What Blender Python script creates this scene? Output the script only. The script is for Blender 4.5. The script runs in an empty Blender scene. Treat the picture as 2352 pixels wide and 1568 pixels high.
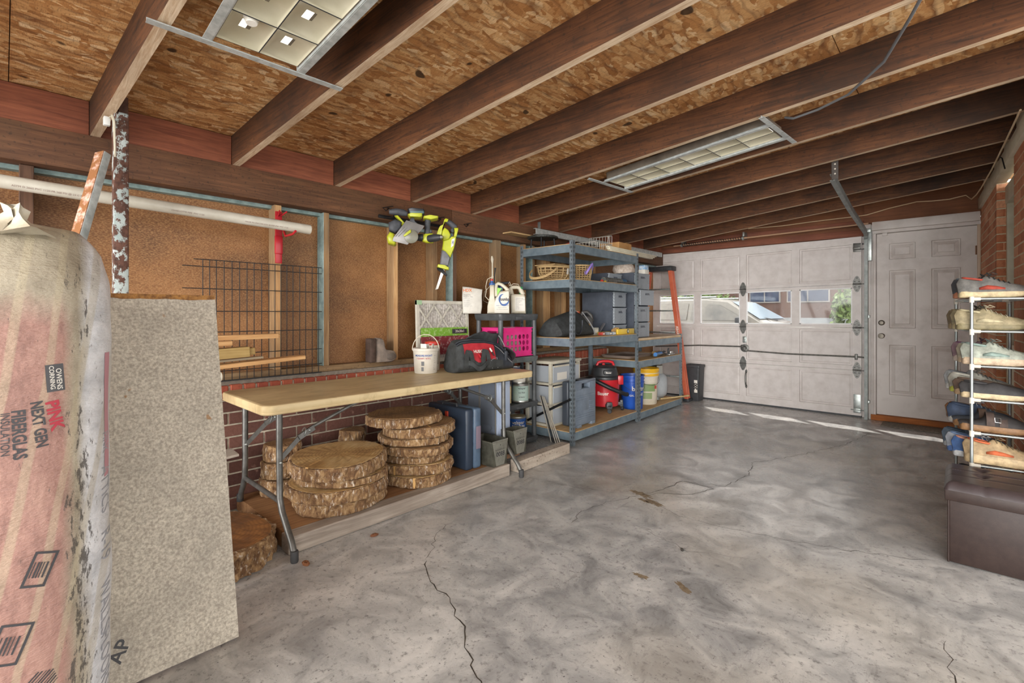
import bpy, bmesh, math, random
from mathutils import Vector, Matrix, Euler, noise
R = math.radians
sc = bpy.context.scene
COL = sc.collection
random.seed(7)
# ---------------------------------------------------------------- camera, world, sun, exposure
cd = bpy.data.cameras.new('camera')
cam = bpy.data.objects.new('camera', cd)
COL.objects.link(cam)
cam.location = (0, 0, 1.19)
cam.rotation_euler = (R(90), 0, math.atan(1024 / 1095.0))
cd.sensor_width = 36
cd.lens = 1095.0 / 2352 * 36
cd.shift_y = -64 / 2352.0
cd.clip_start = .02
sc.camera = cam
w = bpy.data.worlds.new('daylight')
sc.world = w
w.use_nodes = True
wn = w.node_tree.nodes
wl_ = w.node_tree.links
# bright, slightly warm sky; bright lobe added low behind the camera to fill the far end
tcw = wn.new('ShaderNodeTexCoord')
dtw = wn.new('ShaderNodeVectorMath')
dtw.operation = 'DOT_PRODUCT'
dtw.inputs[1].default_value = (.34, -.935, .10)
wl_.new(tcw.outputs['Generated'], dtw.inputs[0])
mrw = wn.new('ShaderNodeMapRange')
mrw.interpolation_type = 'SMOOTHSTEP'
mrw.inputs['From Min'].default_value = .86
mrw.inputs['From Max'].default_value = .985
mrw.inputs['To Min'].default_value = 1.9
mrw.inputs['To Max'].default_value = 11.5
wl_.new(dtw.outputs['Value'], mrw.inputs['Value'])
wl_.new(mrw.outputs[0], wn['Background'].inputs['Strength'])
wn['Background'].inputs['Color'].default_value = (1.0, .985, .955, 1)
sd = bpy.data.lights.new('sun', 'SUN')
sd.energy = 5.0
sd.angle = R(.6)
sd.color = (1, .95, .88)
sun = bpy.data.objects.new('sun', sd)
COL.objects.link(sun)
sun.rotation_euler = Vector((.70, -.55, -1)).to_track_quat('-Z', 'Y').to_euler()
sc.view_settings.view_transform = 'Standard'
sc.view_settings.look = 'None'
sc.view_settings.gamma = 1
sc.view_settings.use_curve_mapping = False
sc.view_settings.exposure = 0.55
def area(name, loc, size, energy, rot=(0, 0, 0), color=(1, .97, .9)):
 l = bpy.data.lights.new(name, 'AREA')
 l.shape = 'RECTANGLE'
 l.size, l.size_y = size
 l.energy = energy
 l.color = color
 o = bpy.data.objects.new(name, l)
 o.location = loc
 o.rotation_euler = rot
 COL.objects.link(o)
 return o
# ---------------------------------------------------------------- mesh helpers
class MB:
 def __init__(s):
  s.bm = bmesh.new()
  s.mi = 0
 def poly(s, vs, faces):
  v = [s.bm.verts.new(p) for p in vs]
  for f in faces:
   try:
    s.bm.faces.new([v[i] for i in f]).material_index = s.mi
   except ValueError:
    pass
  return v
 def cube(s, c, size, rot=None, bev=0, seg=2, M=None):
  t = bmesh.new()
  bmesh.ops.create_cube(t, size=1)
  for v in t.verts:
   v.co = Vector((v.co.x * size[0], v.co.y * size[1], v.co.z * size[2]))
  if bev:
   bmesh.ops.bevel(t, geom=t.edges[:], offset=min(bev, min(size) * .49), segments=seg, affect='EDGES', profile=.5)
  m = Matrix.Translation(c)
  if rot is not None:
   m = m @ (rot.to_4x4() if isinstance(rot, Matrix) else Euler(rot).to_matrix().to_4x4())
  if M is not None:
   m = M @ m
  s.merge(t, m)
 def merge(s, t, m=None):
  t.verts.ensure_lookup_table()
  t.verts.index_update()
  vs = [s.bm.verts.new(m @ v.co if m is not None else v.co) for v in t.verts]
  for f in t.faces:
   try:
    s.bm.faces.new([vs[v.index] for v in f.verts]).material_index = s.mi
   except ValueError:
    pass
  t.free()
 def box(s, x0, y0, z0, x1, y1, z1, bev=0, seg=2, M=None):
  s.cube(((x0 + x1) / 2, (y0 + y1) / 2, (z0 + z1) / 2), (abs(x1 - x0), abs(y1 - y0), abs(z1 - z0)), bev=bev, seg=seg, M=M)
 def bar(s, p0, p1, w, h, up=(0, 0, 1), bev=0):
  p0, p1 = Vector(p0), Vector(p1)
  d = p1 - p0
  y = d.normalized()
  z = Vector(up)
  x = y.cross(z).normalized()
  z = x.cross(y)
  m = Matrix((x, y, z)).transposed()
  s.cube((p0 + p1) / 2, (w, d.length, h), rot=m, bev=bev)
 def loft(s, rings, closed=True, caps=True, loop=False):
  n = len(rings[0])
  vs = [[s.bm.verts.new(p) for p in r] for r in rings]
  m = len(vs)
  for i in range(m if loop else m - 1):
   a, b = vs[i], vs[(i + 1) % m]
   for j in range(n if closed else n - 1):
    k = (j + 1) % n
    try:
     s.bm.faces.new((a[j], a[k], b[k], b[j])).material_index = s.mi
    except ValueError:
     pass
  if caps and closed and not loop:
   for r, fl in ((vs[0], True), (vs[-1], False)):
    try:
     s.bm.faces.new(r[::-1] if fl else r).material_index = s.mi
    except ValueError:
     pass
 def tube(s, pts, r, n=8, caps=True, loop=False):
  pts = [Vector(p) for p in pts]
  m = len(pts)
  rr = r if isinstance(r, (list, tuple)) else [r] * m
  ref = None
  rings = []
  for i, p in enumerate(pts):
   if loop:
    t = (pts[(i + 1) % m] - pts[i - 1]).normalized()
   else:
    t = (pts[min(i + 1, m - 1)] - pts[max(i - 1, 0)]).normalized()
   if ref is None:
    ref = Vector((0, 0, 1)) if abs(t.z) < .9 else Vector((1, 0, 0))
   a = (ref - t * ref.dot(t)).normalized()
   ref = a
   b = t.cross(a)
   rings.append([p + (a * math.cos(2 * math.pi * k / n) + b * math.sin(2 * math.pi * k / n)) * rr[i] for k in range(n)])
  s.loft(rings, caps=caps, loop=loop)
 def cyl(s, p0, p1, r0, r1=None, n=16, caps=True):
  s.tube([p0, p1], [r0, r0 if r1 is None else r1], n=n, caps=caps)
 def lathe(s, prof, n=32, M=None, caps=True, arc=1.0):
  rings = []
  for r, z in prof:
   ring = [Vector((r * math.cos(2 * math.pi * k / n), r * math.sin(2 * math.pi * k / n), z)) for k in range(n)]
   rings.append([M @ p for p in ring] if M is not None else ring)
  s.loft(rings, caps=caps)
 def prism(s, pts, h0, h1, M=None):
  """2-D outline (a, b) extruded along c from h0 to h1; M takes (a, b, c) to the world."""
  M = M or Matrix.Identity(4)
  s.loft([[M @ Vector((a, b, h0)) for a, b in pts], [M @ Vector((a, b, h1)) for a, b in pts]])
 def ball(s, c, r, nu=16, nv=10, M=None):
  if not isinstance(r, (tuple, list)):
   r = (r, r, r)
  rings = []
  for i in range(nv + 1):
   ph = math.pi * (i / nv - .5)
   ph = max(min(ph, math.pi / 2 - .02), -math.pi / 2 + .02)
   ring = [Vector((c[0] + r[0] * math.cos(ph) * math.cos(2 * math.pi * k / nu), c[1] + r[1] * math.cos(ph) * math.sin(2 * math.pi * k / nu), c[2] + r[2] * math.sin(ph))) for k in range(nu)]
   rings.append([M @ p for p in ring] if M is not None else ring)
  s.loft(rings)
 def sheet(s, f, nu, nv, th=0):
  """f(u, v) with u, v in 0..1; with th it gets a thickness along the normal."""
  g = [[s.bm.verts.new(f(i / nu, j / nv)) for j in range(nv + 1)] for i in range(nu + 1)]
  for i in range(nu):
   for j in range(nv):
    s.bm.faces.new((g[i][j], g[i + 1][j], g[i + 1][j + 1], g[i][j + 1])).material_index = s.mi
 def obj(s, name, mats, parent=None, smooth=38, thick=0, recalc=True):
  if recalc:
   bmesh.ops.recalc_face_normals(s.bm, faces=s.bm.faces[:])
  me = bpy.data.meshes.new(name)
  s.bm.to_mesh(me)
  s.bm.free()
  if not isinstance(mats, (list, tuple)):
   mats = [mats]
  for m in mats:
   me.materials.append(m)
  if smooth:
   for p in me.polygons:
    p.use_smooth = True
   me.set_sharp_from_angle(angle=R(smooth))
  o = bpy.data.objects.new(name, me)
  COL.objects.link(o)
  if parent is not None:
   o.parent = parent
  if thick:
   md = o.modifiers.new('thickness', 'SOLIDIFY')
   md.thickness = thick
   md.offset = 0
  return o
def tag(o, label=None, cat=None, group=None, kind=None):
 if label:
  o['label'] = label
 if cat:
  o['category'] = cat
 if group:
  o['group'] = group
 if kind:
  o['kind'] = kind
 return o
def thing(name, label, cat, loc=(0, 0, 0), rz=0, group=None, rot=None):
 o = bpy.data.objects.new(name, None)
 o.empty_display_size = .05
 COL.objects.link(o)
 o.location = loc
 o.rotation_euler = rot if rot is not None else (0, 0, rz)
 return tag(o, label, cat, group)
def dup(root, loc, rz=None, label=None, rot=None):
 def cp(o, par):
  c = o.copy()
  COL.objects.link(c)
  c.parent = par
  for ch in list(o.children):
   cp(ch, c)
  return c
 r = cp(root, root.parent)
 r.location = loc
 if rz is not None:
  r.rotation_euler = (0, 0, rz)
 if rot is not None:
  r.rotation_euler = rot
 if label:
  r['label'] = label
 return r
def lettering(name, txt, size, mat, parent, fn, bold=0.0, ax='CENTER', sx=1.0, spacing=1.0, cut=0):
 """Flat letters as mesh; fn(u, v) puts a point of the letters on the surface."""
 cu = bpy.data.curves.new('t', 'FONT')
 cu.body = txt
 cu.size = size
 cu.align_x = ax
 cu.align_y = 'CENTER'
 cu.offset = bold
 cu.space_character = spacing
 cu.resolution_u = 3
 o = bpy.data.objects.new('t', cu)
 COL.objects.link(o)
 dg = bpy.context.evaluated_depsgraph_get()
 me = bpy.data.meshes.new_from_object(o.evaluated_get(dg))
 bpy.data.objects.remove(o)
 bpy.data.curves.remove(cu)
 if cut:
  bm = bmesh.new()
  bm.from_mesh(me)
  bmesh.ops.subdivide_edges(bm, edges=[e for e in bm.edges if e.calc_length() > cut], cuts=2)
  bmesh.ops.triangulate(bm, faces=bm.faces[:])
  bm.to_mesh(me)
  bm.free()
 for v in me.vertices:
  v.co = fn(v.co.x * sx, v.co.y)
 me.name = name
 me.materials.clear()
 me.materials.append(mat)
 q = bpy.data.objects.new(name, me)
 COL.objects.link(q)
 q.parent = parent
 return q
# ---------------------------------------------------------------- materials
def _new(name):
 m = bpy.data.materials.new(name)
 m.use_nodes = True
 nt = m.node_tree
 return m, nt, nt.nodes['Principled BSDF']
def N(nt, t, **kw):
 n = nt.nodes.new('ShaderNode' + t)
 for k, v in kw.items():
  if k in n.inputs:
   n.inputs[k].default_value = v
  else:
   setattr(n, k, v)
 return n
def c4(c):
 return (c[0], c[1], c[2], 1)
def hexc(h):
 """sRGB hex to linear"""
 v = [int(h[i:i + 2], 16) / 255 for i in (0, 2, 4)]
 return tuple(x / 12.92 if x <= .04045 else ((x + .055) / 1.055) ** 2.4 for x in v)
def coords(nt, stretch=(1, 1, 1), rot=(0, 0, 0), kind='Object'):
 tc = N(nt, 'TexCoord')
 mp = N(nt, 'Mapping')
 mp.inputs['Scale'].default_value = stretch
 mp.inputs['Rotation'].default_value = rot
 nt.links.new(tc.outputs[kind], mp.inputs['Vector'])
 return mp.outputs['Vector']
def ramp(nt, fac, stops):
 r = N(nt, 'ValToRGB')
 e = r.color_ramp.elements
 while len(e) > 1:
  e.remove(e[-1])
 e[0].position, e[0].color = stops[0][0], c4(stops[0][1])
 for p, c in stops[1:]:
  x = e.new(p)
  x.color = c4(c)
 nt.links.new(fac, r.inputs['Fac'])
 return r.outputs['Color']
def mix(nt, fac, a, b, mode='MIX'):
 m = N(nt, 'MixRGB', blend_type=mode)
 for s, v in (('Fac', fac), ('Color1', a), ('Color2', b)):
  if isinstance(v, (tuple, list)):
   m.inputs[s].default_value = c4(v)
  elif isinstance(v, (int, float)):
   m.inputs[s].default_value = v
  else:
   nt.links.new(v, m.inputs[s])
 return m.outputs['Color']
def noise_(nt, vec, scale, detail=4, rough=.6, dist=0):
 n = N(nt, 'TexNoise')
 n.inputs['Scale'].default_value = scale
 n.inputs['Detail'].default_value = detail
 n.inputs['Roughness'].default_value = rough
 n.inputs['Distortion'].default_value = dist
 nt.links.new(vec, n.inputs['Vector'])
 return n.outputs['Fac']
def bump(nt, b, h, strength, dist=.01):
 n = N(nt, 'Bump')
 n.inputs['Strength'].default_value = strength
 n.inputs['Distance'].default_value = dist
 nt.links.new(h, n.inputs['Height'])
 nt.links.new(n.outputs['Normal'], b.inputs['Normal'])
def MAT(name, col, rough=.6, metal=0, col2=None, vs=14, stretch=(1, 1, 1), lo=.35, hi=.65, bmp=0, bs=60, bd=.004, spec=None, alpha=None, trans=0, coat=0, detail=5):
 """colour (mixed with col2 through noise), gloss and a fine relief"""
 m, nt, b = _new(name)
 if isinstance(col, str):
  col = hexc(col)
 if isinstance(col2, str):
  col2 = hexc(col2)
 b.inputs['Roughness'].default_value = rough
 b.inputs['Metallic'].default_value = metal
 b.inputs['Base Color'].default_value = c4(col)
 if spec is not None:
  b.inputs['Specular IOR Level'].default_value = spec
 if coat:
  b.inputs['Coat Weight'].default_value = coat
 if trans:
  b.inputs['Transmission Weight'].default_value = trans
 if alpha is not None:
  b.inputs['Alpha'].default_value = alpha
 if col2 is not None or bmp:
  v = coords(nt, stretch)
  if col2 is not None:
   nt.links.new(ramp(nt, noise_(nt, v, vs, detail), [(lo, col), (hi, col2)]), b.inputs['Base Color'])
  if bmp:
   bump(nt, b, noise_(nt, v, bs, 3), bmp, bd)
 return m
def WOOD(name, dark, light, axis=1, rough=.75, scale=1.0, bmp=.3, stain=None, dirt=.0):
 """grain runs along the given object axis"""
 m, nt, b = _new(name)
 if isinstance(dark, str):
  dark, light = hexc(dark), hexc(light)
 st = [26 * scale, 26 * scale, 26 * scale]
 st[axis] = 1.3 * scale
 v = coords(nt, st)
 f = noise_(nt, v, 2.2, 8, .68, 1.2)
 c = ramp(nt, f, [(.28, dark), (.72, light)])
 v2 = coords(nt, (1, 1, 1))
 big = noise_(nt, v2, 2.3, 4, .6)
 c = mix(nt, ramp(nt, big, [(.35, (0, 0, 0)), (.7, (1, 1, 1))]), c, mix(nt, 1.0, c, (.62, .58, .55), 'MULTIPLY'))
 if stain:
  c = mix(nt, ramp(nt, noise_(nt, v2, 1.1, 5, .7), [(.48, (0, 0, 0)), (.68, (.75, .75, .75))]), c, hexc(stain))
 if dirt:
  c = mix(nt, ramp(nt, noise_(nt, v2, 60, 2, .5), [(.30, (dirt, dirt, dirt)), (.40, (0, 0, 0))]), c, (.02, .015, .01))
 nt.links.new(c, b.inputs['Base Color'])
 b.inputs['Roughness'].default_value = rough
 bump(nt, b, f, bmp, .004)
 return m
def OSB(name):
 m, nt, b = _new(name)
 tc = N(nt, 'TexCoord')
 cols = []
 hs = []
 for k, (ang, sx) in enumerate(((.35, 1.0), (-.55, 1.15), (1.15, .9))):
  mp = N(nt, 'Mapping')
  mp.inputs['Rotation'].default_value = (0, 0, ang)
  mp.inputs['Scale'].default_value = (34 * sx, 9 * sx, 10)
  wv = N(nt, 'TexNoise')
  wv.inputs['Scale'].default_value = 3.5
  wv.inputs['Detail'].default_value = 3
  nt.links.new(tc.outputs['Object'], wv.inputs['Vector'])
  off = N(nt, 'VectorMath', operation='MULTIPLY_ADD')
  off.inputs[1].default_value = (.09, .09, 0)
  nt.links.new(wv.outputs['Color'], off.inputs[0])
  nt.links.new(tc.outputs['Object'], off.inputs[2])
  nt.links.new(off.outputs[0], mp.inputs['Vector'])
  vo = N(nt, 'TexVoronoi')
  vo.inputs['Scale'].default_value = 1.0
  vo.inputs['Randomness'].default_value = 1
  nt.links.new(mp.outputs['Vector'], vo.inputs['Vector'])
  sp = N(nt, 'SeparateColor')
  nt.links.new(vo.outputs['Color'], sp.inputs['Color'])
  cols.append(ramp(nt, sp.outputs['Red'], [(0, hexc('a9743f')), (.2, hexc('c08850')), (.55, hexc('d2a068')), (.85, hexc('e4b982')), (1, hexc('f0d0a2'))]))
  hs.append((sp.outputs['Green'], vo.outputs['Distance']))
 pick = noise_(nt, coords(nt, (1, 1, 1)), 13, 2, .5)
 c = mix(nt, ramp(nt, pick, [(.44, (0, 0, 0)), (.46, (1, 1, 1))]), cols[0], cols[1])
 c = mix(nt, ramp(nt, pick, [(.56, (0, 0, 0)), (.58, (1, 1, 1))]), c, cols[2])
 ed = mix(nt, .5, hs[0][1], hs[1][1])
 c = mix(nt, ramp(nt, ed, [(.5, (0, 0, 0)), (.85, (.7, .7, .7))]), c, hexc('6b4024'))
 fine = noise_(nt, coords(nt, (60, 220, 60), (0, 0, .2)), 1, 3)
 c = mix(nt, ramp(nt, fine, [(.3, (.45, .45, .45)), (.5, (0, 0, 0))]), c, hexc('6a4228'))
 big = noise_(nt, coords(nt, (.7, .9, 1)), 1.1, 5, .65)
 c = mix(nt, ramp(nt, big, [(.42, (0, 0, 0)), (.68, (.75, .75, .75))]), c, mix(nt, 1, c, (.60, .50, .42), 'MULTIPLY'))
 kn = noise_(nt, coords(nt, (1, 1, 1)), 9, 1, .4)
 c = mix(nt, ramp(nt, kn, [(.24, (.9, .9, .9)), (.27, (0, 0, 0))]), c, hexc('33200f'))
 nt.links.new(c, b.inputs['Base Color'])
 b.inputs['Roughness'].default_value = .72
 bump(nt, b, hs[0][0], .35, .004)
 return m
def CONCRETE(name):
 m, nt, b = _new(name)
 v = coords(nt, (1, 1, 1))
 big = noise_(nt, v, .9, 6, .62, .6)
 mid = noise_(nt, v, 4.5, 7, .68, .8)
 fin = noise_(nt, v, 38, 5, .7)
 c = ramp(nt, big, [(.30, hexc('6a6a6b')), (.44, hexc('9c9c9c')), (.56, hexc('bdbcba')), (.70, hexc('d8d6d2'))])
 c2 = ramp(nt, mid, [(.30, hexc('4f4e4e')), (.44, hexc('939393')), (.55, hexc('c0bfbd')), (.72, hexc('e2e0dc'))])
 c = mix(nt, .55, c, c2)
 tan = noise_(nt, coords(nt, (1, 1, 1), (0, 0, 1)), .7, 3, .5)
 c = mix(nt, ramp(nt, tan, [(.52, (0, 0, 0)), (.74, (.5, .5, .5))]), c, hexc('a3947a'))
 c = mix(nt, ramp(nt, fin, [(.30, (.75, .75, .75)), (.46, (0, 0, 0))]), c, hexc('5a5856'))
 sv = noise_(nt, coords(nt, (26, 4, 1), (0, 0, .5)), 1.0, 6, .7)
 c = mix(nt, ramp(nt, sv, [(.60, (0, 0, 0)), (.74, (.5, .5, .5))]), c, hexc('6a6764'))
 sp = noise_(nt, v, 95, 2, .5)
 c = mix(nt, ramp(nt, sp, [(.26, (.9, .9, .9)), (.31, (0, 0, 0))]), c, hexc('3c3a38'))
 nt.links.new(c, b.inputs['Base Color'])
 rr = N(nt, 'MapRange')
 rr.inputs['From Min'].default_value = .3
 rr.inputs['From Max'].default_value = .7
 rr.inputs['To Min'].default_value = .42
 rr.inputs['To Max'].default_value = .13
 nt.links.new(mid, rr.inputs['Value'])
 nt.links.new(rr.outputs[0], b.inputs['Roughness'])
 bump(nt, b, fin, .14, .006)
 return m
def BRICK(name, a, bb, cc):
 m, nt, b = _new(name)
 g = N(nt, 'NewGeometry')
 c = ramp(nt, g.outputs['Random Per Island'], [(0, hexc(a)), (.5, hexc(bb)), (1, hexc(cc))])
 v = coords(nt, (1, 1, 1))
 f = noise_(nt, v, 55, 5, .65)
 c = mix(nt, ramp(nt, f, [(.3, (.55, .55, .55)), (.55, (0, 0, 0))]), c, mix(nt, 1, c, (.55, .48, .46), 'MULTIPLY'))
 f2 = noise_(nt, v, 18, 4, .6)
 c = mix(nt, ramp(nt, f2, [(.62, (0, 0, 0)), (.75, (.5, .5, .5))]), c, hexc('c9a08c'))
 nt.links.new(c, b.inputs['Base Color'])
 b.inputs['Roughness'].default_value = .85
 bump(nt, b, f, .5, .004)
 return m
m_osb = OSB('osb')
m_conc = CONCRETE('concrete')
m_rafter = WOOD('rafter_wood', '2d1a0e', '7a4c2a', 0, scale=.9, stain='20140b', dirt=.5)
m_raft_under = WOOD('bounce_toned_rafter_edge', 'b89672', 'f0dcc0', 0, scale=1.2)  # paler wood of the undersides, with floor bounce light put into its colour
m_block = WOOD('red_stained_wood', '6f3826', 'ad6848', 1, scale=.8)
m_beam = WOOD('beam_wood', '402718', '845a3c', 1, scale=.8, stain='5f452e', dirt=.5)
m_stud_new = WOOD('new_stud', 'b78350', 'ecc48f', 2, scale=.7)
m_stud_old = WOOD('old_stud', '7d5e40', 'b8966c', 2, scale=.8, stain='8c7a62')
m_stud_dark = WOOD('dark_stud', '4d3425', '82604a', 2, scale=.8)
m_teal = MAT('teal_paint', '6d8280', .6, col2='8fa3a0', vs=20)
m_mortar = MAT('mortar', 'd2c7b3', .95, col2='ada28f', vs=40, bmp=.4, bs=120)
m_brick = BRICK('brick', '5a3a33', '69453b', '7b5347')
m_brick_cap = BRICK('cap_brick', '9a4c3a', 'a9563f', 'b36449')
m_brick_or = BRICK('orange_brick', 'b8704c', 'cc8a64', 'dca480')
m_white = MAT('white_paint', 'cfc8c4', .45, col2='bdb5b0', vs=9, lo=.4, hi=.75, bmp=.08, bs=40)
m_white_dirty = MAT('dusty_white_paint', 'cdc6c1', .5, col2='b0a7a0', vs=5, lo=.45, hi=.8, bmp=.1, bs=30)
m_trimw = MAT('cream_trim_paint', 'd9d2bd', .5, col2='c6bea6', vs=7)
m_galv = MAT('galvanised_steel', '8f9694', .42, .85, col2='b4b9b6', vs=30)
m_dgalv = MAT('dull_steel', '6b6a66', .5, .8, col2='8a8883', vs=30)
m_black = MAT('black_plastic', '26272a', .5, col2='34363a', vs=20)
m_blackm = MAT('black_metal', '1c1c1e', .45, .3)
m_rust = None
def SHEATH(name):
 m, nt, b = _new(name)
 v = coords(nt, (1, 1, 1))
 wv = noise_(nt, coords(nt, (300, 300, 70)), 1, 2, .5)
 wv2 = noise_(nt, coords(nt, (70, 90, 300)), 1, 2, .5)
 big = noise_(nt, coords(nt, (1, 1, 1.6)), 2.0, 5, .6)
 c = ramp(nt, big, [(.3, hexc('5e3b20')), (.5, hexc('865830')), (.72, hexc('a87546'))])
 c = mix(nt, ramp(nt, wv, [(.35, (.45, .45, .45)), (.6, (0, 0, 0))]), c, hexc('4e301a'))
 c = mix(nt, ramp(nt, wv2, [(.42, (0, 0, 0)), (.7, (.5, .5, .5))]), c, hexc('c79a66'))
 nt.links.new(c, b.inputs['Base Color'])
 b.inputs['Roughness'].default_value = .55
 bump(nt, b, wv, .25, .003)
 return m
m_sheath = SHEATH('fibre_sheathing')
# ================================================================ SETTING
WX = -3.20            # front of the brick half wall
DY = 6.71             # inner face of the garage door wall
KX, KZ = .08, 2.09    # slope of the roof and underside of the rafters at the wall
def zr(x):
 return KZ + KX * (x + 3.2)
mb = MB()
mb.box(-4.2, -2.2, -.12, 3.4, DY + .1, 0)
floor = tag(mb.obj('floor', m_conc, smooth=0), kind='structure')
# cracks in the slab: thin dark grooves that follow the photo's lines
m_crack = MAT('crack', '2b2825', .95, col2='4a4137', vs=60)
def crack(pts, w0, jit=.012, seed=1):
 rnd = random.Random(seed)
 P = []
 for (a, b) in zip(pts, pts[1:]):
  a, b = Vector(a).to_3d(), Vector(b).to_3d()
  n = max(2, int((b - a).length / .035))
  for i in range(n):
   P.append(a.lerp(b, i / n) + Vector((rnd.uniform(-jit, jit), rnd.uniform(-jit, jit), 0)))
 P.append(Vector(pts[-1]).to_3d())
 L, Rr = [], []
 for i, p in enumerate(P):
  t = (P[min(i + 1, len(P) - 1)] - P[max(i - 1, 0)])
  nn = Vector((-t.y, t.x, 0)).normalized()
  wd = w0 * rnd.uniform(.35, 1.25) * (1 if 0 < i < len(P) - 1 else .1)
  L.append(p + nn * wd + Vector((0, 0, .0006)))
  Rr.append(p - nn * wd + Vector((0, 0, .0006)))
 m = MB()
 m.loft([L, Rr], closed=False)
 m.obj('floor_crack', m_crack, floor, smooth=0, recalc=False)
CR = [
 ([(-1.88, 1.395), (-1.717, 1.297), (-1.56, 1.27), (-1.41, 1.21), (-1.193, 1.083), (-.98, .985), (-.78, 1.02), (-.60, 1.10), (-.35, 1.15), (-.10, 1.26)], .0028),
 ([(-1.88, 1.395), (-1.95, 1.5), (-2.06, 1.60), (-2.12, 1.78)], .0018),
 ([(-1.52, 2.86), (-1.46, 3.06), (-1.43, 3.30), (-1.18, 3.40), (-1.13, 3.75), (-1.2, 4.1), (-1.0, 4.5), (-.83, 5.0), (-.72, 5.35), (-.64, 5.9), (-.50, 6.1)], .003),
 ([(-1.52, 2.86), (-1.42, 3.0), (-1.28, 3.1), (-1.22, 3.3), (-1.43, 3.30)], .003),
 ([(-1.52, 2.86), (-1.62, 2.6), (-1.66, 2.38), (-1.60, 2.2)], .0022),
 ([(-1.52, 2.86), (-1.75, 2.75), (-2.0, 2.66), (-2.30, 2.62)], .0014),
 ([(-1.5, 2.84), (-1.2, 2.72), (-.9, 2.75), (-.6, 2.84), (-.3, 2.95), (-.05, 3.08)], .0016),
 ([(-1.35, 2.45), (-1.0, 2.35), (-.7, 2.5)], .0010),
 ([(-.9, 4.45), (-.5, 4.3), (-.1, 4.2)], .0012),
 ([(-.03, 2.35), (-.0, 2.0), (.05, 1.75), (.03, 1.5)], .002),
]
for i, (p, w_) in enumerate(CR):
 crack(p, w_, seed=i)
m_stain = MAT('damp_stain', '6b5a45', .8, col2='8a7a64', vs=40)
for i, (cx, cy, a, b_) in enumerate([(-1.53, 2.88, .10, .035), (-1.40, 2.80, .09, .03), (-1.05, 1.98, .05, .018), (-.87, 2.02, .06, .02), (-1.46, 2.79, .06, .02)]):
 rnd = random.Random(i + 40)
 m = MB()
 pts = []
 ang = rnd.uniform(-.6, .3)
 for k in range(26):
  t = 2 * math.pi * k / 26
  r = rnd.uniform(.55, 1.1)
  x, y = a * r * math.cos(t), b_ * r * math.sin(t)
  pts.append((cx + x * math.cos(ang) - y * math.sin(ang), cy + x * math.sin(ang) + y * math.cos(ang), .0005))
 m.poly(pts, [list(range(26))])
 m.obj('floor_stain', m_stain, floor, smooth=0)
# ---- left wall
mb = MB()
mb.box(-3.46, -1.4, 0, -3.36, DY, 2.3)
wall_left = tag(mb.obj('wall_left', m_sheath, smooth=0), kind='structure')
mb = MB()
mb.box(-3.36, -1.4, 0, WX - .007, 5.2, .668)
mb.box(-3.36, -1.4, .668, WX - .006, 5.2, .752)
mort = mb.obj('brick_mortar', m_mortar, wall_left, smooth=0)
rnd = random.Random(3)
mb = MB()
for r in range(9):
 z0 = .668 - (r + 1) * .0742 + .005
 y = -1.4 + (.10 if r % 2 else 0)
 while y < 5.1:
  L = .203
  mb.box(WX - .06, y, z0, WX + rnd.uniform(-.002, .002), y + L - .010, z0 + .0642, bev=.003, seg=1)
  y += L
mb.obj('brick_course', m_brick, wall_left, smooth=0)
mb = MB()
y = -1.4
while y < 5.15:
 mb.box(WX - .12, y, .672, WX + .004 + rnd.uniform(-.002, .002), y + .063, .758 + rnd.uniform(-.002, .002), bev=.004, seg=1)
 y += .0755
mb.obj('brick_cap', m_brick_cap, wall_left, smooth=0)
mb = MB()
mb.box(-3.36, -1.4, .752, WX - .035, 5.2, .782)
mb.obj('cap_mortar', MAT('grey_mortar', '7c746a', .95, col2='988f82', vs=30, bmp=.4), wall_left, smooth=0)
mb = MB()
mb.box(-3.36, -1.4, .782, -3.262, 5.2, .822, bev=.003)
tag(mb.obj('wall_sill', WOOD('sill_wood', '7d6246', 'b3966f', 1, dirt=.4)), kind='structure')
mb = MB()
mb.box(-3.36, -1.4, 1.905, WX, 2.66, KZ, bev=.004)
tag(mb.obj('wall_beam', m_beam), kind='structure')
mb = MB()
mb.box(-3.36, 2.664, 1.905, WX, DY, KZ, bev=.004)
tag(mb.obj('wall_beam', m_beam), kind='structure')
mb = MB()
mb.box(-3.36, -1.4, 1.882, -3.31, DY, 1.905)
tag(mb.obj('trim_1', m_teal, smooth=0), kind='structure')
# studs: y of the near edge of the front face, width, colours
ST = [(.055, .05, m_stud_dark, m_stud_dark), (1.215, .045, m_stud_new, m_stud_old), (1.545, .042, m_stud_old, m_teal),
      (2.115, .042, m_stud_new, m_stud_old), (2.50, .05, m_stud_old, m_stud_old), (2.72, .045, m_stud_dark, m_teal), (3.26, .07, m_stud_old, m_stud_old),
      (3.66, .04, m_stud_new, m_stud_old), (3.80, .04, m_stud_old, m_teal), (3.98, .12, m_stud_new, m_stud_old), (4.30, .09, m_stud_new, m_stud_old), (4.62, .05, m_stud_new, m_stud_old), (4.95, .05, m_stud_new, m_stud_old)]
for i, (y, wd, mf, ms) in enumerate(ST):
 mb = MB()
 mb.box(-3.36, y, .822, -3.262, y + wd, 1.903, bev=.002, seg=1)
 o = mb.obj('wall_beam', [mf, ms], smooth=0)
 o.name = 'stud_column'
 for p in o.data.polygons:
  if abs(p.normal.y) > .7:
   p.material_index = 1
 tag(o, kind='structure')
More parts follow.
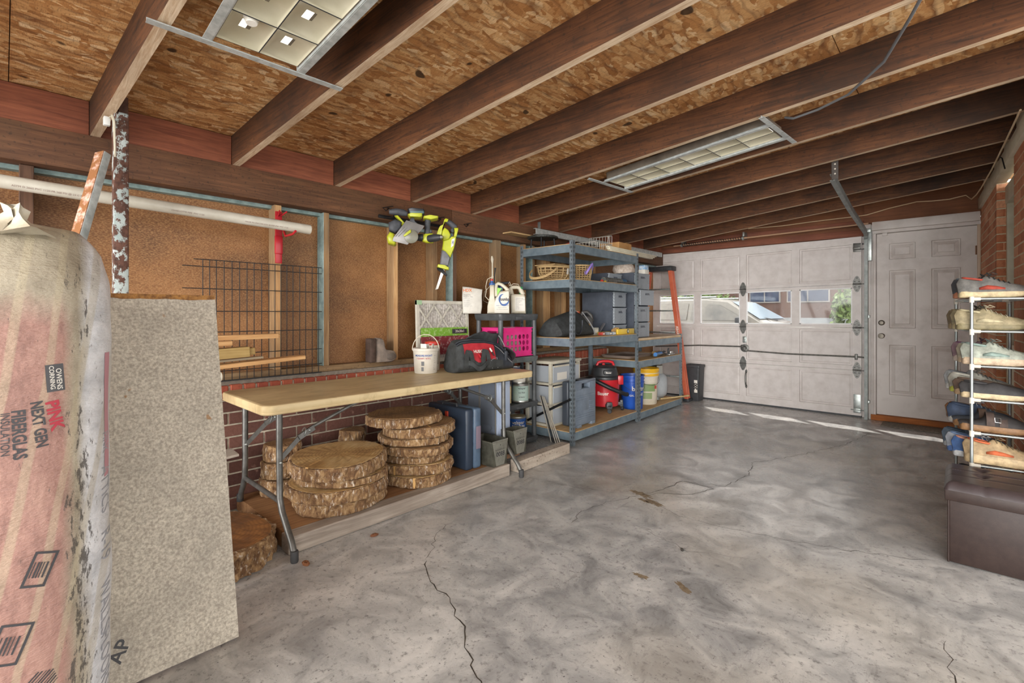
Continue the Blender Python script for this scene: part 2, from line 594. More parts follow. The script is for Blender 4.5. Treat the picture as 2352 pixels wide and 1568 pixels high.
# ---- rafters, blocking and roof deck
RY = lambda i: (.323 + .648 * i, 2.87 + .597 * (i - 4))
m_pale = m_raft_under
for i in range(-3, 10):
 y0, y1 = RY(i)
 xl, xr_ = -3.36, 1.9 if y1 < 3.4 else .45
 t = (xr_ + 3.2) / 3.4
 ye = y0 + (y1 - y0) * t
 ys = y0 + (y1 - y0) * (-.16 / 3.4)
 mb = MB()
 hw = .020
 v = []
 for x, y in ((xl, ys), (xr_, ye)):
  for dy in (-hw, hw):
   for dz in (0, .18):
    v.append((x, y + dy, zr(x) + dz))
 mb.poly(v, [(0, 1, 3, 2), (4, 6, 7, 5), (0, 4, 5, 1), (2, 3, 7, 6), (1, 5, 7, 3)])
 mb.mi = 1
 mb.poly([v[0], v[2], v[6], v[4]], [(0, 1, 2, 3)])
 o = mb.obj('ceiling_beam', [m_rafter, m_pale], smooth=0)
 tag(o, kind='structure')
 if 1:
  yn = RY(i + 1)[0]
  mb = MB()
  mb.box(-3.30, y0 + .022, KZ, -3.215, yn - .022, KZ + .175, bev=.002, seg=1)
  o = mb.obj('wall_beam', m_block, smooth=0)
  o.name = 'blocking_beam'
  tag(o, kind='structure')
ceil = None
yy = [-2.2, 0.02, 2.46, 4.90, 7.0]
xx = [-3.6, -2.87, -1.65, -.43, .79, 2.0]
mb = MB()
for i in range(4):
 for j in range(5):
  a, b_ = yy[i] + .0015, yy[i + 1] - .0015
  c_, d_ = xx[j] + .002, xx[j + 1] - .002
  o_ = .4 * (j % 2)
  z = lambda x: zr(x) + .18
  mb.poly([(c_, a, z(c_)), (d_, a, z(d_)), (d_, b_, z(d_)), (c_, b_, z(c_)), (c_, a, z(c_) + .012), (d_, a, z(d_) + .012), (d_, b_, z(d_) + .012), (c_, b_, z(c_) + .012)],
    [(0, 1, 2, 3), (7, 6, 5, 4), (0, 4, 5, 1), (1, 5, 6, 2), (2, 6, 7, 3), (3, 7, 4, 0)])
ceil = tag(mb.obj('ceiling', m_osb, smooth=0), kind='structure')
mb = MB()
z = lambda x: zr(x) + .194
mb.poly([(-3.6, -2.2, z(-3.6)), (2.0, -2.2, z(2)), (2.0, 7, z(2)), (-3.6, 7, z(-3.6)), (-3.6, -2.2, z(-3.6) + .03), (2.0, -2.2, z(2) + .03), (2.0, 7, z(2) + .03), (-3.6, 7, z(-3.6) + .03)],
  [(0, 1, 2, 3), (7, 6, 5, 4), (0, 4, 5, 1), (1, 5, 6, 2), (2, 6, 7, 3), (3, 7, 4, 0)])
tag(mb.obj('roof', m_blackm, smooth=0), kind='structure')
# ---- garage door wall: header boards, posts, lintel
m_header = WOOD('header_board', '6a3a28', '94583f', 0, scale=.7, stain='5c3626')
m_header2 = WOOD('brown_header_board', '6b4026', '8f5c3a', 0, scale=.6)
mb = MB()
mb.box(-3.5, DY - .02, 2.075, -.775, DY + .12, 2.15, bev=.003)
tag(mb.obj('lintel', m_header), kind='structure')
mb = MB()
mb.box(-3.5, DY + .056, 1.985, -.70, DY + .11, 2.12)
mb.box(-.84, DY + .056, 0, -.70, DY + .11, 2.0)
mb.box(-3.5, DY + .056, 0, -3.325, DY + .11, 2.0)
tag(mb.obj('trim_4', m_white_dirty, smooth=0), kind='structure')
mb = MB()
mb.prism([(-3.5, 2.15), (-.72, 2.15), (-.72, zr(-.72) + .179), (-3.5, zr(-3.5) + .179)], -DY - .12, -DY - .01, Matrix.Rotation(R(90), 4, 'X'))
tag(mb.obj('wall_back', m_header2, smooth=0), kind='structure')
mb = MB()
mb.box(-3.4, DY - .06, 2.19, -.78, DY, 2.245, bev=.003)
tag(mb.obj('lintel', m_header), kind='structure')
mb = MB()
mb.prism([(-.78, 2.21), (.35, 2.21), (.35, zr(.35) + .179), (-.78, zr(-.78) + .179)], -DY - .12, -DY + .03, Matrix.Rotation(R(90), 4, 'X'))
tag(mb.obj('wall_back', m_header2), kind='structure')
mb = MB()
mb.box(-.700, DY - .09, 2.115, .164, DY + .05, 2.208, bev=.005)
mb.box(-.700, DY - .05, 2.082, .164, DY + .05, 2.118, bev=.003)
tag(mb.obj('lintel', m_white_dirty), kind='structure')
mb = MB()
mb.box(-.775, DY - .02, 0, -.715, DY + .10, 2.2, bev=.004)
tag(mb.obj('trim_2', m_white_dirty), kind='structure')
mb = MB()
mb.box(-.715, DY - .035, 0, -.668, DY + .06, 2.10, bev=.006)
mb.box(-.700, DY - .045, 0, -.690, DY, 2.10, bev=.003)
tag(mb.obj('door_frame', m_white_dirty), kind='structure')
mb = MB()
mb.box(.142, DY - .035, 0, .168, DY + .06, 2.10, bev=.006)
tag(mb.obj('door_frame', MAT('cream_jamb', 'cdb9a4', .5)), kind='structure')
mb = MB()
mb.box(-.715, DY - .05, 0, .165, DY + .08, .062, bev=.006)
tag(mb.obj('door_sill', WOOD('sill_orange_wood', '8a4a1e', 'c07434', 0)), kind='structure')
# ---- entry door (six panels)
def panel_door(name, x0, x1, z0, z1, yf, th, cols, rows, mat, rail=.0):
 """front face at y = yf with sunk, raised-field panels"""
 m = MB()
 xs = [x0] + [v for c in cols for v in c] + [x1]
 zs = [z0] + [v for r in rows for v in r] + [z1]
 for i in range(len(xs) - 1):
  for j in range(len(zs) - 1):
   inp = i % 2 == 1 and j % 2 == 1
   a, b, c, d = xs[i], xs[i + 1], zs[j], zs[j + 1]
   if not inp:
    m.poly([(a, yf, c), (b, yf, c), (b, yf, d), (a, yf, d)], [(0, 1, 2, 3)])
   else:
    st = [(0, 0), (.006, .013), (.016, .015), (.046, .002), (.052, .006)]
    rings = [[(a + o, yf + dp, c + o), (b - o, yf + dp, c + o), (b - o, yf + dp, d - o), (a + o, yf + dp, d - o)] for o, dp in st]
    m.loft(rings, caps=False)
    m.poly(rings[-1], [(0, 1, 2, 3)])
 m.poly([(x0, yf, z0), (x1, yf, z0), (x1, yf, z1), (x0, yf, z1), (x0, yf + th, z0), (x1, yf + th, z0), (x1, yf + th, z1), (x0, yf + th, z1)],
           [(7, 6, 5, 4), (0, 4, 5, 1), (1, 5, 6, 2), (2, 6, 7, 3), (3, 7, 4, 0)])
 bmesh.ops.remove_doubles(m.bm, verts=m.bm.verts[:], dist=.0004)
 return m
door2 = tag(panel_door('door_2', -.665, .141, .066, 2.079, DY, .04, [(-.555, -.332), (-.204, .023)], [(.295, .845), (1.03, 1.667), (1.788, 1.963)], m_white_dirty).obj('door_2', m_white_dirty, smooth=20), kind='structure')
m_nickel = MAT('brushed_nickel', '7d776d', .5, .9)
for nm, z, r in (('door_handle', .942, .030), ('deadbolt', 1.088, .030)):
 mb = MB()
 M_ = Matrix.Translation((-.622, DY, z)) @ Matrix.Rotation(R(90), 4, 'X')
 mb.lathe([(.001, .0), (r, 0), (r, .006), (r * .8, .012), (.012, .014)] + ([(.012, .03), (.024, .038), (.029, .052), (.026, .066), (.001, .07)] if nm == 'door_handle' else [(.018, .016), (.018, .03), (.001, .032)]), 24, M_)
 mb.obj(nm, m_nickel, door2)
for z in (.35, 1.1, 1.83):
 mb = MB()
 mb.cyl((.143, DY - .012, z - .045), (.143, DY - .012, z + .045), .008, n=10)
 mb.box(.128, DY - .006, z - .045, .142, DY - .001, z + .045)
 mb.obj('hinge', MAT('brown_hinge', '7a5a44', .5, .6), door2)
mb = MB()
mb.box(-.615, DY - .03, 2.055, -.57, DY, 2.105, bev=.003)
mb.obj('weatherstrip_clip', m_white_dirty, door2)
# ---- garage sectional door
GX0, GX1 = -3.36, -.805
door1 = tag(bpy.data.objects.new('door_1', None), kind='structure')
COL.objects.link(door1)
door1.location = (GX1, DY + .01, 0)
def sag(x, z):
 return z + .0185 * (x) * min(1, z / 2.0)
XC = [(-3.262, -2.737), (-2.651, -2.123), (-2.043, -1.512), (-1.428, -.893)]
XC = [(a - GX1, b - GX1) for a, b in XC]
W0 = GX0 - GX1
def gsection(nm, z0, z1, pz0, pz1, win):
 m = MB()
 xs = [W0] + [v for c in XC for v in c] + [0]
 zs = [z0, pz0, pz1, z1]
 for i in range(9):
  for j in range(3):
   a, b, c, d = xs[i], xs[i + 1], zs[j], zs[j + 1]
   if i % 2 == 1 and j == 1:
    if win:
     rings = [[(a, y, c), (b, y, c), (b, y, d), (a, y, d)] for y in (0, .042)]
     m.loft(rings, caps=False)
    else:
     st = [(0, 0), (.003, .018), (.016, .019), (.030, .012)]
     rings = [[(a + o, dp, c + o), (b - o, dp, c + o), (b - o, dp, d - o), (a + o, dp, d - o)] for o, dp in st]
     m.loft(rings, caps=False)
     m.poly(rings[-1], [(0, 1, 2, 3)])
   else:
    m.poly([(a, 0, c), (b, 0, c), (b, 0, d), (a, 0, d)], [(0, 1, 2, 3)])
   if not (i % 2 == 1 and j == 1 and win):
    m.poly([(a, .042, c), (b, .042, c), (b, .042, d), (a, .042, d)], [(3, 2, 1, 0)])
 m.poly([(W0, 0, z0), (0, 0, z0), (0, 0, z1), (W0, 0, z1), (W0, .042, z0), (0, .042, z0), (0, .042, z1), (W0, .042, z1)],
           [(0, 4, 5, 1), (1, 5, 6, 2), (2, 6, 7, 3), (3, 7, 4, 0)])
 bmesh.ops.remove_doubles(m.bm, verts=m.bm.verts[:], dist=.0004)
 for v in m.bm.verts:
  v.co.z = sag(v.co.x, v.co.z)
 return m.obj(nm, m_white, door1, smooth=0)
SEC = [(.018, .536, .106, .50, 0), (.540, 1.027, .592, 1.00, 0), (1.031, 1.528, 1.066, 1.492, 1), (1.532, 2.075, 1.565, 1.99, 0)]
gs = [gsection('door_section', a, b, c, d, w_) for a, b, c, d, w_ in SEC]
mb = MB()
mb.box(W0, -.002, .0, 0, .04, .018)
mb.obj('bottom_seal', m_black, door1)
m_pane, nt, b_ = _new('dusty_window_glass')
b_.inputs['Roughness'].default_value = .05
b_.inputs['Transmission Weight'].default_value = 1
b_.inputs['IOR'].default_value = 1.45
for n_ in [nt.nodes['Material Output']]:
 tr = N(nt, 'BsdfTransparent')
 gl = N(nt, 'BsdfGlossy')
 gl.inputs['Roughness'].default_value = .05
 df = N(nt, 'BsdfDiffuse')
 df.inputs['Color'].default_value = (.5, .52, .55, 1)
 ms = N(nt, 'MixShader')
 ms.inputs[0].default_value = .06
 m2 = N(nt, 'MixShader')
 v = coords(nt, (1, 1, 1))
 f = ramp(nt, noise_(nt, coords(nt, (1.3, 1, .9), (0, .5, 0)), 7, 8, .72, 1.5), [(.52, (.02, .02, .02)), (.74, (.16, .16, .16))])
 nt.links.new(f, m2.inputs[0])
 nt.links.new(tr.outputs[0], ms.inputs[1])
 nt.links.new(gl.outputs[0], ms.inputs[2])
 nt.links.new(ms.outputs[0], m2.inputs[1])
 nt.links.new(df.outputs[0], m2.inputs[2])
 nt.links.new(m2.outputs[0], n_.inputs['Surface'])
m_putty = MAT('white_glazing_bead', 'e6e6e6', .5)
for a, b in XC:
 z0, z1 = 1.066, 1.492
 mb = MB()
 mb.box(a, .018, z0, b, .022, z1)
 for v in mb.bm.verts:
  v.co.z = sag(v.co.x, v.co.z)
 mb.obj('window_pane', m_pane, gs[2], smooth=0)
 mb = MB()
 t = .012
 for q in ((a, z0, b, z0 + t), (a, z1 - t, b, z1), (a, z0, a + t, z1), (b - t, z0, b, z1)):
  mb.box(q[0], .004, q[1], q[2], .018, q[3])
 for v in mb.bm.verts:
  v.co.z = sag(v.co.x, v.co.z)
 mb.obj('glazing_bead', m_putty, gs[2], smooth=0)
m_hinge = MAT('grey_hinge_steel', '5a5a58', .45, .7, col2='777672', vs=40)
def dhinge(x, z):
 m = MB()
 z = sag(x, z)
 for s_ in (1, -1):
  pts = [(-.038, .004), (.038, .004), (.040, .03), (.026, .06), (.015, .085), (0, .094), (-.015, .085), (-.026, .06), (-.040, .03)]
  m.prism([(a, b * s_) for a, b in pts], 0, .004, Matrix.Translation((x, -.001, z)) @ Matrix.Rotation(R(90), 4, 'X'))
  for a, b in ((0, .07), (-.02, .03), (.02, .03)):
   m.ball((x + a, -.006, z + b * s_), (.006, .004, .006), 8, 6)
 m.cyl((x - .04, -.010, z), (x + .04, -.010, z), .009, n=10)
 m.obj('hinge', m_hinge, door1)
 return z
for x in (-2.083 - GX1, -.848 - GX1):
 for z in (.538, 1.029, 1.530):
  zz = dhinge(x, z)
  if x > -.2:
   mb = MB()
   mb.cyl((x, -.018, zz), (x + .085, -.018, zz), .005, n=8)
   mb.cyl((x + .07, -.018, zz), (x + .085, -.018, zz), .020, n=14)
   mb.obj('roller', m_dgalv, door1)
# top roller bracket, bottom bracket
mb = MB()
mb.box(-.078, -.012, 1.90, -.006, 0, 2.00, bev=.003)
mb.box(-.078, -.03, 1.93, -.006, -.012, 1.955, bev=.003)
mb.cyl((-.06, -.022, 1.925), (.05, -.022, 1.925), .005, n=8)
mb.obj('roller_bracket', m_hinge, door1)
mb = MB()
mb.box(-.075, -.006, .10, -.006, 0, .26, bev=.002)
mb.cyl((-.10, -.018, .085), (.05, -.018, .085), .006, n=8)
mb.box(-.075, -.02, .05, -.006, 0, .10, bev=.003)
mb.obj('bottom_bracket', m_galv, door1)
# lock: round plate, latch keeper, two rods, pull handle
lx = -2.062 - GX1
mb = MB()
lz = sag(lx, .742)
M_ = Matrix.Translation((lx, 0, lz)) @ Matrix.Rotation(R(90), 4, 'X')
mb.lathe([(.001, 0), (.052, 0), (.052, .008), (.030, .012), (.018, .03), (.001, .032)], 20, M_)
mb.cube((lx + .01, -.03, lz - .02), (.07, .012, .02), (0, .5, 0), bev=.003)
mb.cube((lx - .0, -.016, lz), (.115, .006, .03), (0, .7, 0), bev=.003)
mb.obj('lock_plate', m_hinge, door1)
mb = MB()
mb.box(lx - .025, -.008, lz + .07, lx + .025, 0, lz + .155, bev=.004)
mb.box(lx - .014, -.016, lz + .115, lx + .014, -.008, lz + .145, bev=.004)
mb.obj('lock_cylinder', m_galv, door1)
mb = MB()
mb.tube([(lx + .03, -.028, lz - .03), (lx + .5, -.030, lz - .045), (-.03, -.03, .695), (.045, -.03, .69)], .009, 8)
mb.obj('lock_rod', m_dgalv, door1)
mb = MB()
mb.tube([(lx - .03, -.028, lz + .02), (lx - .6, -.028, lz + .012), (W0 + .05, -.03, .70)], .009, 8)
mb.obj('lock_rod', m_dgalv, door1)
mb = MB()
mb.box(-.06, -.042, .66, -.035, 0, .725, bev=.003)
mb.obj('rod_guide', m_hinge, door1)
mb = MB()
hx = lx + .02
mb.tube([(hx, -.004, .42), (hx, -.028, .40), (hx, -.034, .36), (hx, -.034, .30), (hx, -.028, .26), (hx, -.004, .24)], [.012, .008, .009, .009, .008, .012], 8)
mb.ball((hx, -.004, .43), (.014, .008, .022), 10, 6)
mb.ball((hx, -.004, .23), (.014, .008, .022), 10, 6)
mb.obj('pull_handle', m_hinge, door1)
# ---- right wall: brick pier, recess with a cream frame, nearer brick wall
RX = lambda y: .166 + .0484 * (DY - y)
ang_r = math.atan(-.0484)
def brick_face(m, o, u, wid, z0, z1, depth, off=0, ch=.0677, L=.203):
 """bricks on a vertical face through o along unit u"""
 o, u = Vector(o), Vector(u).normalized()
 n = Vector((-u.y, u.x, 0))
 M = Matrix((u, n, Vector((0, 0, 1)))).transposed().to_4x4()
 M.translation = o
 r = 0
 z = z0
 while z + ch * .8 < z1:
  x = 0 if (r + off) % 2 == 0 else -L / 2
  while x < wid - .01:
   a, b = max(x, 0), min(x + L - .010, wid)
   if b - a > .02:
    m.box(a, 0, z + .005, b, depth, min(z + ch - .005, z1), M=M, bev=.002, seg=1)
   x += L
  z += ch
  r += 1
mb = MB()
pA = Vector((RX(DY), DY, 0))
pB = Vector((RX(5.47), 5.47, 0))
pC = Vector((RX(4.56), 4.56, 0))
pD = Vector((RX(3.5), 3.5, 0))
dirw = (pA - pB).normalized()
nrm = Vector((dirw.y, -dirw.x, 0))
mort_w = []
for a, b in ((pB, pA), (pD, pC)):
 Mx = Matrix((dirw, -nrm, Vector((0, 0, 1)))).transposed().to_4x4()
 Mx.translation = a
 mb.box(.006, -.22, 0, (b - a).length - .006, -.003, 2.24 + .0, M=Mx)
wall_right = tag(mb.obj('wall_right', MAT('pale_mortar', 'e0d3b4', .95, col2='cdbf9f', vs=40, bmp=.3), smooth=0), kind='structure')
mb = MB()
brick_face(mb, pB + nrm * 0, dirw, (pA - pB).length, .0, 2.24, -.05)
brick_face(mb, pD, dirw, (pC - pD).length, .0, 2.24, -.05)
mb.obj('brick_course', m_brick_or, wall_right, smooth=0)
mb = MB()
brick_face(mb, pB - dirw * .004, nrm, .088, .0, 2.24, .06, L=.088 + .01)
mb.obj('brick_course', m_brick_or, wall_right, smooth=0)
# cream frame in the recess
Mx = Matrix((dirw, nrm, Vector((0, 0, 1)))).transposed().to_4x4()
Mx.translation = pC + nrm * .10
gap = (pB - pC).length
mb = MB()
mb.box(0, -.05, 0, .05, .06, 2.12, M=Mx, bev=.004)
mb.box(gap - .055, -.045, 0, gap - .004, .06, 2.12, M=Mx, bev=.004)
mb.box(0, -.05, 2.06, gap, .06, 2.2, M=Mx, bev=.004)
mb.box(.05, -.02, 0, gap - .05, .04, .9, M=Mx)
mb.box(.05, -.03, .9, gap - .05, .05, .95, M=Mx, bev=.004)
win1 = tag(mb.obj('window_1', m_trimw), kind='structure')
mb = MB()
mb.box(.05, .01, .95, gap - .05, .016, 2.06, M=Mx)
mb.obj('window_pane', MAT('dim_glass', '5b625f', .08, spec=.8), win1, smooth=0)
# frieze board above the bricks and the fill between rafter ends
Mx = Matrix((dirw, nrm, Vector((0, 0, 1)))).transposed().to_4x4()
Mx.translation = pD
mb = MB()
mb.box(-.2, -.02, 2.235, (pA - pD).length, .06, 2.34, M=Mx, bev=.004)
mb.box(-.2, .02, 2.32, (pA - pD).length, .08, 2.56, M=Mx)
tag(mb.obj('trim_3', m_trimw), kind='structure')
# ================================================================ FOREGROUND: insulation, board, post, pipe
def INSUL(name):
 m, nt, b = _new(name)
 v = coords(nt, (1, 1, 1))
 sx = N(nt, 'SeparateXYZ')
 nt.links.new(v, sx.inputs[0])
 # pink printed face turning to clear wrap at the far edge (object y)
 wob = noise_(nt, coords(nt, (3, 3, 1.2)), 3, 4, .6)
 ma = N(nt, 'Math', operation='MULTIPLY_ADD')
 ma.inputs[1].default_value = .05
 nt.links.new(wob, ma.inputs[0])
 nt.links.new(sx.outputs['Y'], ma.inputs[2])
 pink = ramp(nt, noise_(nt, coords(nt, (14, 14, 5)), 1.6, 7, .7), [(.25, hexc('73544d')), (.5, hexc('a17b70')), (.75, hexc('b79284'))])
 white = ramp(nt, noise_(nt, coords(nt, (6, 6, 9)), 2.2, 6, .65), [(.3, hexc('b9bbbf')), (.6, hexc('e4e5e8'))])
 tanw = ramp(nt, noise_(nt, coords(nt, (5, 5, 3)), 3, 5, .6), [(.3, hexc('8a806f')), (.65, hexc('b0a692'))])
 f1 = N(nt, 'MapRange')
 f1.inputs['From Min'].default_value = .118
 f1.inputs['From Max'].default_value = .142
 nt.links.new(ma.outputs[0], f1.inputs['Value'])
 f2 = N(nt, 'MapRange')
 f2.inputs['From Min'].default_value = .148
 f2.inputs['From Max'].default_value = .172
 nt.links.new(ma.outputs[0], f2.inputs['Value'])
 zt = N(nt, 'MapRange')
 zt.inputs['From Min'].default_value = 1.22
 zt.inputs['From Max'].default_value = 1.30
 za = N(nt, 'Math', operation='MULTIPLY_ADD')
 za.inputs[1].default_value = .12
 nt.links.new(wob, za.inputs[0])
 nt.links.new(sx.outputs['Z'], za.inputs[2])
 nt.links.new(za.outputs[0], zt.inputs['Value'])
 pink = mix(nt, zt.outputs[0], pink, tanw)
 c = mix(nt, f1.outputs[0], pink, tanw)
 c = mix(nt, f2.outputs[0], c, white)
 # pale slanted streaks of the print
 st = N(nt, 'TexWave', wave_type='BANDS', bands_direction='Y')
 st.inputs['Scale'].default_value = 3.2
 st.inputs['Distortion'].default_value = 3
 st.inputs['Detail'].default_value = 2
 st.inputs['Detail Scale'].default_value = .8
 nt.links.new(coords(nt, (1, 1.6, .55), (R(24), 0, 0)), st.inputs['Vector'])
 s1 = ramp(nt, st.outputs['Fac'], [(.82, (0, 0, 0)), (.92, (.42, .42, .42))])
 c = mix(nt, s1, c, hexc('b5a98e'))
 # mildew specks, densest along one vertical band
 d1 = noise_(nt, coords(nt, (1, 3.0, .8)), 28, 5, .75)
 bd = N(nt, 'TexGradient', gradient_type='SPHERICAL')
 mp = N(nt, 'Mapping')
 mp.inputs['Location'].default_value = (0, -.128 * 22, 0)
 mp.inputs['Scale'].default_value = (0, 22, 0)
 nt.links.new(v, mp.inputs['Vector'])
 nt.links.new(mp.outputs['Vector'], bd.inputs['Vector'])
 sub = N(nt, 'MapRange')
 sub.inputs['To Min'].default_value = -.02
 sub.inputs['To Max'].default_value = .14
 nt.links.new(bd.outputs['Fac'], sub.inputs['Value'])
 hz = N(nt, 'MapRange')
 hz.inputs['From Min'].default_value = 1.0
 hz.inputs['From Max'].default_value = .75
 hz.inputs['To Min'].default_value = .55
 hz.inputs['To Max'].default_value = 1.15
 nt.links.new(sx.outputs['Z'], hz.inputs['Value'])
 mm = N(nt, 'Math', operation='MULTIPLY')
 nt.links.new(sub.outputs[0], mm.inputs[0])
 nt.links.new(hz.outputs[0], mm.inputs[1])
 ad = N(nt, 'Math', operation='SUBTRACT')
 nt.links.new(d1, ad.inputs[0])
 nt.links.new(mm.outputs[0], ad.inputs[1])
 c = mix(nt, ramp(nt, ad.outputs[0], [(.31, (.85, .85, .85)), (.37, (0, 0, 0))]), c, hexc('47423e'))
 nt.links.new(c, b.inputs['Base Color'])
 b.inputs['Roughness'].default_value = .32
 wr = noise_(nt, coords(nt, (9, 9, 38)), 1.4, 5, .65, .4)
 wr2 = noise_(nt, coords(nt, (60, 60, 130)), 1.6, 3, .6)
 bump(nt, b, mix(nt, .35, wr, wr2), .55, .012)
 return m
m_ins = INSUL('insulation_wrap')
ICX, ICY, IA, IB = -1.80, -.10, .31, .305
def ins_r(t, z):
 """rounded rectangle in plan with bulges"""
 p = 3.2
 c_, s_ = math.cos(t), math.sin(t)
 r = 1 / ((abs(c_) / IA) ** p + (abs(s_) / IB) ** p) ** (1 / p)
 top = 1
 if z > 1.24:
  k = (z - 1.24) / .16
  top = 1 - .22 * k * k
 return r * top * (1 + .008 * math.sin(z * 9 + t * 3) + .006 * math.sin(z * 23 + t * 7))
def ins_surf(y, z):
 """x of the wrap's front at (y, z)"""
 lo, hi = 0.0, math.pi / 2 * .98
 dy = y - ICY
 if dy < 0:
  s = -1
  dy = -dy
 for _ in range(30):
  t = (lo + hi) / 2
  if ins_r(t, z) * math.sin(t) < dy:
   lo = t
  else:
   hi = t
 return ICX + ins_r(lo, z) * math.cos(lo)
ins = thing('insulation_bundle', 'tall bundle of pink fiberglass insulation in printed wrap, in front of the leaning fibre board', 'insulation')
mb = MB()
rings = []
rnd = random.Random(5)
for k in range(64):
 z = .002 + 1.37 * k / 63
 rings.append([(ICX + ins_r(2 * math.pi * j / 96, z) * math.cos(2 * math.pi * j / 96), ICY + ins_r(2 * math.pi * j / 96, z) * math.sin(2 * math.pi * j / 96),
                   z + (.02 * noise.noise((j * .2, k * .1, 0)) + .02 * math.sin(2 * math.pi * j / 96 * 2) if k > 60 else 0)) for j in range(96)]) 
for f, dz in ((.6, .018), (.25, .024), (.02, .026)):
 rings.append([(ICX + (p[0] - ICX) * f, ICY + (p[1] - ICY) * f, p[2] + dz + .012 * noise.noise((p[0] * 14, p[1] * 14, f * 5))) for p in rings[63]])
mb.loft(rings)
mb.obj('wrap', m_ins, ins, smooth=60)
mb = MB()
rr = random.Random(9)
# gathered flap of wrap on top and the loose ridge along the top edge
for j in range(1):
 cx, cy, h = ((-1.52, .02, .05), (-1.62, .14, .02))[j]
 mb.loft([[(cx + (r + .010 * math.sin(5 * t)) * math.cos(t), cy + (r + .008 * math.cos(4 * t)) * math.sin(t), 1.375 + z + .008 * math.sin(3 * t)) for t in [2 * math.pi * k / 18 for k in range(18)]]
             for r, z in ((.06, -.004), (.028, h * .3), (.012, h * .6), (.018, h), (.004, h * .96))])
mb.obj('wrap_flap', MAT('clear_wrap', 'c9c1ae', .3, col2='a89e8a', vs=20, bmp=.4, bs=40), ins, smooth=60)
m_ink = MAT('grey_ink', '3c3b3e', .5)
m_inkr = MAT('crimson_ink', 'a8303f', .5)
m_logo = MAT('logo_grey', '4b4b4e', .5)
m_paper = MAT('white_print', 'd9d5cc', .6)
def onwrap(y0, z0, ang=0, k=.0014):
 """letters reading downwards: u goes down, v goes towards +y"""
 ca, sa = math.cos(ang), math.sin(ang)
 def f(u, v):
  u, v = u * ca - v * sa, u * sa + v * ca
  y, z = y0 + v, z0 - u
  return Vector((ins_surf(y, z) + k, y, z))
 return f
def rect_on(name, y0, z0, wz, wy, mat, ang=0, k=.0010, frame=0):
 f = onwrap(y0, z0, ang, k)
 m = MB()
 n = 6
 def strip(u0, u1, v0, v1):
  g = [[f(u0 + (u1 - u0) * i / n, v0 + (v1 - v0) * j / n) for j in range(n + 1)] for i in range(n + 1)]
  m.loft(g, closed=False)
 if frame:
  a, b = wz / 2, wy / 2
  strip(-a, a, b - frame, b); strip(-a, a, -b, -b + frame); strip(-a, -a + frame, -b, b); strip(a - frame, a, -b, b)
 else:
  strip(-wz / 2, wz / 2, -wy / 2, wy / 2)
 return m.obj(name, mat, ins, smooth=0, recalc=False)
rect_on('logo_panel', .083, 1.043, .062, .031, m_logo, .06)
lettering('logo_lettering', 'OWENS', .0135, m_paper, ins, onwrap(.0895, 1.040, .06, .002), .0002, cut=.01)
lettering('logo_lettering', 'CORNING', .0115, m_paper, ins, onwrap(.0775, 1.044, .06, .002), .0002, cut=.01)
lettering('brand_lettering', 'PINK', .031, m_inkr, ins, onwrap(.0815, .958, .16), .0012, cut=.015)
lettering('brand_lettering', 'NEXT GEN', .0275, m_ink, ins, onwrap(.056, .942, .10), .0009, sx=.78, cut=.015)
lettering('brand_lettering', 'FIBERGLAS', .030, m_ink, ins, onwrap(.0245, .926, .03), .0010, sx=.76, cut=.015)
lettering('brand_lettering', 'INSULATION', .0195, m_ink, ins, onwrap(.0035, .93, 0), .0002, sx=.82, cut=.015)
for k, (y0, z0, wz, wy) in enumerate(((.058, .618, .075, .042), (.010, .475, .085, .055))):
 rect_on('barcode_frame', y0, z0, wz, wy, m_ink, -.35, .0012, frame=.005)
 for q in range(9):
  f = onwrap(y0, z0, -.35, .0011)
  mb = MB()
  v0 = -wy * .32 + q * wy * .062
  mb.loft([[f(-wz * .2, v0), f(-wz * .2, v0 + .0018 * (1 + q % 3 * .5))], [f(wz * .24, v0), f(wz * .24, v0 + .0018 * (1 + q % 3 * .5))]], closed=False)
  if q % 2 == 0:
   mb.obj('barcode_bar', m_ink, ins, smooth=0, recalc=False)
  else:
   mb.bm.free()
f = onwrap(.036, .335, R(132), .0012)
for q in range(9):
 v0 = -.022 + q * .0058
 mb = MB()
 u1 = .062 - .003 * abs(q - 4)
 mb.loft([[f(-.062 + (u1 + .062) * i / 8, v0), f(-.062 + (u1 + .062) * i / 8, v0 + (.0028 if q % 3 else .0015))] for i in range(9)], closed=False)
 mb.obj('ink_stripe', m_ink, ins, smooth=0, recalc=False)
# side lettering on the clear edge
for z0, t, s in ((.86, 'PINK', .02), (.74, 'ATTICS', .03), (.60, 'R-19', .034), (.44, 'WALLS', .036), (.30, 'FLOORS', .034)):
 lettering('edge_lettering', t, s, MAT('faded_ink', 'a2a4ab', .5), ins, onwrap(.182, z0, 0, .0016), 0, sx=1.2, cut=.012)
rect_on('edge_print', .186, .93, .32, .012, MAT('faded_pink', 'c08a94', .5), 0, .0012)
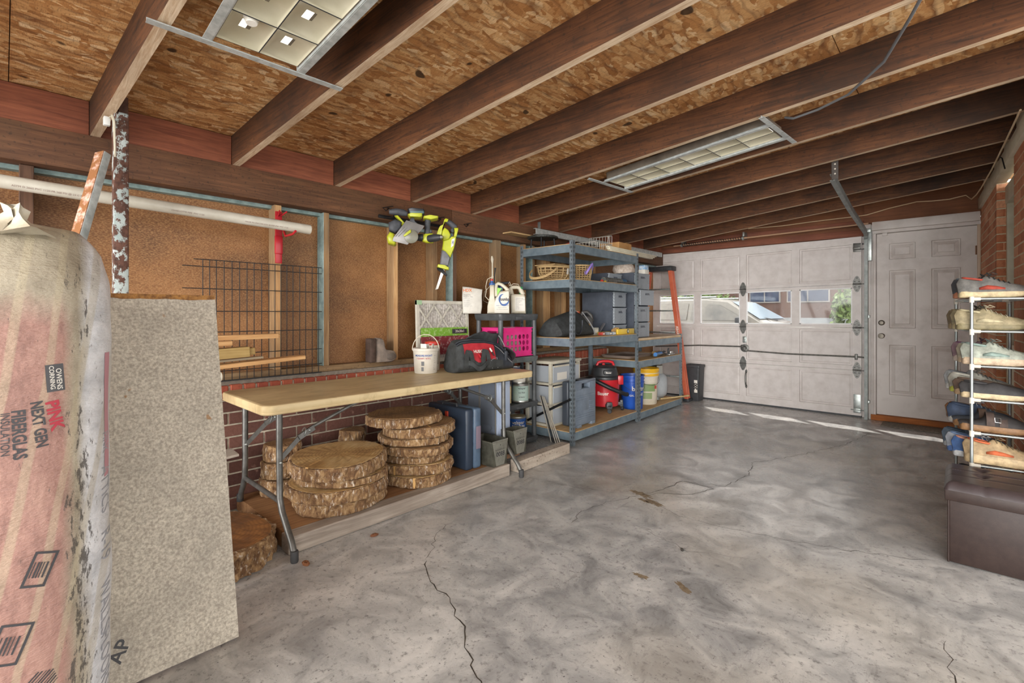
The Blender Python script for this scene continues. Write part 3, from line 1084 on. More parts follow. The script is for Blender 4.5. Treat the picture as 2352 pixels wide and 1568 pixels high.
# ---- leaning fibre board
m_board = MAT('fibre_board_face', 'd8d0c0', .8, col2='a0978a', vs=110, stretch=(1, 1, 1), lo=.30, hi=.62, bmp=.55, bs=70, bd=.005, detail=9)
nt = m_board.node_tree
b_ = nt.nodes['Principled BSDF']
lk = b_.inputs['Base Color'].links[0].from_socket
v = coords(nt, (1, 1, 1))
fl = noise_(nt, coords(nt, (1, 16, 60), (.25, 0, 0)), 3, 4, .7, 1.0)
c = mix(nt, ramp(nt, fl, [(.55, (0, 0, 0)), (.68, (.65, .65, .65))]), lk, hexc('d9d4c4'))
big = noise_(nt, v, 3.2, 6, .7)
c = mix(nt, ramp(nt, big, [(.48, (0, 0, 0)), (.72, (.45, .45, .45))]), c, hexc('827c73'))
kn = noise_(nt, v, 16, 2, .5)
c = mix(nt, ramp(nt, kn, [(.76, (0, 0, 0)), (.79, (.7, .7, .7))]), c, hexc('9a6a32'))
nt.links.new(c, b_.inputs['Base Color'])
m_osbedge = MAT('board_edge', 'a9783f', .8, col2='6f4a26', vs=60, bmp=.5)
bo = thing('fibre_board', 'grey mottled fibre board leaning behind the insulation bundle, by the stack of log slices', 'board', (-1.905, 0, 0))
mb = MB()
th = .026
dx, dz = -.285, 1.25
L = math.hypot(dx, dz)
n = Vector((dz, 0, -dx)).normalized() * th
o0 = Vector((-.012, 0, 0.012))
P = []
for y in (.215, .590):
 for q in (0, 1):
  base = o0 + Vector((dx, 0, dz)) * q
  P += [base + Vector((0, y, 0)), base + Vector((0, y, 0)) - n]
# P: y0q0 f,b ; y0q1 f,b ; y1q0 f,b ; y1q1 f,b
mb.poly(P, [(0, 4, 6, 2)])
mb.mi = 1
mb.poly(P, [(1, 3, 7, 5), (0, 2, 3, 1), (4, 5, 7, 6), (2, 6, 7, 3), (0, 1, 5, 4)])
mb.obj('panel', [m_board, m_osbedge], bo, smooth=0)
mb = MB()
nn_ = n.normalized()
cut = [Vector((0, .217 + .0186 * k, 0)) for k in range(21)]
rr = random.Random(2)
mb.loft([[o0 + Vector((dx, 0, dz)) * (.988 - rr.uniform(0, .004)) + c_ + nn_ * .0012 for c_ in cut], [o0 + Vector((dx, 0, dz)) * 1.0005 + c_ + nn_ * .0012 for c_ in cut], [o0 + Vector((dx, 0, dz)) * 1.0005 + c_ - nn_ * .024 for c_ in cut]], closed=False)
mb.obj('chipped_edge', m_osbedge, bo, smooth=0)
def onboard(y0, q0):
 def f(u, v):
  y, q = y0 + u, q0 + v / L
  return o0 + Vector((dx * q, y, dz * q)) + n.normalized() * .0008
 return f
def onb2(u, v):
 a = R(62)
 return onboard(.255, .085)(u * math.cos(a) - v * math.sin(a), u * math.sin(a) + v * math.cos(a))
lettering('stencil_mark', 'AP', .055, m_ink, bo, onb2, .001)
# ---- rusty post beside the board
def RUST(name):
 m, nt, b = _new(name)
 v = coords(nt, (1, 1, .7))
 f = noise_(nt, v, 22, 7, .72)
 rust = ramp(nt, noise_(nt, v, 60, 4), [(.3, hexc('3b251c')), (.7, hexc('6a4638'))])
 paint = ramp(nt, noise_(nt, v, 12, 4), [(.3, hexc('93a09e')), (.7, hexc('c3ccca'))])
 c = mix(nt, ramp(nt, f, [(.52, (0, 0, 0)), (.55, (1, 1, 1))]), rust, paint)
 nt.links.new(c, b.inputs['Base Color'])
 b.inputs['Roughness'].default_value = .75
 bump(nt, b, f, .5, .004)
 return m
m_rust = RUST('peeling_rust')
po = thing('rusty_post', 'rusty steel roof post with peeling pale paint, rising behind the fibre board to the rafters', 'post', (-2.88, .380, 0))
mb = MB()
mb.box(-.028, -.028, 0, .028, .028, 2.13, bev=.004)
mb.obj('post_tube', m_rust, po)
mb = MB()
mb.box(-.032, -.006, 2.05, .0, .03, zr(-2.88) + .10, bev=.003)
mb.cyl((.029, .0, 2.075), (.034, .0, 2.075), .007, n=10)
mb.obj('top_bracket', MAT('dark_rust', '4b342a', .7, .3, col2='6a4a3a', vs=30), po)
# cable clamp and wires at the post top
wc = thing('cable_clamp', 'small white cable clamp with two thin wires on the rafter beside the rusty post', 'clamp', (-2.83, .325, 2.065))
mb = MB()
mb.box(-.014, -.012, -.02, .014, .012, .02, bev=.004)
mb.obj('clamp_body', MAT('clamp_plastic', 'd6d6d2', .4), wc)
for s_ in (0, 1):
 mb = MB()
 mb.tube([(.006 + .006 * s_, .006, .012), (.014, .014 + .005 * s_, .03), (.018, .022 + .004 * s_, 0), (.018, .026 + .002 * s_, -.16)], .0028, 6)
 mb.obj('wire', MAT('cream_wire', 'cfc8b4', .5), wc)
# ---- leaning white-edged slab behind the bundle
sl = thing('painted_slab', 'white slab with a worn brown edge, tilted behind the insulation bundle against the rusty post', 'slab')
mb = MB()
a, b = Vector((-2.50, .140, 1.05)), Vector((-2.77, .335, 1.90))
ax_ = (b - a).normalized()
upv = Vector((.55, -.83, 0))
upv = (upv - ax_ * upv.dot(ax_)).normalized()
sidev = ax_.cross(upv)
Mx = Matrix((sidev, ax_, upv)).transposed().to_4x4()
Mx.translation = a
mb.box(-.050, 0, 0, .0, (b - a).length, .032, M=Mx, bev=.003)
mb.obj('slab_body', [MAT('white_laminate', 'c9d0cf', .5, col2='9aa3a3', vs=20)], sl)
mb = MB()
mb.box(-.048, .0, .0315, -.002, (b - a).length - .002, .0345, M=Mx)
mb.obj('worn_edge', MAT('worn_edge', '8a5a33', .8, col2='d0a898', vs=22, lo=.5, hi=.62, bmp=.4), sl)
# ---- PVC pipe on its hangers
pv = thing('pvc_pipe', 'long white plastic pipe running level along the wall above the wire panel', 'pipe', (0, 0, 0))
mb = MB()
pa, pb = Vector((-3.03, -1.3, 1.800)), Vector((-3.03, 1.345, 1.727))
dv = (pb - pa).normalized()
u_ = dv.cross(Vector((0, 0, 1))).normalized()
v_ = u_.cross(dv)
rings = []
ro = .030
for p, r in ((pb - dv * .2, ro * .82), (pb, ro * .84), (pb, ro), (pa, ro)):
 rings.append([p + (u_ * math.cos(2 * math.pi * k / 32) + v_ * math.sin(2 * math.pi * k / 32)) * r for k in range(32)])
mb.loft(rings)
mb.obj('pipe_body', MAT('pvc', 'd3cec1', .35, col2='bdb7a8', vs=6), pv, smooth=50)
def onpipe(s0):
 def f(u, v):
  t = -.55 + v / ro
  p = pa + dv * (s0 + u) + (u_ * math.cos(t) + v_ * math.sin(t)) * (ro + .0006)
  return p
 return f
m_pin = MAT('pipe_ink', '8a6f68', .6)
for s0, t in ((1.45, 'ASTM D 2665 PVC 1120 PR 260 PSI @ 23 C NSF'), (1.98, 'CHARLOTTE PIPE  PVC 1120'), (2.38, 'MADE IN USA 2 IN SCH 40 NSF-PW  PVC 1120')):
 lettering('pipe_print', t, .012, m_pin, pv, onpipe(s0), 0, cut=.02)
m_red = MAT('red_plastic', 'b3202c', .35, coat=.2)
cl = thing('pipe_hanger', 'red pipe hanger on the new stud, holding the end of the white plastic pipe', 'hanger', (-3.262, 1.238, 0))
mb = MB()
mb.box(0, -.02, 1.52, .012, .022, 1.86, bev=.003)
mb.box(0, -.024, 1.58, .02, .024, 1.70, bev=.006)
mb.obj('back_plate', m_red, cl)
mb = MB()
mb.tube([(.008, 0, 1.79), (.06, 0, 1.765), (.12, 0, 1.69 - .004), (.20, 0, 1.686), (.235, 0, 1.686), (.275, 0, 1.70)], .007, 8)
mb.obj('arm', m_red, cl)
mb = MB()
for s_ in (-1, 1):
 mb.tube([(.012, .006 * s_, 1.83), (.05, .012 * s_, 1.835), (.085, .022 * s_, 1.85)], .005, 8)
mb.obj('prong', m_red, cl)
# ---- black wire panel standing on the brick ledge
wp = thing('wire_grid', 'black wire grid panel standing behind the table against two studs', 'wire panel', (-3.225, 0, 0))
YV = [.80, .835, .87, .911, .954, .995, 1.037, 1.078, 1.122, 1.166, 1.203, 1.239, 1.278, 1.317, 1.361, 1.401, 1.446, 1.49]
ZH = [1.507, 1.466, 1.337, 1.204, 1.08, .947, .845, .785]
mb = MB()
mb.box(-.0035, .755, .785 - .0035, .0035, 1.51, .785 + .0035)
for z in ZH:
 mb.cyl((0, .70 if z == 1.466 or z == 1.337 else .755, z), (0, 1.515, z), .0026, n=6)
mb.obj('cross_wire', m_blackm, wp)
for y in YV:
 mb = MB()
 mb.cyl((.005, y, .784), (.005, y, 1.51), .0024, n=6)
 mb.obj('upright_wire', m_blackm, wp)
# ---- scrap lumber lying across, behind the board
m_lum = WOOD('fresh_lumber', 'c08a52', 'efc68e', 1, scale=.8)
m_lumg = WOOD('treated_lumber', '9c7e45', 'cdb277', 1, scale=.8)
LB = [('fresh board with a mitred end, topmost of the scrap lumber behind the fibre board', (-2.92, .43, 1.056), (-2.92, 1.10, 1.060), .07, .026, m_lum),
      ('short square offcut tucked under the topmost scrap board', (-2.885, .43, 1.0235), (-2.885, .85, 1.030), .05, .025, m_lum),
      ('thick greenish treated post end in the middle of the scrap lumber', (-2.90, .43, .958), (-2.89, .935, .980), .075, .055, m_lumg),
      ('flat pale offcut lying on the lowest long scrap board', (-2.95, .43, .917), (-2.95, 1.03, .938), .05, .012, MAT('grey_wood', 'b8aa90', .8)),
      ('long fresh board with a knot, lowest of the scrap lumber', (-2.90, .43, .887), (-2.90, 1.245, .928), .08, .022, m_lum)]
for lab, a, b, w_, h_, m in LB:
 o = thing('scrap_board', lab, 'board', a, group='scrap lumber behind the fibre board')
 mb = MB()
 mb.bar((0, 0, 0), Vector(b) - Vector(a), w_, h_, bev=.002)
 mb.obj('plank', m, o, smooth=0)
 if 'knot' in lab:
  mb = MB()
  mb.ball((w_ / 2, .86, .035), (.0012, .010, .006), 12, 6)
  mb.obj('knot', MAT('knot', '5a3a20', .8), o)
 if 'treated' in lab or 'topmost of' in lab:
  mb = MB()
  e = Vector(b) - Vector(a)
  mb.bar(e, e + Vector((0, .03 if 'post' in lab else .012, .002)), w_ * .8, h_ * .7, bev=.004)
  mb.obj('cut_end', m, o, smooth=0)
o = thing('roll_end', 'white plastic tube end poking out below the scrap lumber', 'tube', (-2.88, .43, .842))
mb = MB()
mb.cyl((0, 0, 0), (0, .37, .012), .024, n=20)
mb.obj('tube_body', MAT('white_tube', 'cfcabb', .5), o)
# two brackets that carry the scrap lumber (hidden behind the fibre board)
o = thing('lumber_bracket', 'dark wooden bracket under the scrap lumber, behind the fibre board', 'bracket', (-3.26, .50, 0))
mb = MB()
mb.box(0, -.03, .785, .46, .03, .815)
mb.box(0.335, -.03, .812, .30 + .16, .03, .8205)
mb.obj('bracket_arm', m_stud_dark, o, smooth=0)
# ---- boot on the sill
bt = thing('boot', 'old grey felt boot with a dark sole, lying on the wall sill beside a stud', 'boot', (-3.285, 1.93, .8225))
mb = MB()
prof = [(-.005, .0), (.14, .0), (.175, .012), (.185, .04), (.165, .075), (.12, .085), (.085, .088), (.068, .11), (.062, .15), (.05, .18), (.018, .183), (.0, .16)]
mb.loft([[(x, a * 1.0, b) for a, b in prof] for x in (0, .012)], caps=True)
rings = []
for x, s_ in ((.0, .92), (.02, 1.0), (.05, 1.0), (.075, .93), (.085, .8)):
 rings.append([(x, .08 + (a - .08) * s_, .09 + (b - .09) * s_ if b > .02 else b) for a, b in prof])
mb = MB()
mb.loft(rings)
mb.obj('upper', MAT('grey_felt', '6d635c', .9, col2='8a7c70', vs=20, bmp=.4), bt, smooth=50)
mb = MB()
mb.box(-.0, -.05, 0, .085, -.005, .18, bev=.008)
mb.obj('sole', MAT('dark_sole', '3a2c22', .8, col2='54423a', vs=20), bt)
mb = MB()
mb.ball((.05, .125, .035), (.045, .065, .046), 20, 10)
mb.obj('toe_cap', MAT('toe_cap', '5b534e', .8, col2='74695f', vs=20), bt, smooth=60)
# ================================================================ TABLE, CURB, LOG SLICES, THINGS UNDER THE TABLE
m_ttop = MAT('table_plastic', 'd2bd92', .42, col2='b79f74', vs=7, stretch=(2.2, .7, 1), lo=.42, hi=.75, bmp=.08, bs=200)
nt = m_ttop.node_tree
b_ = nt.nodes['Principled BSDF']
lk = b_.inputs['Base Color'].links[0].from_socket
d_ = noise_(nt, coords(nt, (9, 2.5, 1)), 2.4, 7, .75)
nt.links.new(mix(nt, ramp(nt, d_, [(.55, (0, 0, 0)), (.72, (.6, .6, .6))]), lk, hexc('86714c')), b_.inputs['Base Color'])
m_leg = MAT('grey_leg_tube', '5a5956', .4, .55, col2='747370', vs=20)
TY0, TY1, TX0, TX1 = .862, 2.885, -3.125, -2.445
tb = thing('folding_table', 'long folding table with a dirty cream plastic top standing against the brick wall', 'table', (0, 0, 0))
def rrect(x0, y0, x1, y1, r, n=8):
 P = []
 for cx, cy, a0 in ((x1 - r, y1 - r, 0), (x0 + r, y1 - r, 90), (x0 + r, y0 + r, 180), (x1 - r, y0 + r, 270)):
  for k in range(n + 1):
   a = R(a0 + 90 * k / n)
   P.append((cx + r * math.cos(a), cy + r * math.sin(a)))
 return P
mb = MB()
lay = [(.02, .693), (.004, .691), (.0, .697), (.003, .704), (.001, .708), (.0, .728), (.004, .737), (.012, .7405), (.02, .7402)]
mb.loft([[(x, y, z) for x, y in rrect(TX0 + i, TY0 + i, TX1 - i, TY1 - i, .055 - i * .5)] for i, z in lay])
mb.obj('tabletop', m_ttop, tb, smooth=30)
def frame_leg(y, s, foot, rear=False):
 """a bowed leg; s = +1 front, -1 rear"""
 if s > 0:
  pts = [(-2.50, y, .692), (-2.50, y, .50), (-2.50, y + .002, .34), (-2.495, y, .26), (-2.465, y, .20), (-2.40, y, .135), (-2.35, y, .085), (-2.325, y, .045), (-2.318, y, foot)]
 else:
  pts = [(-2.995, y, .692), (-2.995, y, .5), (-2.995, y, .34), (-3.0, y, .25), (-3.03, y, .19), (-3.06, y, .15), (-3.08, y, foot)]
 return pts
PLZ = .088
for y, sg in ((.955, 1), (2.578, -1)):
 for s_ in (1, -1):
  mb = MB()
  p = frame_leg(y, s_, .022 if s_ > 0 else PLZ + .012)
  mb.tube(p, .0155, 14)
  lg = mb.obj('leg', m_leg, tb, smooth=60)
  mb = MB()
  q = Vector(p[-1])
  mb.lathe([(.0165, -.021 if s_ > 0 else -.011), (.0185, -.015 if s_ > 0 else -.008), (.0185, .03), (.0165, .034)], 16, Matrix.Translation(q))
  mb.obj('rubber_foot', MAT('foot_rubber', '3b3b3c', .7), lg)
  mb = MB()
  mb.ball((-2.483 if s_ > 0 else -2.979, y, .44), (.004, .008, .008), 10, 6)
  mb.obj('rivet', m_galv, lg)
 mb = MB()
 mb.tube([(-2.49, y, .245), (-3.0, y, .245)], .013, 12)
 mb.obj('crossbar', m_leg, tb)
 for x in (-2.515, -2.98):
  e = y + sg * .46
  mb = MB()
  mb.bar((x, y, .44), (x, y + sg * .13, .565), .006, .024)
  mb.bar((x + .008, y + sg * .10, .545), (x + .008, y + sg * .18, .585), .014, .028)
  mb.tube([(x, y + sg * .17, .585), (x, e - sg * .06, .672), (x, e, .690)], .0095, 10)
  br = mb.obj('brace', m_leg, tb)
  mb = MB()
  mb.tube([(x + .02 * math.cos(t), y + sg * .13 + .006 * math.sin(t), .567 + .022 * math.sin(t)) for t in [2 * math.pi * k / 16 for k in range(16)]], .003, 6, loop=True)
  mb.ball((x + .017, y + sg * .155, .575), (.004, .007, .007), 8, 6)
  mb.obj('lock_ring', m_galv, br)
# ---- timber curb and the boards behind it
m_curb = WOOD('weathered_timber', '83776d', 'c0b4a7', 1, scale=.6, bmp=.5)
m_curb2 = WOOD('pale_timber', 'a99b8c', 'd0c5b7', 1, scale=.6, dirt=.6)
o = thing('curb_timber', 'weathered timber curb on the floor under the table front, with brown stains', 'timber', (-2.445, 1.0, 0))
mb = MB()
mb.box(-.045, -.04, .001, .045, 1.545, .088, bev=.006)
mb.obj('beam_body', m_curb, o, smooth=0)
o = thing('curb_timber', 'short pale timber block on the floor in front of the black plastic shelf unit', 'timber', (-2.43, 2.60, 0), R(2.2))
mb = MB()
mb.box(-.045, .03, .001, .045, .70, .088, bev=.005)
mb.obj('beam_body', m_curb2, o, smooth=0)
m_plat = WOOD('platform_board', '7c5434', 'a97e54', 1, scale=.6)
for k, (x0, x1) in enumerate(((-2.665, -2.492), (-2.842, -2.668), (-3.02, -2.845), (-3.19, -3.023))):
 o = thing('platform_board', ('brown board lying right behind the timber curb, under the log slices', 'brown board second from the timber curb, under the log slices', 'brown board second from the brick wall, under the log slices', 'brown board lying along the foot of the brick wall under the table')[k], 'board', (x0, 1.0, 0), group='boards under the log slices')
 mb = MB()
 mb.box(0, -.03, .001, x1 - x0, 1.60, .086, bev=.003)
 mb.obj('plank', m_plat, o, smooth=0)
o = thing('grey_plank', 'thin grey plank end leaning on the brick wall behind the near table leg', 'plank', (-3.07, .52, .36))
mb = MB()
mb.bar((0, 0, 0), (.02, .40, .03), .16, .014, bev=.002)
mb.obj('plank', MAT('grey_wood_plank', '9a8f83', .8, col2='b5aa9d', vs=14, stretch=(6, 1, 6)), o, smooth=0)
mb = MB()
mb.box(-.075, .05, -.36, .05, .12, -.009)
mb.obj('prop', m_stud_dark, o, smooth=0)
# ---- log slices
def BARK(name):
 m, nt, b = _new(name)
 v = coords(nt, (1, 1, .55))
 f = noise_(nt, v, 26, 8, .72, .8)
 f2 = noise_(nt, coords(nt, (1, 1, .35)), 60, 5, .7)
 c = ramp(nt, f, [(.28, hexc('3d2a1c')), (.45, hexc('77573a')), (.58, hexc('a5845c')), (.72, hexc('cdb698'))])
 c = mix(nt, ramp(nt, f2, [(.56, (0, 0, 0)), (.66, (.8, .8, .8))]), c, hexc('ddd0bf'))
 nt.links.new(c, b.inputs['Base Color'])
 b.inputs['Roughness'].default_value = .9
 bump(nt, b, f, .9, .012)
 return m
def LOGEND(name, tint):
 m, nt, b = _new(name)
 tc = N(nt, 'TexCoord')
 wv = N(nt, 'TexWave', wave_type='RINGS', rings_direction='Z')
 wv.inputs['Scale'].default_value = 17
 wv.inputs['Distortion'].default_value = 9
 wv.inputs['Detail'].default_value = 3
 wv.inputs['Detail Scale'].default_value = .5
 nt.links.new(tc.outputs['Object'], wv.inputs['Vector'])
 saw = noise_(nt, coords(nt, (70, 5, 1), (0, 0, .4)), 1.0, 6, .7)
 big = noise_(nt, coords(nt, (1, 1, 1)), 4.2, 5, .65)
 c = ramp(nt, big, [(.3, hexc(tint[0])), (.5, hexc(tint[1])), (.7, hexc(tint[2]))])
 c = mix(nt, ramp(nt, wv.outputs['Fac'], [(.2, (.3, .3, .3)), (.6, (0, 0, 0))]), c, hexc('6b4524'))
 c = mix(nt, ramp(nt, saw, [(.30, (.55, .55, .55)), (.48, (0, 0, 0))]), c, hexc('4a3220'))
 nt.links.new(c, b.inputs['Base Color'])
 b.inputs['Roughness'].default_value = .8
 bump(nt, b, saw, .4, .004)
 return m
m_bark = BARK('log_bark')
m_end1 = LOGEND('log_end_fresh', ('8a6640', 'c09a62', 'dcc08e'))
m_end2 = LOGEND('log_end_weathered', ('5b4634', '8e6c48', 'b08c60'))
m_end3 = LOGEND('log_end_orange', ('4c3626', '7e5632', 'b67d42'))
def log_slice(label, loc, r, h, seed, mend, crack_=None, tilt=(0, 0), oval=(1, 1), rough=.012, group='log slices stored under the table', curl=0):
 rnd = random.Random(seed)
 o = thing('log_slice', label, 'log slice', loc, group=group, rot=(tilt[0], tilt[1], rnd.uniform(0, 6)))
 nn = 120
 ph = [rnd.uniform(0, 6.28) for _ in range(4)]
 def rad(t, z):
  base = r * (1 + .035 * math.sin(2 * t + ph[0]) + .025 * math.sin(3 * t + ph[1]) + .012 * math.sin(5 * t + ph[2]))
  return base
 rin = [Vector((rad(2 * math.pi * k / nn, 0) * math.cos(2 * math.pi * k / nn) * oval[0], rad(2 * math.pi * k / nn, 0) * math.sin(2 * math.pi * k / nn) * oval[1], 0)) for k in range(nn)]
 hv = [h + .004 * math.sin(2 * math.pi * k / nn * 2 + ph[3]) for k in range(nn)]
 m = MB()
 m.loft([[p * .95 + Vector((0, 0, .001)) for p in rin], [p * .95 + Vector((0, 0, hv[k])) for k, p in enumerate(rin)], [p * .55 + Vector((0, 0, h + .0015 * math.sin(k))) for k, p in enumerate(rin)], [p * .02 + Vector((0, 0, h)) for p in rin]])
 m.obj('heartwood', mend, o, smooth=30)
 m = MB()
 rows = 7
 rg = []
 for j in range(rows + 1):
  z = h * j / rows
  ring = []
  for k, p in enumerate(rin):
   d = noise.noise(Vector((p.x * 26, p.y * 26, z * 18 + seed))) * rough + noise.noise(Vector((p.x * 70, p.y * 70, z * 30 + seed * 3))) * rough * .7
   d += (.004 if 0 < j < rows else 0)
   ring.append(p * (1 + d / r) + Vector((0, 0, min(max(z, .001), hv[k]) + (rnd.uniform(-.004, .0) if j == rows else 0) + (rnd.uniform(0, .003) if j == 0 else 0))))
  rg.append(ring)
 inner0 = [p * .93 + Vector((0, 0, .001)) for p in rin]
 inner1 = [p * .93 + Vector((0, 0, hv[k] - .001)) for k, p in enumerate(rin)]
 m.loft([inner0] + rg + [inner1], caps=False)
 m.obj('bark', m_bark, o, smooth=0)
 if crack_ is not None:
  m = MB()
  a = crack_ - o.rotation_euler.z
  p0 = Vector((math.cos(a), math.sin(a), 0)) * r * .45
  p1 = Vector((math.cos(a + .05), math.sin(a + .05), 0)) * r * .95
  side = Vector((-math.sin(a), math.cos(a), 0))
  m.poly([p0 + Vector((0, 0, h + .0045)), p1 + side * .007 + Vector((0, 0, h + .0048)), p1 - side * .007 + Vector((0, 0, h + .0048))], [(0, 1, 2)])
  e = p1 * 1.075
  m.poly([e + side * .009 + Vector((0, 0, h)), e - side * .009 + Vector((0, 0, h)), e - side * .007 + Vector((0, 0, .004)), e + side * .007 + Vector((0, 0, .004))], [(0, 1, 2, 3)])
  m.obj('split', MAT('fresh_split', 'cfa468', .8), o, smooth=0)
 return o
s1 = ['lowest log slice of the short stack beside the near table leg', 'second log slice from the floor in the short stack beside the near table leg', 'thin log slice just below the top one of the short stack', 'broad golden log slice on top of the short stack, split at its rim']
z = .0885
for k in range(4):
 hh = (.068, .072, .045, .078)[k]
 log_slice(s1[k], (-2.668 + (.0, .012, -.01, .0)[k], 1.365 + (.0, -.01, .01, -.005)[k], z), (.245, .262, .255, .272)[k], hh, 11 + k, m_end1, crack_=R(-66) if k == 3 else None, oval=(1, 1.04))
 z += hh + .0055
s2 = ['lowest log slice of the tall stack, with a pale split in its bark', 'second log slice from the bottom of the tall stack, with a diagonal split', 'third log slice from the bottom of the tall stack', 'middle log slice of the tall stack, grey on top', 'fifth log slice from the bottom of the tall stack', 'second log slice from the top of the tall stack, splintered at its end', 'grey weathered log slice on top of the tall stack']
z = .0885
for k in range(7):
 hh = (.068, .060, .048, .056, .050, .064, .060)[k]
 log_slice(s2[k], (-2.70 + (.025, .02, .0, .015, .0, .015, -.02)[k], 1.915 + (-.01, .0, .01, .015, .0, .025, -.075)[k], z), (.225, .222, .215, .235, .222, .240, .225)[k], hh, 31 + k, m_end2 if k > 2 else m_end1, crack_=R((-40, -75, 0, 0, 0, -20, 0)[k]) if k in (0, 1, 5) else None, oval=(1.05, 1))
 z += hh + .0055
z = .0885
for k, lab in enumerate(('small log slice lowest in the pile between brick wall and short stack', 'small log slice in mid pile between brick wall and short stack', 'ragged small log slice topmost in the pile by the brick wall')):
 hh = (.10, .10, .095)[k]
 log_slice(lab, (-3.065 + .005 * k, 1.165 + .01 * k, z), .103, hh, 51 + k, m_end2, rough=.010)
 z += hh + .005
log_slice('big shaggy log slice lying on the floor between the fibre board and the table leg', (-2.63, .655, .012), .295, .125, 71, m_end3, tilt=(R(1.5), R(2.5)), rough=.022)
log_slice('mossy log slice end wedged by the brick wall between the two stacks', (-3.075, 1.66, .0885), .082, .30, 77, m_end2, rough=.012)
# ---- tool case standing on end
tc_ = thing('tool_case', 'blue grey plastic tool case with red latches standing on end beside the tall stack', 'case', (-2.75, 2.268, .0875))
m_case = MAT('case_plastic', '46566a', .38, col2='566a80', vs=12)
m_cased = MAT('case_dark', '2d3848', .4)
mb = MB()
mb.box(-.20, -.055, 0, .245, .012, .43, bev=.018, seg=3)
mb.obj('rear_shell', m_cased, tc_)
mb = MB()
mb.box(-.20, .016, 0, .25, .085, .43, bev=.018, seg=3)
mb.obj('front_shell', m_case, tc_)
mb = MB()
mb.box(.250, .030, .14, .253, .075, .30, bev=.001)
mb.obj('label_panel', MAT('worn_label', '7d6f7c', .5), tc_)
for z in (.09, .33):
 mb = MB()
 mb.box(.02, -.066, z, .05, -.055, z + .065, bev=.003)
 mb.obj('latch', MAT('orange_red_latch', 'c0442c', .4), tc_)
mb = MB()
mb.tube([(-.06, -.02, .43), (-.055, -.02, .448), (.10, -.02, .448), (.105, -.02, .43)], .008, 8)
mb.obj('handle', m_black, tc_)
# ---- two metal feeders
m_zinc = MAT('weathered_zinc', '6f6d62', .5, .55, col2='4b4a40', vs=14)
m_zincb = MAT('bright_zinc', 'b3b3a8', .38, .7, col2='96968c', vs=18)
def feeder(loc, rz, label, D=.24, q=1.0):
 o = thing('metal_feeder', label, 'feeder', loc, rz, group='metal feeders under the table')
 # trough: local x across, local y = -depth to the back; the front plate at y = 0
 m = MB()
 out = []
 for y in (0, D):
  ring = [(-.085, y, .178), (-.07, y, .0), (.07, y, .0), (.085, y, .178), (.081, y, .178), (.066, y, .006), (-.066, y, .006), (-.081, y, .178)]
  out.append(ring)
 m.loft(out)
 m.poly([(-.085, D, .178), (-.07, D, 0), (.07, D, 0), (.085, D, .178)], [(0, 1, 2, 3)])
 m.poly([(-.085, .002, .178), (-.07, .002, 0), (.07, .002, 0), (.085, .002, .178)], [(0, 1, 2, 3)])
 m.obj('trough', m_zinc, o, smooth=0)
 m = MB()
 m.prism([(-.083, .185), (.083, .185), (.042, .004), (-.042, .004)], 0, .004, Matrix.Rotation(R(90), 4, 'X') @ Matrix.Translation((0, 0, 0)))
 m.box(-.075, -.009, .165, .075, -.003, .172, bev=.002)
 pl = m.obj('end_plate', m_zincb, o)
 lettering('plate_number', '0088', .045, m_ink, o, lambda u, v: Vector((u, -.0052, .085 + v)), .0005)
 lettering('plate_text', 'IN. BUREDOCK 5', .014, m_ink, o, lambda u, v: Vector((u, -.0052, .118 + v)))
 m = MB()
 m.cyl((0, -.005, .150), (0, -.0053, .150), .004, n=10)
 m.obj('plate_hole', m_black, o)
 m = MB()
 for q in (-.084, .084):
  m = MB()
  m.box(q - .004, .001, .172, q + .004, D, .182, bev=.003)
  m.obj('rim', m_zinc, o)
 return o
feeder((-2.425, 2.466, .0895), R(92), 'metal feeder with a tapered number plate, beside the tool case')
feeder((-2.44, 2.700, .125), R(93), 'metal feeder with a tapered number plate, propped on a brick before the blue paint can', .12)
o = thing('brick', 'loose dirty brick under the second metal feeder', 'brick', (-2.535, 2.70, .0875), R(0))
mb = MB()
mb.box(-.04, -.085, .0, .04, .06, .036, bev=.004)
mb.obj('brick_body', MAT('dirty_brick', '6b5040', .9, col2='8d6c50', vs=30, bmp=.5), o, smooth=0)
# ================================================================ TOOLS ON THE BEAM, THINGS ON THE TABLE, BLACK SHELF UNIT
m_lime = MAT('lime_plastic', 'a8ad22', .4, col2='bcc234', vs=10)
m_grip = MAT('dark_rubber_grip', '33353a', .6, col2='4a4c52', vs=18)
m_greyp = MAT('grey_plastic', '5c5c5e', .45, col2='74747a', vs=14)
m_steel = MAT('bright_steel', 'b9b7b4', .3, .85, col2='9d9b98', vs=20)
m_blade = MAT('saw_blade', 'dedcd6', .3, .5)
m_offw = MAT('offwhite_plastic', 'd8d0bd', .42, col2='c5bba5', vs=8)
m_label = MAT('white_label', 'e2ddd3', .5)
m_blue = MAT('blue_print', '2a5596', .45)
m_green = MAT('green_print', '6cae3a', .5)
m_inkl = MAT('label_ink', '6a6a6c', .6)
def slab(m, pts, d0, d1, soft=.006):
 """outline in (x, z) given depth from y=d0 (front) to d1 with softened rims"""
 cx = sum(p[0] for p in pts) / len(pts)
 cz = sum(p[1] for p in pts) / len(pts)
 ext = max(max(abs(p[0] - cx) for p in pts), max(abs(p[1] - cz) for p in pts))
 k = 1 - soft / ext * 1.2
 s = math.copysign(soft, d1 - d0)
 def rg(f, y):
  return [(cx + (x - cx) * f, y, cz + (z - cz) * f) for x, z in pts]
 rings = [rg(k, d0), rg(1 - (1 - k) * .35, d0 + s * .4), rg(1, d0 + s), rg(1, d1 - s), rg(1 - (1 - k) * .35, d1 - s * .4), rg(k, d1)]
 m.loft(rings)
def zp(pts, ox, oz, s):
 return [((x - ox) / s, (oz - z) / s) for x, z in pts]
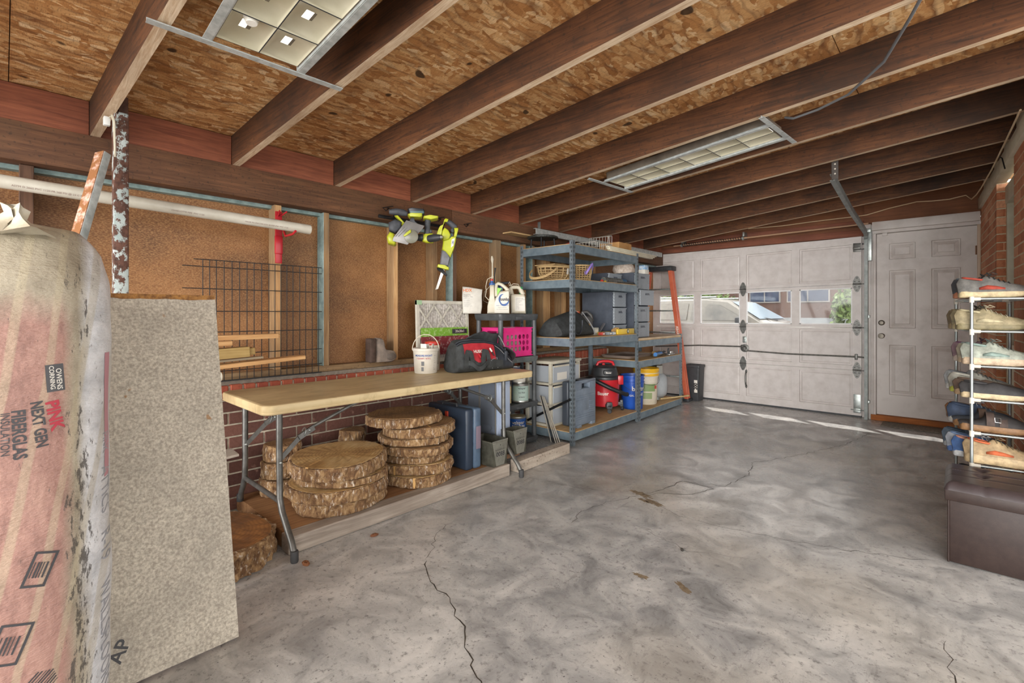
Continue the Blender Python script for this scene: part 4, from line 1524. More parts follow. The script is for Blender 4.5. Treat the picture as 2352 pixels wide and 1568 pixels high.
def part(name, mat, parent, polys, d0, d1, soft=.006, smooth=38):
 m = MB()
 for p in polys:
  slab(m, p, d0, d1, soft)
 return m.obj(name, mat, parent, smooth=smooth)
# hooks frame: local x to the room's far end, y away from the room
SZ = 2190.0
Z = lambda *p: zp(p, 430, 470, SZ)
sw = thing('circular_saw', 'lime green cordless circular saw with a grey base plate, hanging from the beam', 'power tool', (-3.00, 2.06, 1.806), R(55))
part('base_plate', MAT('plate_grey', '7d7a78', .45, .4, col2='8e8b89', vs=12), sw, [Z((425, 325), (710, 405), (690, 440), (560, 590), (440, 718), (212, 665), (215, 620))], -.075, -.072, .001)
m = MB()
for a in ((300, 590, 440, 440), (255, 595, 400, 430)):
 p0, p1 = Z((a[0], a[1]), (a[2], a[3]))
 m.bar((p0[0], -.0765, p0[1]), (p1[0], -.0765, p1[1]), .005, .002, up=(0, 1, 0))
m.obj('plate_slot', m_greyp, sw)
m = MB()
c = Z((500, 590))[0]
m.lathe([(.001, .0), (.046, 0), (.050, .006), (.050, .02), (.04, .026), (.001, .028)], 28, Matrix.Translation((c[0], -.078, c[1])) @ Matrix.Rotation(R(90), 4, 'X'))
m.obj('blade_guard', MAT('clear_guard', '807e70', .3, col2='6b6a5e', vs=10), sw)
part('guard_lever', m_lime, sw, [Z((375, 585), (430, 530), (495, 480), (500, 530), (440, 575), (400, 600))], -.112, -.10, .003)
part('motor_housing', m_grip, sw, [Z((145, 360), (250, 300), (350, 340), (345, 450), (250, 520), (150, 480))], -.05, .06, .015)
part('motor_cap', m_lime, sw, [Z((115, 590), (165, 505), (230, 530), (262, 690), (235, 715), (135, 690))], -.05, .07, .014)
part('body_bridge', m_lime, sw, [Z((235, 235), (290, 230), (400, 350), (330, 440), (340, 330))], -.03, .03, .008)
m = MB()
m.tube([(p[0], .0, p[1]) for p in Z((150, 170), (260, 165), (370, 175), (440, 195))], [.018, .026, .026, .018], 14)
m.obj('handle', m_grip, sw, smooth=60)
part('upper_guard', m_grip, sw, [Z((470, 330), (500, 280), (545, 280), (560, 340), (600, 370), (580, 380))], -.07, .0, .006)
dr = thing('drill', 'lime green cordless drill hanging upside down from the beam between two saws', 'power tool', (-3.00, 2.06, 1.806), R(55))
part('battery_foot', m_lime, dr, [Z((690, 275), (700, 235), (800, 212), (935, 228), (930, 262), (820, 290))], -.06, .06, .01)
m = MB()
m.tube([(p[0], 0, p[1]) for p in Z((770, 275), (765, 380), (760, 450), (760, 520))], [.022, .021, .022, .026], 14)
m.obj('handle', m_grip, dr, smooth=60)
part('trigger', m_grip, dr, [Z((785, 430), (835, 440), (835, 490), (790, 490))], -.012, .012, .004)
part('motor_body', m_lime, dr, [Z((690, 545), (720, 510), (850, 500), (860, 560), (855, 655), (750, 660), (680, 640))], -.032, .032, .012)
m = MB()
p0, p1, p2 = Z((790, 590), (900, 585), (975, 580))
m.tube([(p0[0], -.014, p0[1]), (p1[0], -.056, p1[1]), (p2[0], -.080, p2[1])], [.030, .027, .018], 20)
m.obj('gearcase', m_black, dr, smooth=50)
m = MB()
m.cyl((p2[0] - .004, -.080, p2[1]), (p2[0] + .012, -.085, p2[1]), .017, .010, n=16)
m.obj('chuck', m_steel, dr)
m = MB()
p0, p1 = Z((585, 575), (690, 570))
m.tube([(p0[0], .0, p0[1]), (p1[0], 0, p1[1])], [.024, .03], 16)
m.obj('rear_cap', m_black, dr, smooth=50)
bp = thing('battery_pack', 'black battery on a lime charger base, topmost of the tools hung on the beam', 'battery', (-3.00, 2.06, 1.806), R(55))
part('pack', MAT('battery_black', '20242a', .4), bp, [Z((445, 130), (500, 108), (700, 122), (715, 160), (705, 190), (470, 195))], -.06, .05, .01)
part('pack_seal', MAT('battery_grey_green', '4c6468', .45), bp, [Z((470, 170), (700, 155), (710, 190), (690, 205), (480, 205))], -.062, .045, .006)
part('base', m_lime, bp, [Z((445, 225), (480, 200), (676, 195), (676, 245), (650, 262), (480, 262))], -.07, .05, .008)
rs = thing('reciprocating_saw', 'lime green reciprocating saw with its white blade pointing down, hanging from the beam', 'power tool', (-3.00, 2.06, 1.806), R(55))
part('rear_housing', m_lime, rs, [Z((1035, 265), (1060, 245), (1105, 262), (1090, 300), (1040, 300), (1000, 420), (985, 520), (960, 600), (905, 540), (920, 470), (960, 380), (1020, 350))], -.035, .035, .01)
part('body', m_lime, rs, [Z((1040, 400), (1100, 440), (1140, 520), (1110, 600), (1020, 625), (980, 560), (1000, 460)), Z((1020, 620), (1110, 590), (1150, 545), (1232, 540), (1225, 620), (1190, 760), (1135, 895), (1010, 770), (1000, 760))], -.04, .04, .012)
m = MB()
m.tube([(p[0], 0, p[1]) for p in Z((1080, 285), (1140, 320), (1200, 370), (1235, 385))], [.020, .022, .022, .018], 14)
m.obj('handle', m_grip, rs, smooth=60)
part('handle_link', m_lime, rs, [Z((1195, 400), (1262, 395), (1268, 420), (1235, 545), (1185, 560), (1205, 470))], -.03, .03, .008)
part('trigger', m_grip, rs, [Z((1150, 400), (1195, 400), (1195, 470), (1160, 480), (1140, 440))], -.012, .012, .004)
part('front_grip', m_greyp, rs, [Z((995, 775), (1060, 770), (1135, 895), (1100, 1030), (1040, 1040), (965, 1010))], -.036, .036, .012)
part('nose_ring', m_lime, rs, [Z((920, 1030), (935, 1008), (1040, 1020), (1112, 1060), (1105, 1100), (1040, 1090), (935, 1060))], -.04, .04, .006)
part('shoe', m_blackm, rs, [Z((915, 1060), (960, 1058), (1020, 1090), (1085, 1180), (1075, 1200), (1000, 1150), (930, 1100))], -.02, .02, .004)
part('saw_blade', m_blade, rs, [Z((990, 1110), (1035, 1075), (1040, 1110), (935, 1410), (890, 1425))], -.0015, .0015, .0004)
part('spec_label', m_label, rs, [Z((1150, 600), (1205, 575), (1180, 700), (1140, 735))], -.0425, -.040, .0005)
lettering('label_text', '18V', .02, MAT('label_blue', '2e4a8a', .5), rs, lambda u, v: Vector(((1172 - 430) / SZ - v * .98 + u * .2, -.044, (470 - 650) / SZ + u * .95 + v * .2)), .0004)
hk = thing('tool_hook_rail', 'dark steel hook rail fixed to the beam, carrying the green tools', 'hook rail', (-3.20, 2.06, 0))
m = MB()
m.box(0, -.12, 1.915, .012, .50, 1.94, bev=.002)
for y in (-.06, .1, .22, .42):
 m.tube([(.006, y, 1.925), (.07, y, 1.915), (.11, y, 1.912), (.125, y, 1.925)], .005, 6)
m.obj('rail', m_blackm, hk)
for k, (y, z) in enumerate(((2.52, 1.99), (2.83, 1.985), (2.02, 2.0))):
 o = thing('coat_hook', ('thin dark wire hook on the beam above the reciprocating saw', 'thin dark wire hook on the beam beyond the joint in the timber', 'thin dark wire hook on the beam above the circular saw')[k], 'hook', (-3.2, y, z))
 m = MB()
 m.tube([(0, 0, 0), (.02, .004, -.004), (.03, -.03, -.03), (.032, -.06, -.012), (.034, .03, .014)], .0035, 6)
 m.obj('hook_wire', m_blackm, o)
# ---- on the table
TZ = .7413
bk = thing('mixing_bucket', 'white measuring bucket with a raised handle and blue and red lettering, on the table', 'bucket', (-2.962, 2.205, TZ))
m_bucket = MAT('white_bucket_plastic', 'd6d0c6', .4, col2='c3bcae', vs=7)
m = MB()
m.lathe([(.001, 0), (.082, 0), (.085, .004), (.0945, .165), (.099, .167), (.100, .187), (.0965, .189), (.0945, .186), (.092, .165), (.083, .01), (.001, .008)], 48)
m.obj('body', m_bucket, bk, smooth=40)
m = MB()
p0 = R(-37)
hp = [(.10 * math.cos(p0 + R(90)) * math.cos(a), .10 * math.sin(p0 + R(90)) * math.cos(a), .175 + .115 * math.sin(a)) for a in [math.pi * k / 24 for k in range(25)]]
m.tube(hp, .0032, 8)
m.obj('handle', m_offw, bk)
def wrapcyl(z0, r0, phi0, slope=0):
 return lambda u, v: Vector(((r0 + slope * v) * math.cos(phi0 + u / r0), (r0 + slope * v) * math.sin(phi0 + u / r0), z0 + v))
lettering('bucket_lettering', 'MEASURE-RIGHT', .0185, m_blue, bk, wrapcyl(.135, .0935, R(-48), .058), .0006, cut=.01)
lettering('bucket_lettering', '5 QUART / 4.73 L', .0145, m_inkr, bk, wrapcyl(.114, .0925, R(-48), .058), .0004, cut=.01)
for k in range(9):
 m = MB()
 f = wrapcyl(.03 + .013 * k, .0875 + .0008 * k, R(3))
 m.loft([[f(0, 0), f(0, .002)], [f(.010 if k % 4 else .018, 0), f(.010 if k % 4 else .018, .002)]], closed=False)
 m.obj('measure_mark', m_inkl, bk, smooth=0, recalc=False)
for q, (u0, w_, z0, h) in enumerate(((-.022, .022, .06, .032), (-.022, .018, .02, .03))):
 f = wrapcyl(z0, .0892 - .002 * q, R(-44), .058)
 m = MB()
 m.loft([[f(u0 + w_ * i / 5, 0), f(u0 + w_ * i / 5, h)] for i in range(6)], closed=False)
 m.obj('bucket_print', m_inkl, bk, smooth=0, recalc=False)
for k, (dx, dy, rz, h) in enumerate(((.02, -.03, .4, .215), (-.03, .02, 1.4, .208), (.035, .03, 2.2, .212))):
 o = thing('paint_card', ('white card with dark print sticking out of the measuring bucket', 'plain white card lying in the mouth of the measuring bucket', 'folded white card at the far rim of the measuring bucket')[k], 'card', (-2.962 + dx, 2.205 + dy, TZ + .012), rz)
 m = MB()
 m.cube((0, 0, h / 2), (.05, .003, h - .01), (R(6), 0, 0), bev=.001)
 m.obj('card', m_label, o)
rt = thing('red_lid_tub', 'white tub with a red lid behind the measuring bucket', 'tub', (-3.06, 2.345, TZ))
m = MB()
m.lathe([(.001, 0), (.052, 0), (.056, .006), (.058, .20), (.001, .20)], 40)
m.obj('body', m_offw, rt, smooth=40)
m = MB()
m.lathe([(.001, .203), (.060, .200), (.062, .203), (.062, .222), (.059, .226), (.045, .227), (.043, .230), (.001, .230)], 40)
m.obj('lid', MAT('red_lid', 'c2392f', .35), rt, smooth=40)
m = MB()
f = wrapcyl(.05, .0585, R(-37))
m.loft([[f(-.05 + .1 * i / 10, 0), f(-.05 + .1 * i / 10, .12)] for i in range(11)], closed=False)
m.obj('paper_label', MAT('photo_label', '6f6258', .5, col2='a39a8f', vs=30), rt, smooth=0, recalc=False)
# tool bag: lofted sections along its length (local x), front towards -y
bg = thing('tool_bag', 'slumped black and red tool bag with looped straps, on the far end of the table', 'bag', (-2.79, 2.59, TZ), R(82))
m_cloth = MAT('black_canvas', '2a2c2c', .75, col2='3c3f40', vs=22, bmp=.35, bs=220, bd=.002)
m_vinyl = MAT('shiny_black_vinyl', '26292e', .35, col2='3b3f47', vs=10, bmp=.2, bs=25)
m_redc = MAT('red_canvas', 'a31f2b', .7, col2='b92e38', vs=16, bmp=.3, bs=200, bd=.002)
m_pipe = MAT('grey_piping', '8e8f92', .5)
def bagring(x, w_, h, lean=0, sharp=.62, n=28):
 P = []
 for k in range(n):
  a = 2 * math.pi * k / n - math.pi / 2
  ca, sa = math.cos(a), math.sin(a)
  e = .5
  y = w_ / 2 * math.copysign(abs(ca) ** e, ca)
  z = h / 2 + h / 2 * math.copysign(abs(sa) ** e, sa)
  t = z / h
  y *= 1 - (1 - sharp) * max(0, t - .25) / .75
  P.append((x + lean * t, y + .006 * noise.noise((x * 20, a * 2, 3)), max(.0005, z + .004 * noise.noise((x * 16, y * 16, z * 16)))))
 return P
SECT = [(-.265, .15, .16, .02), (-.258, .22, .215, .02), (-.22, .25, .245, .01), (-.12, .262, .252, 0), (0, .262, .248, 0), (.08, .26, .232, 0), (.15, .258, .205, 0), (.21, .25, .16, 0), (.255, .235, .125, 0), (.28, .20, .10, 0), (.288, .12, .06, 0)]
m = MB()
rg = [bagring(*q) for q in SECT]
m.loft(rg)
bod = m.obj('body', [m_cloth, m_vinyl], bg, smooth=60)
for p in bod.data.polygons:
 if p.center.x > .085:
  p.material_index = 1
def bagfront(x, t, k=.002):
 """point on the bag's front (towards the room)"""
 i = max(j for j in range(len(SECT) - 1) if SECT[j][0] <= x + 1e-6)
 a, b = SECT[i], SECT[i + 1]
 f = (x - a[0]) / (b[0] - a[0])
 w_ = a[1] + (b[1] - a[1]) * f
 h = a[2] + (b[2] - a[2]) * f
 z = h * t
 q = (abs(2 * t - 1)) ** 2
 y = w_ / 2 * (max(0.0, 1 - q ** 2)) ** .25
 y *= 1 - .38 * max(0, t - .25) / .75
 return Vector((x, -y - k, z))
m = MB()
m.loft([[bagfront(-.20 + .285 * i / 14, .30 + .58 * j / 10, .004 + .003 * noise.noise((i * .5, j * .4, 0))) for j in range(11)] for i in range(15)], closed=False)
m.obj('red_panel', m_redc, bg, smooth=60, recalc=False)
lettering('bag_lettering', 'HUSKY', .030, m_label, bg, lambda u, v: bagfront(-.075 + u, .63 + v / .25, .009), .0008, cut=.012)
m = MB()
m.loft([[bagfront(-.25 + .40 * i / 20, .03 + (.36 + .12 * math.sin(i * .5) * (i < 14) - .0 * i) * j / 6, .010 + .004 * noise.noise((i * .6, j * .5, 4))) for j in range(7)] for i in range(21)], closed=False)
m.obj('front_pocket', m_cloth, bg, smooth=60, recalc=False)
for x0, x1 in ((-.205, -.15), (-.055, .0)):
 m = MB()
 def strap(t):
  # up from the hem, over a loop and down again
  x = x0 + (x1 - x0) * (.5 - .5 * math.cos(math.pi * t))
  tt = .12 + .58 * math.sin(math.pi * t)
  p = bagfront(x, min(tt, .72), .016 + .022 * math.sin(math.pi * t))
  return p
 L_ = []
 for i in range(25):
  p = strap(i / 24)
  L_.append([p + Vector((-.019, 0, .004)), p + Vector((.019, 0, -.004)), p + Vector((.019, .006, -.004)), p + Vector((-.019, .006, .004))])
 m.loft(L_)
 m.obj('strap', m_cloth, bg, smooth=50)
m = MB()
L_ = []
for i in range(25):
 t = i / 24
 x = -.19 + .19 * t
 p = bagfront(x, .22 + .10 * math.cos(2 * math.pi * t), .026 + .012 * math.sin(math.pi * t))
 L_.append([p + Vector((0, 0, .018)), p + Vector((0, 0, -.018)), p + Vector((0, .006, -.018)), p + Vector((0, .006, .018))])
m.loft(L_)
m.obj('hanging_loop', m_cloth, bg, smooth=50)
for dz, nm in ((.0, 'zip_rim'), (.016, 'zip_rim')):
 m = MB()
 pts = []
 for i in range(23):
  x = -.25 + .50 * i / 22
  q = bagfront(x, .90, .003 - dz)
  pts.append((q.x, q.y, q.z + .006 + dz * .8))
 m.tube(pts, .0065, 8)
 m.obj(nm, m_vinyl, bg, smooth=60)
for a in ([(.09, .86), (.13, .80), (.18, .66), (.22, .5), (.25, .42)], [(.02, .34), (.05, .40), (.09, .46), (.10, .10)], [(-.02, .20), (.01, .30), (.03, .36), (.05, .08)]):
 m = MB()
 m.tube([bagfront(x, t, .013) for x, t in a], .0022, 6)
 m.obj('piping', m_pipe, bg, smooth=60)
# raised back half of the mouth with its end flap
m = MB()
m.loft([[(x, y0 - .008 * k, z0 + hh * k / 4 + .006 * math.sin(x * 30)) for k in range(5)] for x, y0, z0, hh in ((-.10, .055, .235, .02), (-.02, .06, .235, .055), (.08, .065, .215, .085), (.16, .06, .19, .10), (.215, .05, .15, .135))], closed=False)
m.obj('mouth_flap', m_cloth, bg, smooth=60, thick=.008)
m = MB()
m.tube([(.215, .045, .285), (.222, .0, .25), (.224, -.05, .19), (.222, -.075, .13)], .004, 8)
m.obj('flap_piping', m_pipe, bg)
m = MB()
L_ = []
for i in range(17):
 a = math.pi * i / 16
 p = Vector((.20 + .095 * math.sin(a), .0, .175 - .145 * (i / 16)))
 L_.append([p + Vector((0, -.10, 0)), p + Vector((0, .10, 0)), p + Vector((.010, .10, .004)), p + Vector((.010, -.10, .004))])
m.loft(L_)
m.obj('end_flap', MAT('dark_brown_canvas', '352f30', .7), bg, smooth=60)
m = MB()
m.box(.175, -.128, .07, .20, -.108, .15, bev=.004)
m.obj('zip_pull', m_vinyl, bg)
for k, (x, t) in enumerate(((-.07, .42), (.045, .60))):
 o = thing('screwdriver', ('short screwdriver with a red and white handle tucked behind the bag strap', 'white tipped screwdriver stuck in the red pocket of the tool bag')[k], 'screwdriver')
 o.matrix_world = bg.matrix_basis @ Matrix.Translation(bagfront(x, t, .022)) @ Matrix.Rotation(R(-35), 4, 'Y')
 m = MB()
 m.cyl((0, 0, -.03), (0, 0, .01), .005, n=10)
 m.obj('shaft', m_black, o)
 m = MB()
 m.lathe([(.001, .01), (.007, .012), (.008, .03), (.006, .045), (.001, .047)], 12)
 m.obj('grip', [m_red, m_label][k], o)
# furnace filter leaning on the wall
ff = thing('furnace_filter', 'white pleated furnace filter with a diamond lattice, standing on the table against the wall', 'filter', (-3.226, 2.306, .7835), rot=(0, R(-2), R(0)))
FW, FH = .56, .515
m_card = MAT('white_card', 'd8d3c6', .6, col2='c2bdae', vs=12)
m = MB()
n = 56
m.loft([[(.006 + .008 * (k % 2), .02 + (FW - .04) * k / n, z) for k in range(n + 1)] for z in (.02, FH - .02)], closed=False)
m.obj('pleated_media', MAT('pleat_media', 'a39b93', .8, col2='cfc9c2', vs=60, lo=.4, hi=.6, bmp=.3), ff, smooth=0)
m = MB()
for a in ((0, 0, FW, .026), (0, FH - .026, FW, FH), (0, .026, .026, FH - .026), (FW - .026, .026, FW, FH - .026)):
 m.box(.0, a[0], a[1], .024, a[2], a[3])
m.obj('card_frame', m_card, ff, smooth=0)
m = MB()
cw = FW / 4
for i in range(-4, 6):
 for s_ in (1, -1):
  y0 = i * 2 * cw * .62
  a0, a1 = (y0, .03), (y0 + s_ * (FH - .06) * .78, FH - .03)
  # clip to the frame
  def clip(p, q):
   for lo_, hi_ in ((.02, FW - .02),):
    if (p[0] < lo_ and q[0] < lo_) or (p[0] > hi_ and q[0] > hi_):
     return None
    r = []
    for u, w_ in ((p, q), (q, p)):
     x = min(max(u[0], lo_), hi_)
     t = (x - u[0]) / (w_[0] - u[0])
     r.append((x, u[1] + (w_[1] - u[1]) * t))
    return r
  c = clip(a0, a1)
  if c and abs(c[0][0] - c[1][0]) > .02:
   m.bar((.026, c[0][0], c[0][1]), (.026, c[1][0], c[1][1]), .004, .014, up=(0, 1, .3))
m.obj('lattice', m_card, ff, smooth=0)
m = MB()
m.box(.030, .03, .215, .031, FW - .015, .287)
m.obj('green_band', MAT('green_band', '7fb23c', .35, col2='c8dca0', vs=45, lo=.5, hi=.72), ff, smooth=0)
m = MB()
m.box(.030, .03, .06, .031, FW - .015, .213)
m.obj('crimson_band', MAT('crimson_band', '8a3b40', .35, col2='d7c3c0', vs=45, lo=.52, hi=.74), ff, smooth=0)
m = MB()
m.box(.0315, .36, .232, .0325, FW - .03, .272, bev=.0004)
m.obj('size_badge', MAT('badge_black', '37343a', .4), ff)
lettering('badge_text', '20x20x1', .03, m_label, ff, lambda u, v: Vector((.0335, .445 + u, .252 + v)), .0004)
for y in (0, FW - .05):
 m = MB()
 m.box(-.001, y, FH - .035, .0255, y + .05, FH + .001)
 m.obj('green_corner', MAT('pale_green_tape', 'a9c9a0', .5), ff, smooth=0)
# ---- black plastic shelf unit
UX0, UX1, UY0, UY1 = -3.19, -2.845, 2.90, 3.415
su = thing('plastic_shelf_unit', 'black plastic shelf unit with four trays beyond the far end of the table', 'shelf unit')
m_bp = MAT('dusty_black_plastic', '3c3e40', .45, col2='55585a', vs=10)
m_dust = MAT('dusty_tray', '6d7472', .55, col2='565c5c', vs=8)
TRZ = [(.012, .062), (.335, .385), (.752, .802), (1.13, 1.188)]
for z0, z1 in TRZ:
 m = MB()
 m.loft([[(x, y, z) for x, y in rrect(UX0 + i, UY0 + i, UX1 - i, UY1 - i, .03)] for i, z in ((.012, z0), (.004, z0 + .012), (0, z1 - .016), (.0, z1 - .004), (.004, z1), (.03, z1), (.034, z1 - .006))])
 m.box(UX1 - .004, UY0 + .20, z0 + .006, UX1 + .004, UY0 + .29, z0 + .034, bev=.004)
 m.box(UX1 - .004, UY0 + .06, z1 - .022, UX1 + .003, UY0 + .18, z1 - .010, bev=.003)
 m.box(UX1 - .004, UY0 + .31, z1 - .022, UX1 + .003, UY0 + .44, z1 - .010, bev=.003)
 m.box(UX0 + .06, UY0 - .003, z1 - .022, UX1 - .06, UY0 + .004, z1 - .010, bev=.003)
 m.obj('tray', m_dust if z0 in (.752,) else m_bp, su)
for x in (UX0 + .035, UX1 - .035):
 for y in (UY0 + .035, UY1 - .035):
  m = MB()
  for (a, b), (c, d) in zip(TRZ, TRZ[1:]):
   m.cyl((x, y, b - .004), (x, y, c + .004), .0215, n=18)
  m.cyl((x, y, .0), (x, y, .02), .02, n=14)
  m.obj('post', m_bp, su, smooth=50)
# pink crate
pc = thing('pink_crate', 'hot pink plastic crate with rows of round holes on the black shelf unit', 'crate', (-3.015, 3.1575, .803))
m_pink = MAT('hot_pink_plastic', 'd92a7c', .38, col2='e63d8d', vs=6)
CL, CW, CH = .37, .27, .262
def holed_wall(m, w_, h, nx, nz, r, margin_x, z0, z1, th, M):
 """wall in local (a, c) with round holes; thickness th"""
 xs = [-w_ / 2 + margin_x + (w_ - 2 * margin_x) * i / nx for i in range(nx + 1)]
 zs = [z0 + (z1 - z0) * j / nz for j in range(nz + 1)]
 def q(pts):
  m.poly([M @ Vector(p) for p in pts], [list(range(len(pts)))])
 for d in (0, th):
  q([(-w_ / 2, d, 0), (w_ / 2, d, 0), (w_ / 2, d, z0), (-w_ / 2, d, z0)])
  q([(-w_ / 2, d, z1), (w_ / 2, d, z1), (w_ / 2, d, h), (-w_ / 2, d, h)])
  q([(-w_ / 2, d, z0), (xs[0], d, z0), (xs[0], d, z1), (-w_ / 2, d, z1)])
  q([(xs[-1], d, z0), (w_ / 2, d, z0), (w_ / 2, d, z1), (xs[-1], d, z1)])
 for i in range(nx):
  for j in range(nz):
   cx, cz = (xs[i] + xs[i + 1]) / 2, (zs[j] + zs[j + 1]) / 2
   N_ = 16
   ring = [(cx + r * math.cos(2 * math.pi * k / N_), cz + r * 1.15 * math.sin(2 * math.pi * k / N_)) for k in range(N_)]
   hx, hz = (xs[i + 1] - xs[i]) / 2, (zs[j + 1] - zs[j]) / 2
   outer = []
   for k in range(N_):
    a = 2 * math.pi * k / N_
    c_, s_ = math.cos(a), math.sin(a)
    f = 1 / max(abs(c_), abs(s_))
    outer.append((cx + hx * c_ * f, cz + hz * s_ * f))
   for d in (0, th):
    m.loft([[M @ Vector((x, d, z)) for x, z in outer], [M @ Vector((x, d, z)) for x, z in ring]], caps=False)
   m.loft([[M @ Vector((x, d, z)) for x, z in ring] for d in (0, th)], caps=False)
m = MB()
holed_wall(m, CL, CH, 6, 3, .019, .03, .045, .205, .004, Matrix.Translation((CW / 2, 0, 0)) @ Matrix.Rotation(R(90), 4, 'Z'))
m.obj('front_wall', m_pink, pc, smooth=0)
m = MB()
holed_wall(m, CL, CH, 6, 3, .019, .03, .045, .205, .004, Matrix.Translation((-CW / 2, 0, 0)) @ Matrix.Rotation(R(-90), 4, 'Z'))
m.obj('back_wall', m_pink, pc, smooth=0)
for s_ in (-1, 1):
 m = MB()
 y = s_ * CL / 2
 for a in ((-CW / 2, 0, CW / 2, .185), (-CW / 2, .185, -.055, .225), (.055, .185, CW / 2, .225), (-CW / 2, .225, CW / 2, CH)):
  m.box(a[0], y - .002, a[1], a[2], y + .002, a[3])
 for a in ((-.062, .178, .062, .185), (-.062, .225, .062, .232), (-.062, .18, -.055, .23), (.055, .18, .062, .23)):
  m.box(a[0], y - .006, a[1], a[2], y + .006, a[3])
 m.obj('end_wall', m_pink, pc, smooth=0)
m = MB()
m.box(-CW / 2, -CL / 2, 0, CW / 2, CL / 2, .006)
m.obj('base', m_pink, pc)
m = MB()
for z, o_ in ((CH - .004, .010), (CH - .035, .006), (.008, .010), (.036, .005)):
 for a in ((CW / 2, -CL / 2 - o_, CW / 2 + o_, CL / 2 + o_), (-CW / 2 - o_, -CL / 2 - o_, -CW / 2, CL / 2 + o_), (-CW / 2, -CL / 2 - o_, CW / 2, -CL / 2), (-CW / 2, CL / 2, CW / 2, CL / 2 + o_)):
  m.box(a[0], a[1], z - .004, a[2], a[3], z + .004)
m.obj('rim', m_pink, pc, smooth=0)
o = thing('crumpled_paper', 'crumpled pale papers filling the pink crate', 'paper', (-3.015, 3.1575, .8245))
m = MB()
m.loft([[(.10 * (1 - .15 * k) * math.copysign(abs(math.cos(a)) ** .5, math.cos(a)), .155 * (1 - .12 * k) * math.copysign(abs(math.sin(a)) ** .5, math.sin(a)), .001 + .06 * k + .01 * noise.noise((math.cos(a) * 3, math.sin(a) * 3, k))) for a in [2 * math.pi * j / 24 for j in range(24)]] for k in range(5)])
m.obj('paper_heap', MAT('pale_paper', 'a59a8c', .8, col2='d5cdbf', vs=16), o)
# ---- jugs and sprayer on the black unit
JS = 1850.0
JZ = lambda *p: zp(p, 735, 1166, JS)
TOPZ = 1.1885
j1 = thing('weed_killer_jug', 'cream weed killer jug with a blue swoosh label and a red and white cap', 'jug', (-3.0, 3.03, TOPZ + .0005), R(45))
part('body', m_offw, j1, [JZ((662, 1165), (660, 990), (690, 900), (760, 800), (905, 775), (917, 810), (918, 1165))], -.045, .045, .018)
part('neck', m_offw, j1, [JZ((550, 1165), (552, 1050), (592, 860), (592, 690), (665, 690), (668, 860), (690, 1000), (690, 1165))], -.04, .04, .018)
m = MB()
m.tube([(p[0], 0, p[1]) for p in JZ((700, 880), (690, 760), (700, 690), (730, 665), (780, 680), (840, 725), (890, 775), (900, 810))], [.020, .018, .016, .015, .015, .016, .018, .020], 12)
m.obj('handle', m_offw, j1, smooth=60)
m = MB()
c = JZ((628, 680))[0]
m.lathe([(.001, -.016), (.024, -.016), (.026, -.012), (.026, .010), (.022, .013), (.014, .014), (.014, .03), (.001, .031)], 20, Matrix.Translation((c[0], 0, c[1])))
m.obj('cap', m_blue, j1)
m = MB()
m.lathe([(.001, .03), (.011, .03), (.012, .045), (.006, .05), (.001, .05)], 14, Matrix.Translation((c[0], 0, c[1])))
m.obj('nozzle', MAT('nozzle_red', 'c03434', .4), j1)
m = MB()
m.tube([(c[0] + .002, 0, c[1] + .05), (c[0] - .01, -.0, c[1] + .062), (c[0] - .04, 0, c[1] + .045), (c[0] - .055, -.01, c[1] - .02), (c[0] - .05, -.02, c[1] - .06), (c[0] - .058, -.03, c[1] - .11), (c[0] - .02, -.045, c[1] - .15)], .0035, 8)
m.obj('hose', m_offw, j1, smooth=60)
m = MB()
slab(m, JZ((670, 1155), (672, 990), (705, 910), (770, 830), (905, 800), (908, 1155)), -.0465, -.0455, .0002)
m.obj('front_label', MAT('jug_label', 'ddd8cc', .4), j1)
m = MB()
slab(m, JZ((712, 865), (716, 735), (790, 750)), -.021, -.019, .0003)
m.obj('green_flash', MAT('lime_print', '86c441', .4), j1)
P_ = JZ((825, 930))[0]
for nm, a0, a1, r0 in (('label_swoosh', 95, 250, .040), ('label_swoosh', 205, 365, .044)):
 m = MB()
 n_ = 20
 L_ = []
 for i in range(n_ + 1):
  a = R(a0 + (a1 - a0) * i / n_)
  th_ = .0075 * math.sin(math.pi * i / n_) + .0008
  L_.append([(P_[0] + (r0 + d) * math.cos(a), -.0475, P_[1] + (r0 + d) * 1.15 * math.sin(a)) for d in (-th_, th_)])
 m.loft(L_, closed=False)
 m.obj(nm, m_blue, j1, smooth=0)
lettering('label_brand', 'Roundup', .030, m_ink, j1, lambda u, v: Vector((P_[0] + u * .78 + .004, -.0482, P_[1] + v * 1.25)), .0012)
for k, (t, z) in enumerate((('WEED & GRASS KILLER', 1033), ('READY-TO-USE PLUS', 1065), ('KILLS THE ROOT GUARANTEED', 1095))):
 q = JZ((800, z))[0]
 lettering('label_text', t, (.011, .008, .007)[k], (m_blue, m_inkl, m_inkl)[k], j1, lambda u, v, q=q: Vector((q[0] + u, -.0482, q[1] + v)))
j2 = thing('sprayer_jug', 'cream jug with a green cap and a printed paper label, nearest the steel shelf', 'jug', (-2.985, 3.27, TOPZ + .0005), R(45))
JZ = lambda *p: zp(p, 1055, 1166, JS)
part('body', m_offw, j2, [JZ((935, 1165), (930, 1000), (925, 850), (940, 830), (1160, 835), (1180, 870), (1192, 1130), (1190, 1165))], -.05, .05, .016)
m = MB()
m.tube([(p[0], 0, p[1]) for p in JZ((950, 860), (938, 780), (935, 730), (960, 712), (1040, 710), (1085, 725), (1110, 770), (1145, 845))], [.026, .022, .020, .018, .017, .018, .022, .024], 12)
m.obj('handle', m_offw, j2, smooth=60)
m = MB()
c = JZ((1108, 745))[0]
m.lathe([(.001, 0), (.015, 0), (.017, .004), (.017, .022), (.014, .026), (.001, .026)], 16, Matrix.Translation((c[0], -.0, c[1] - .004)))
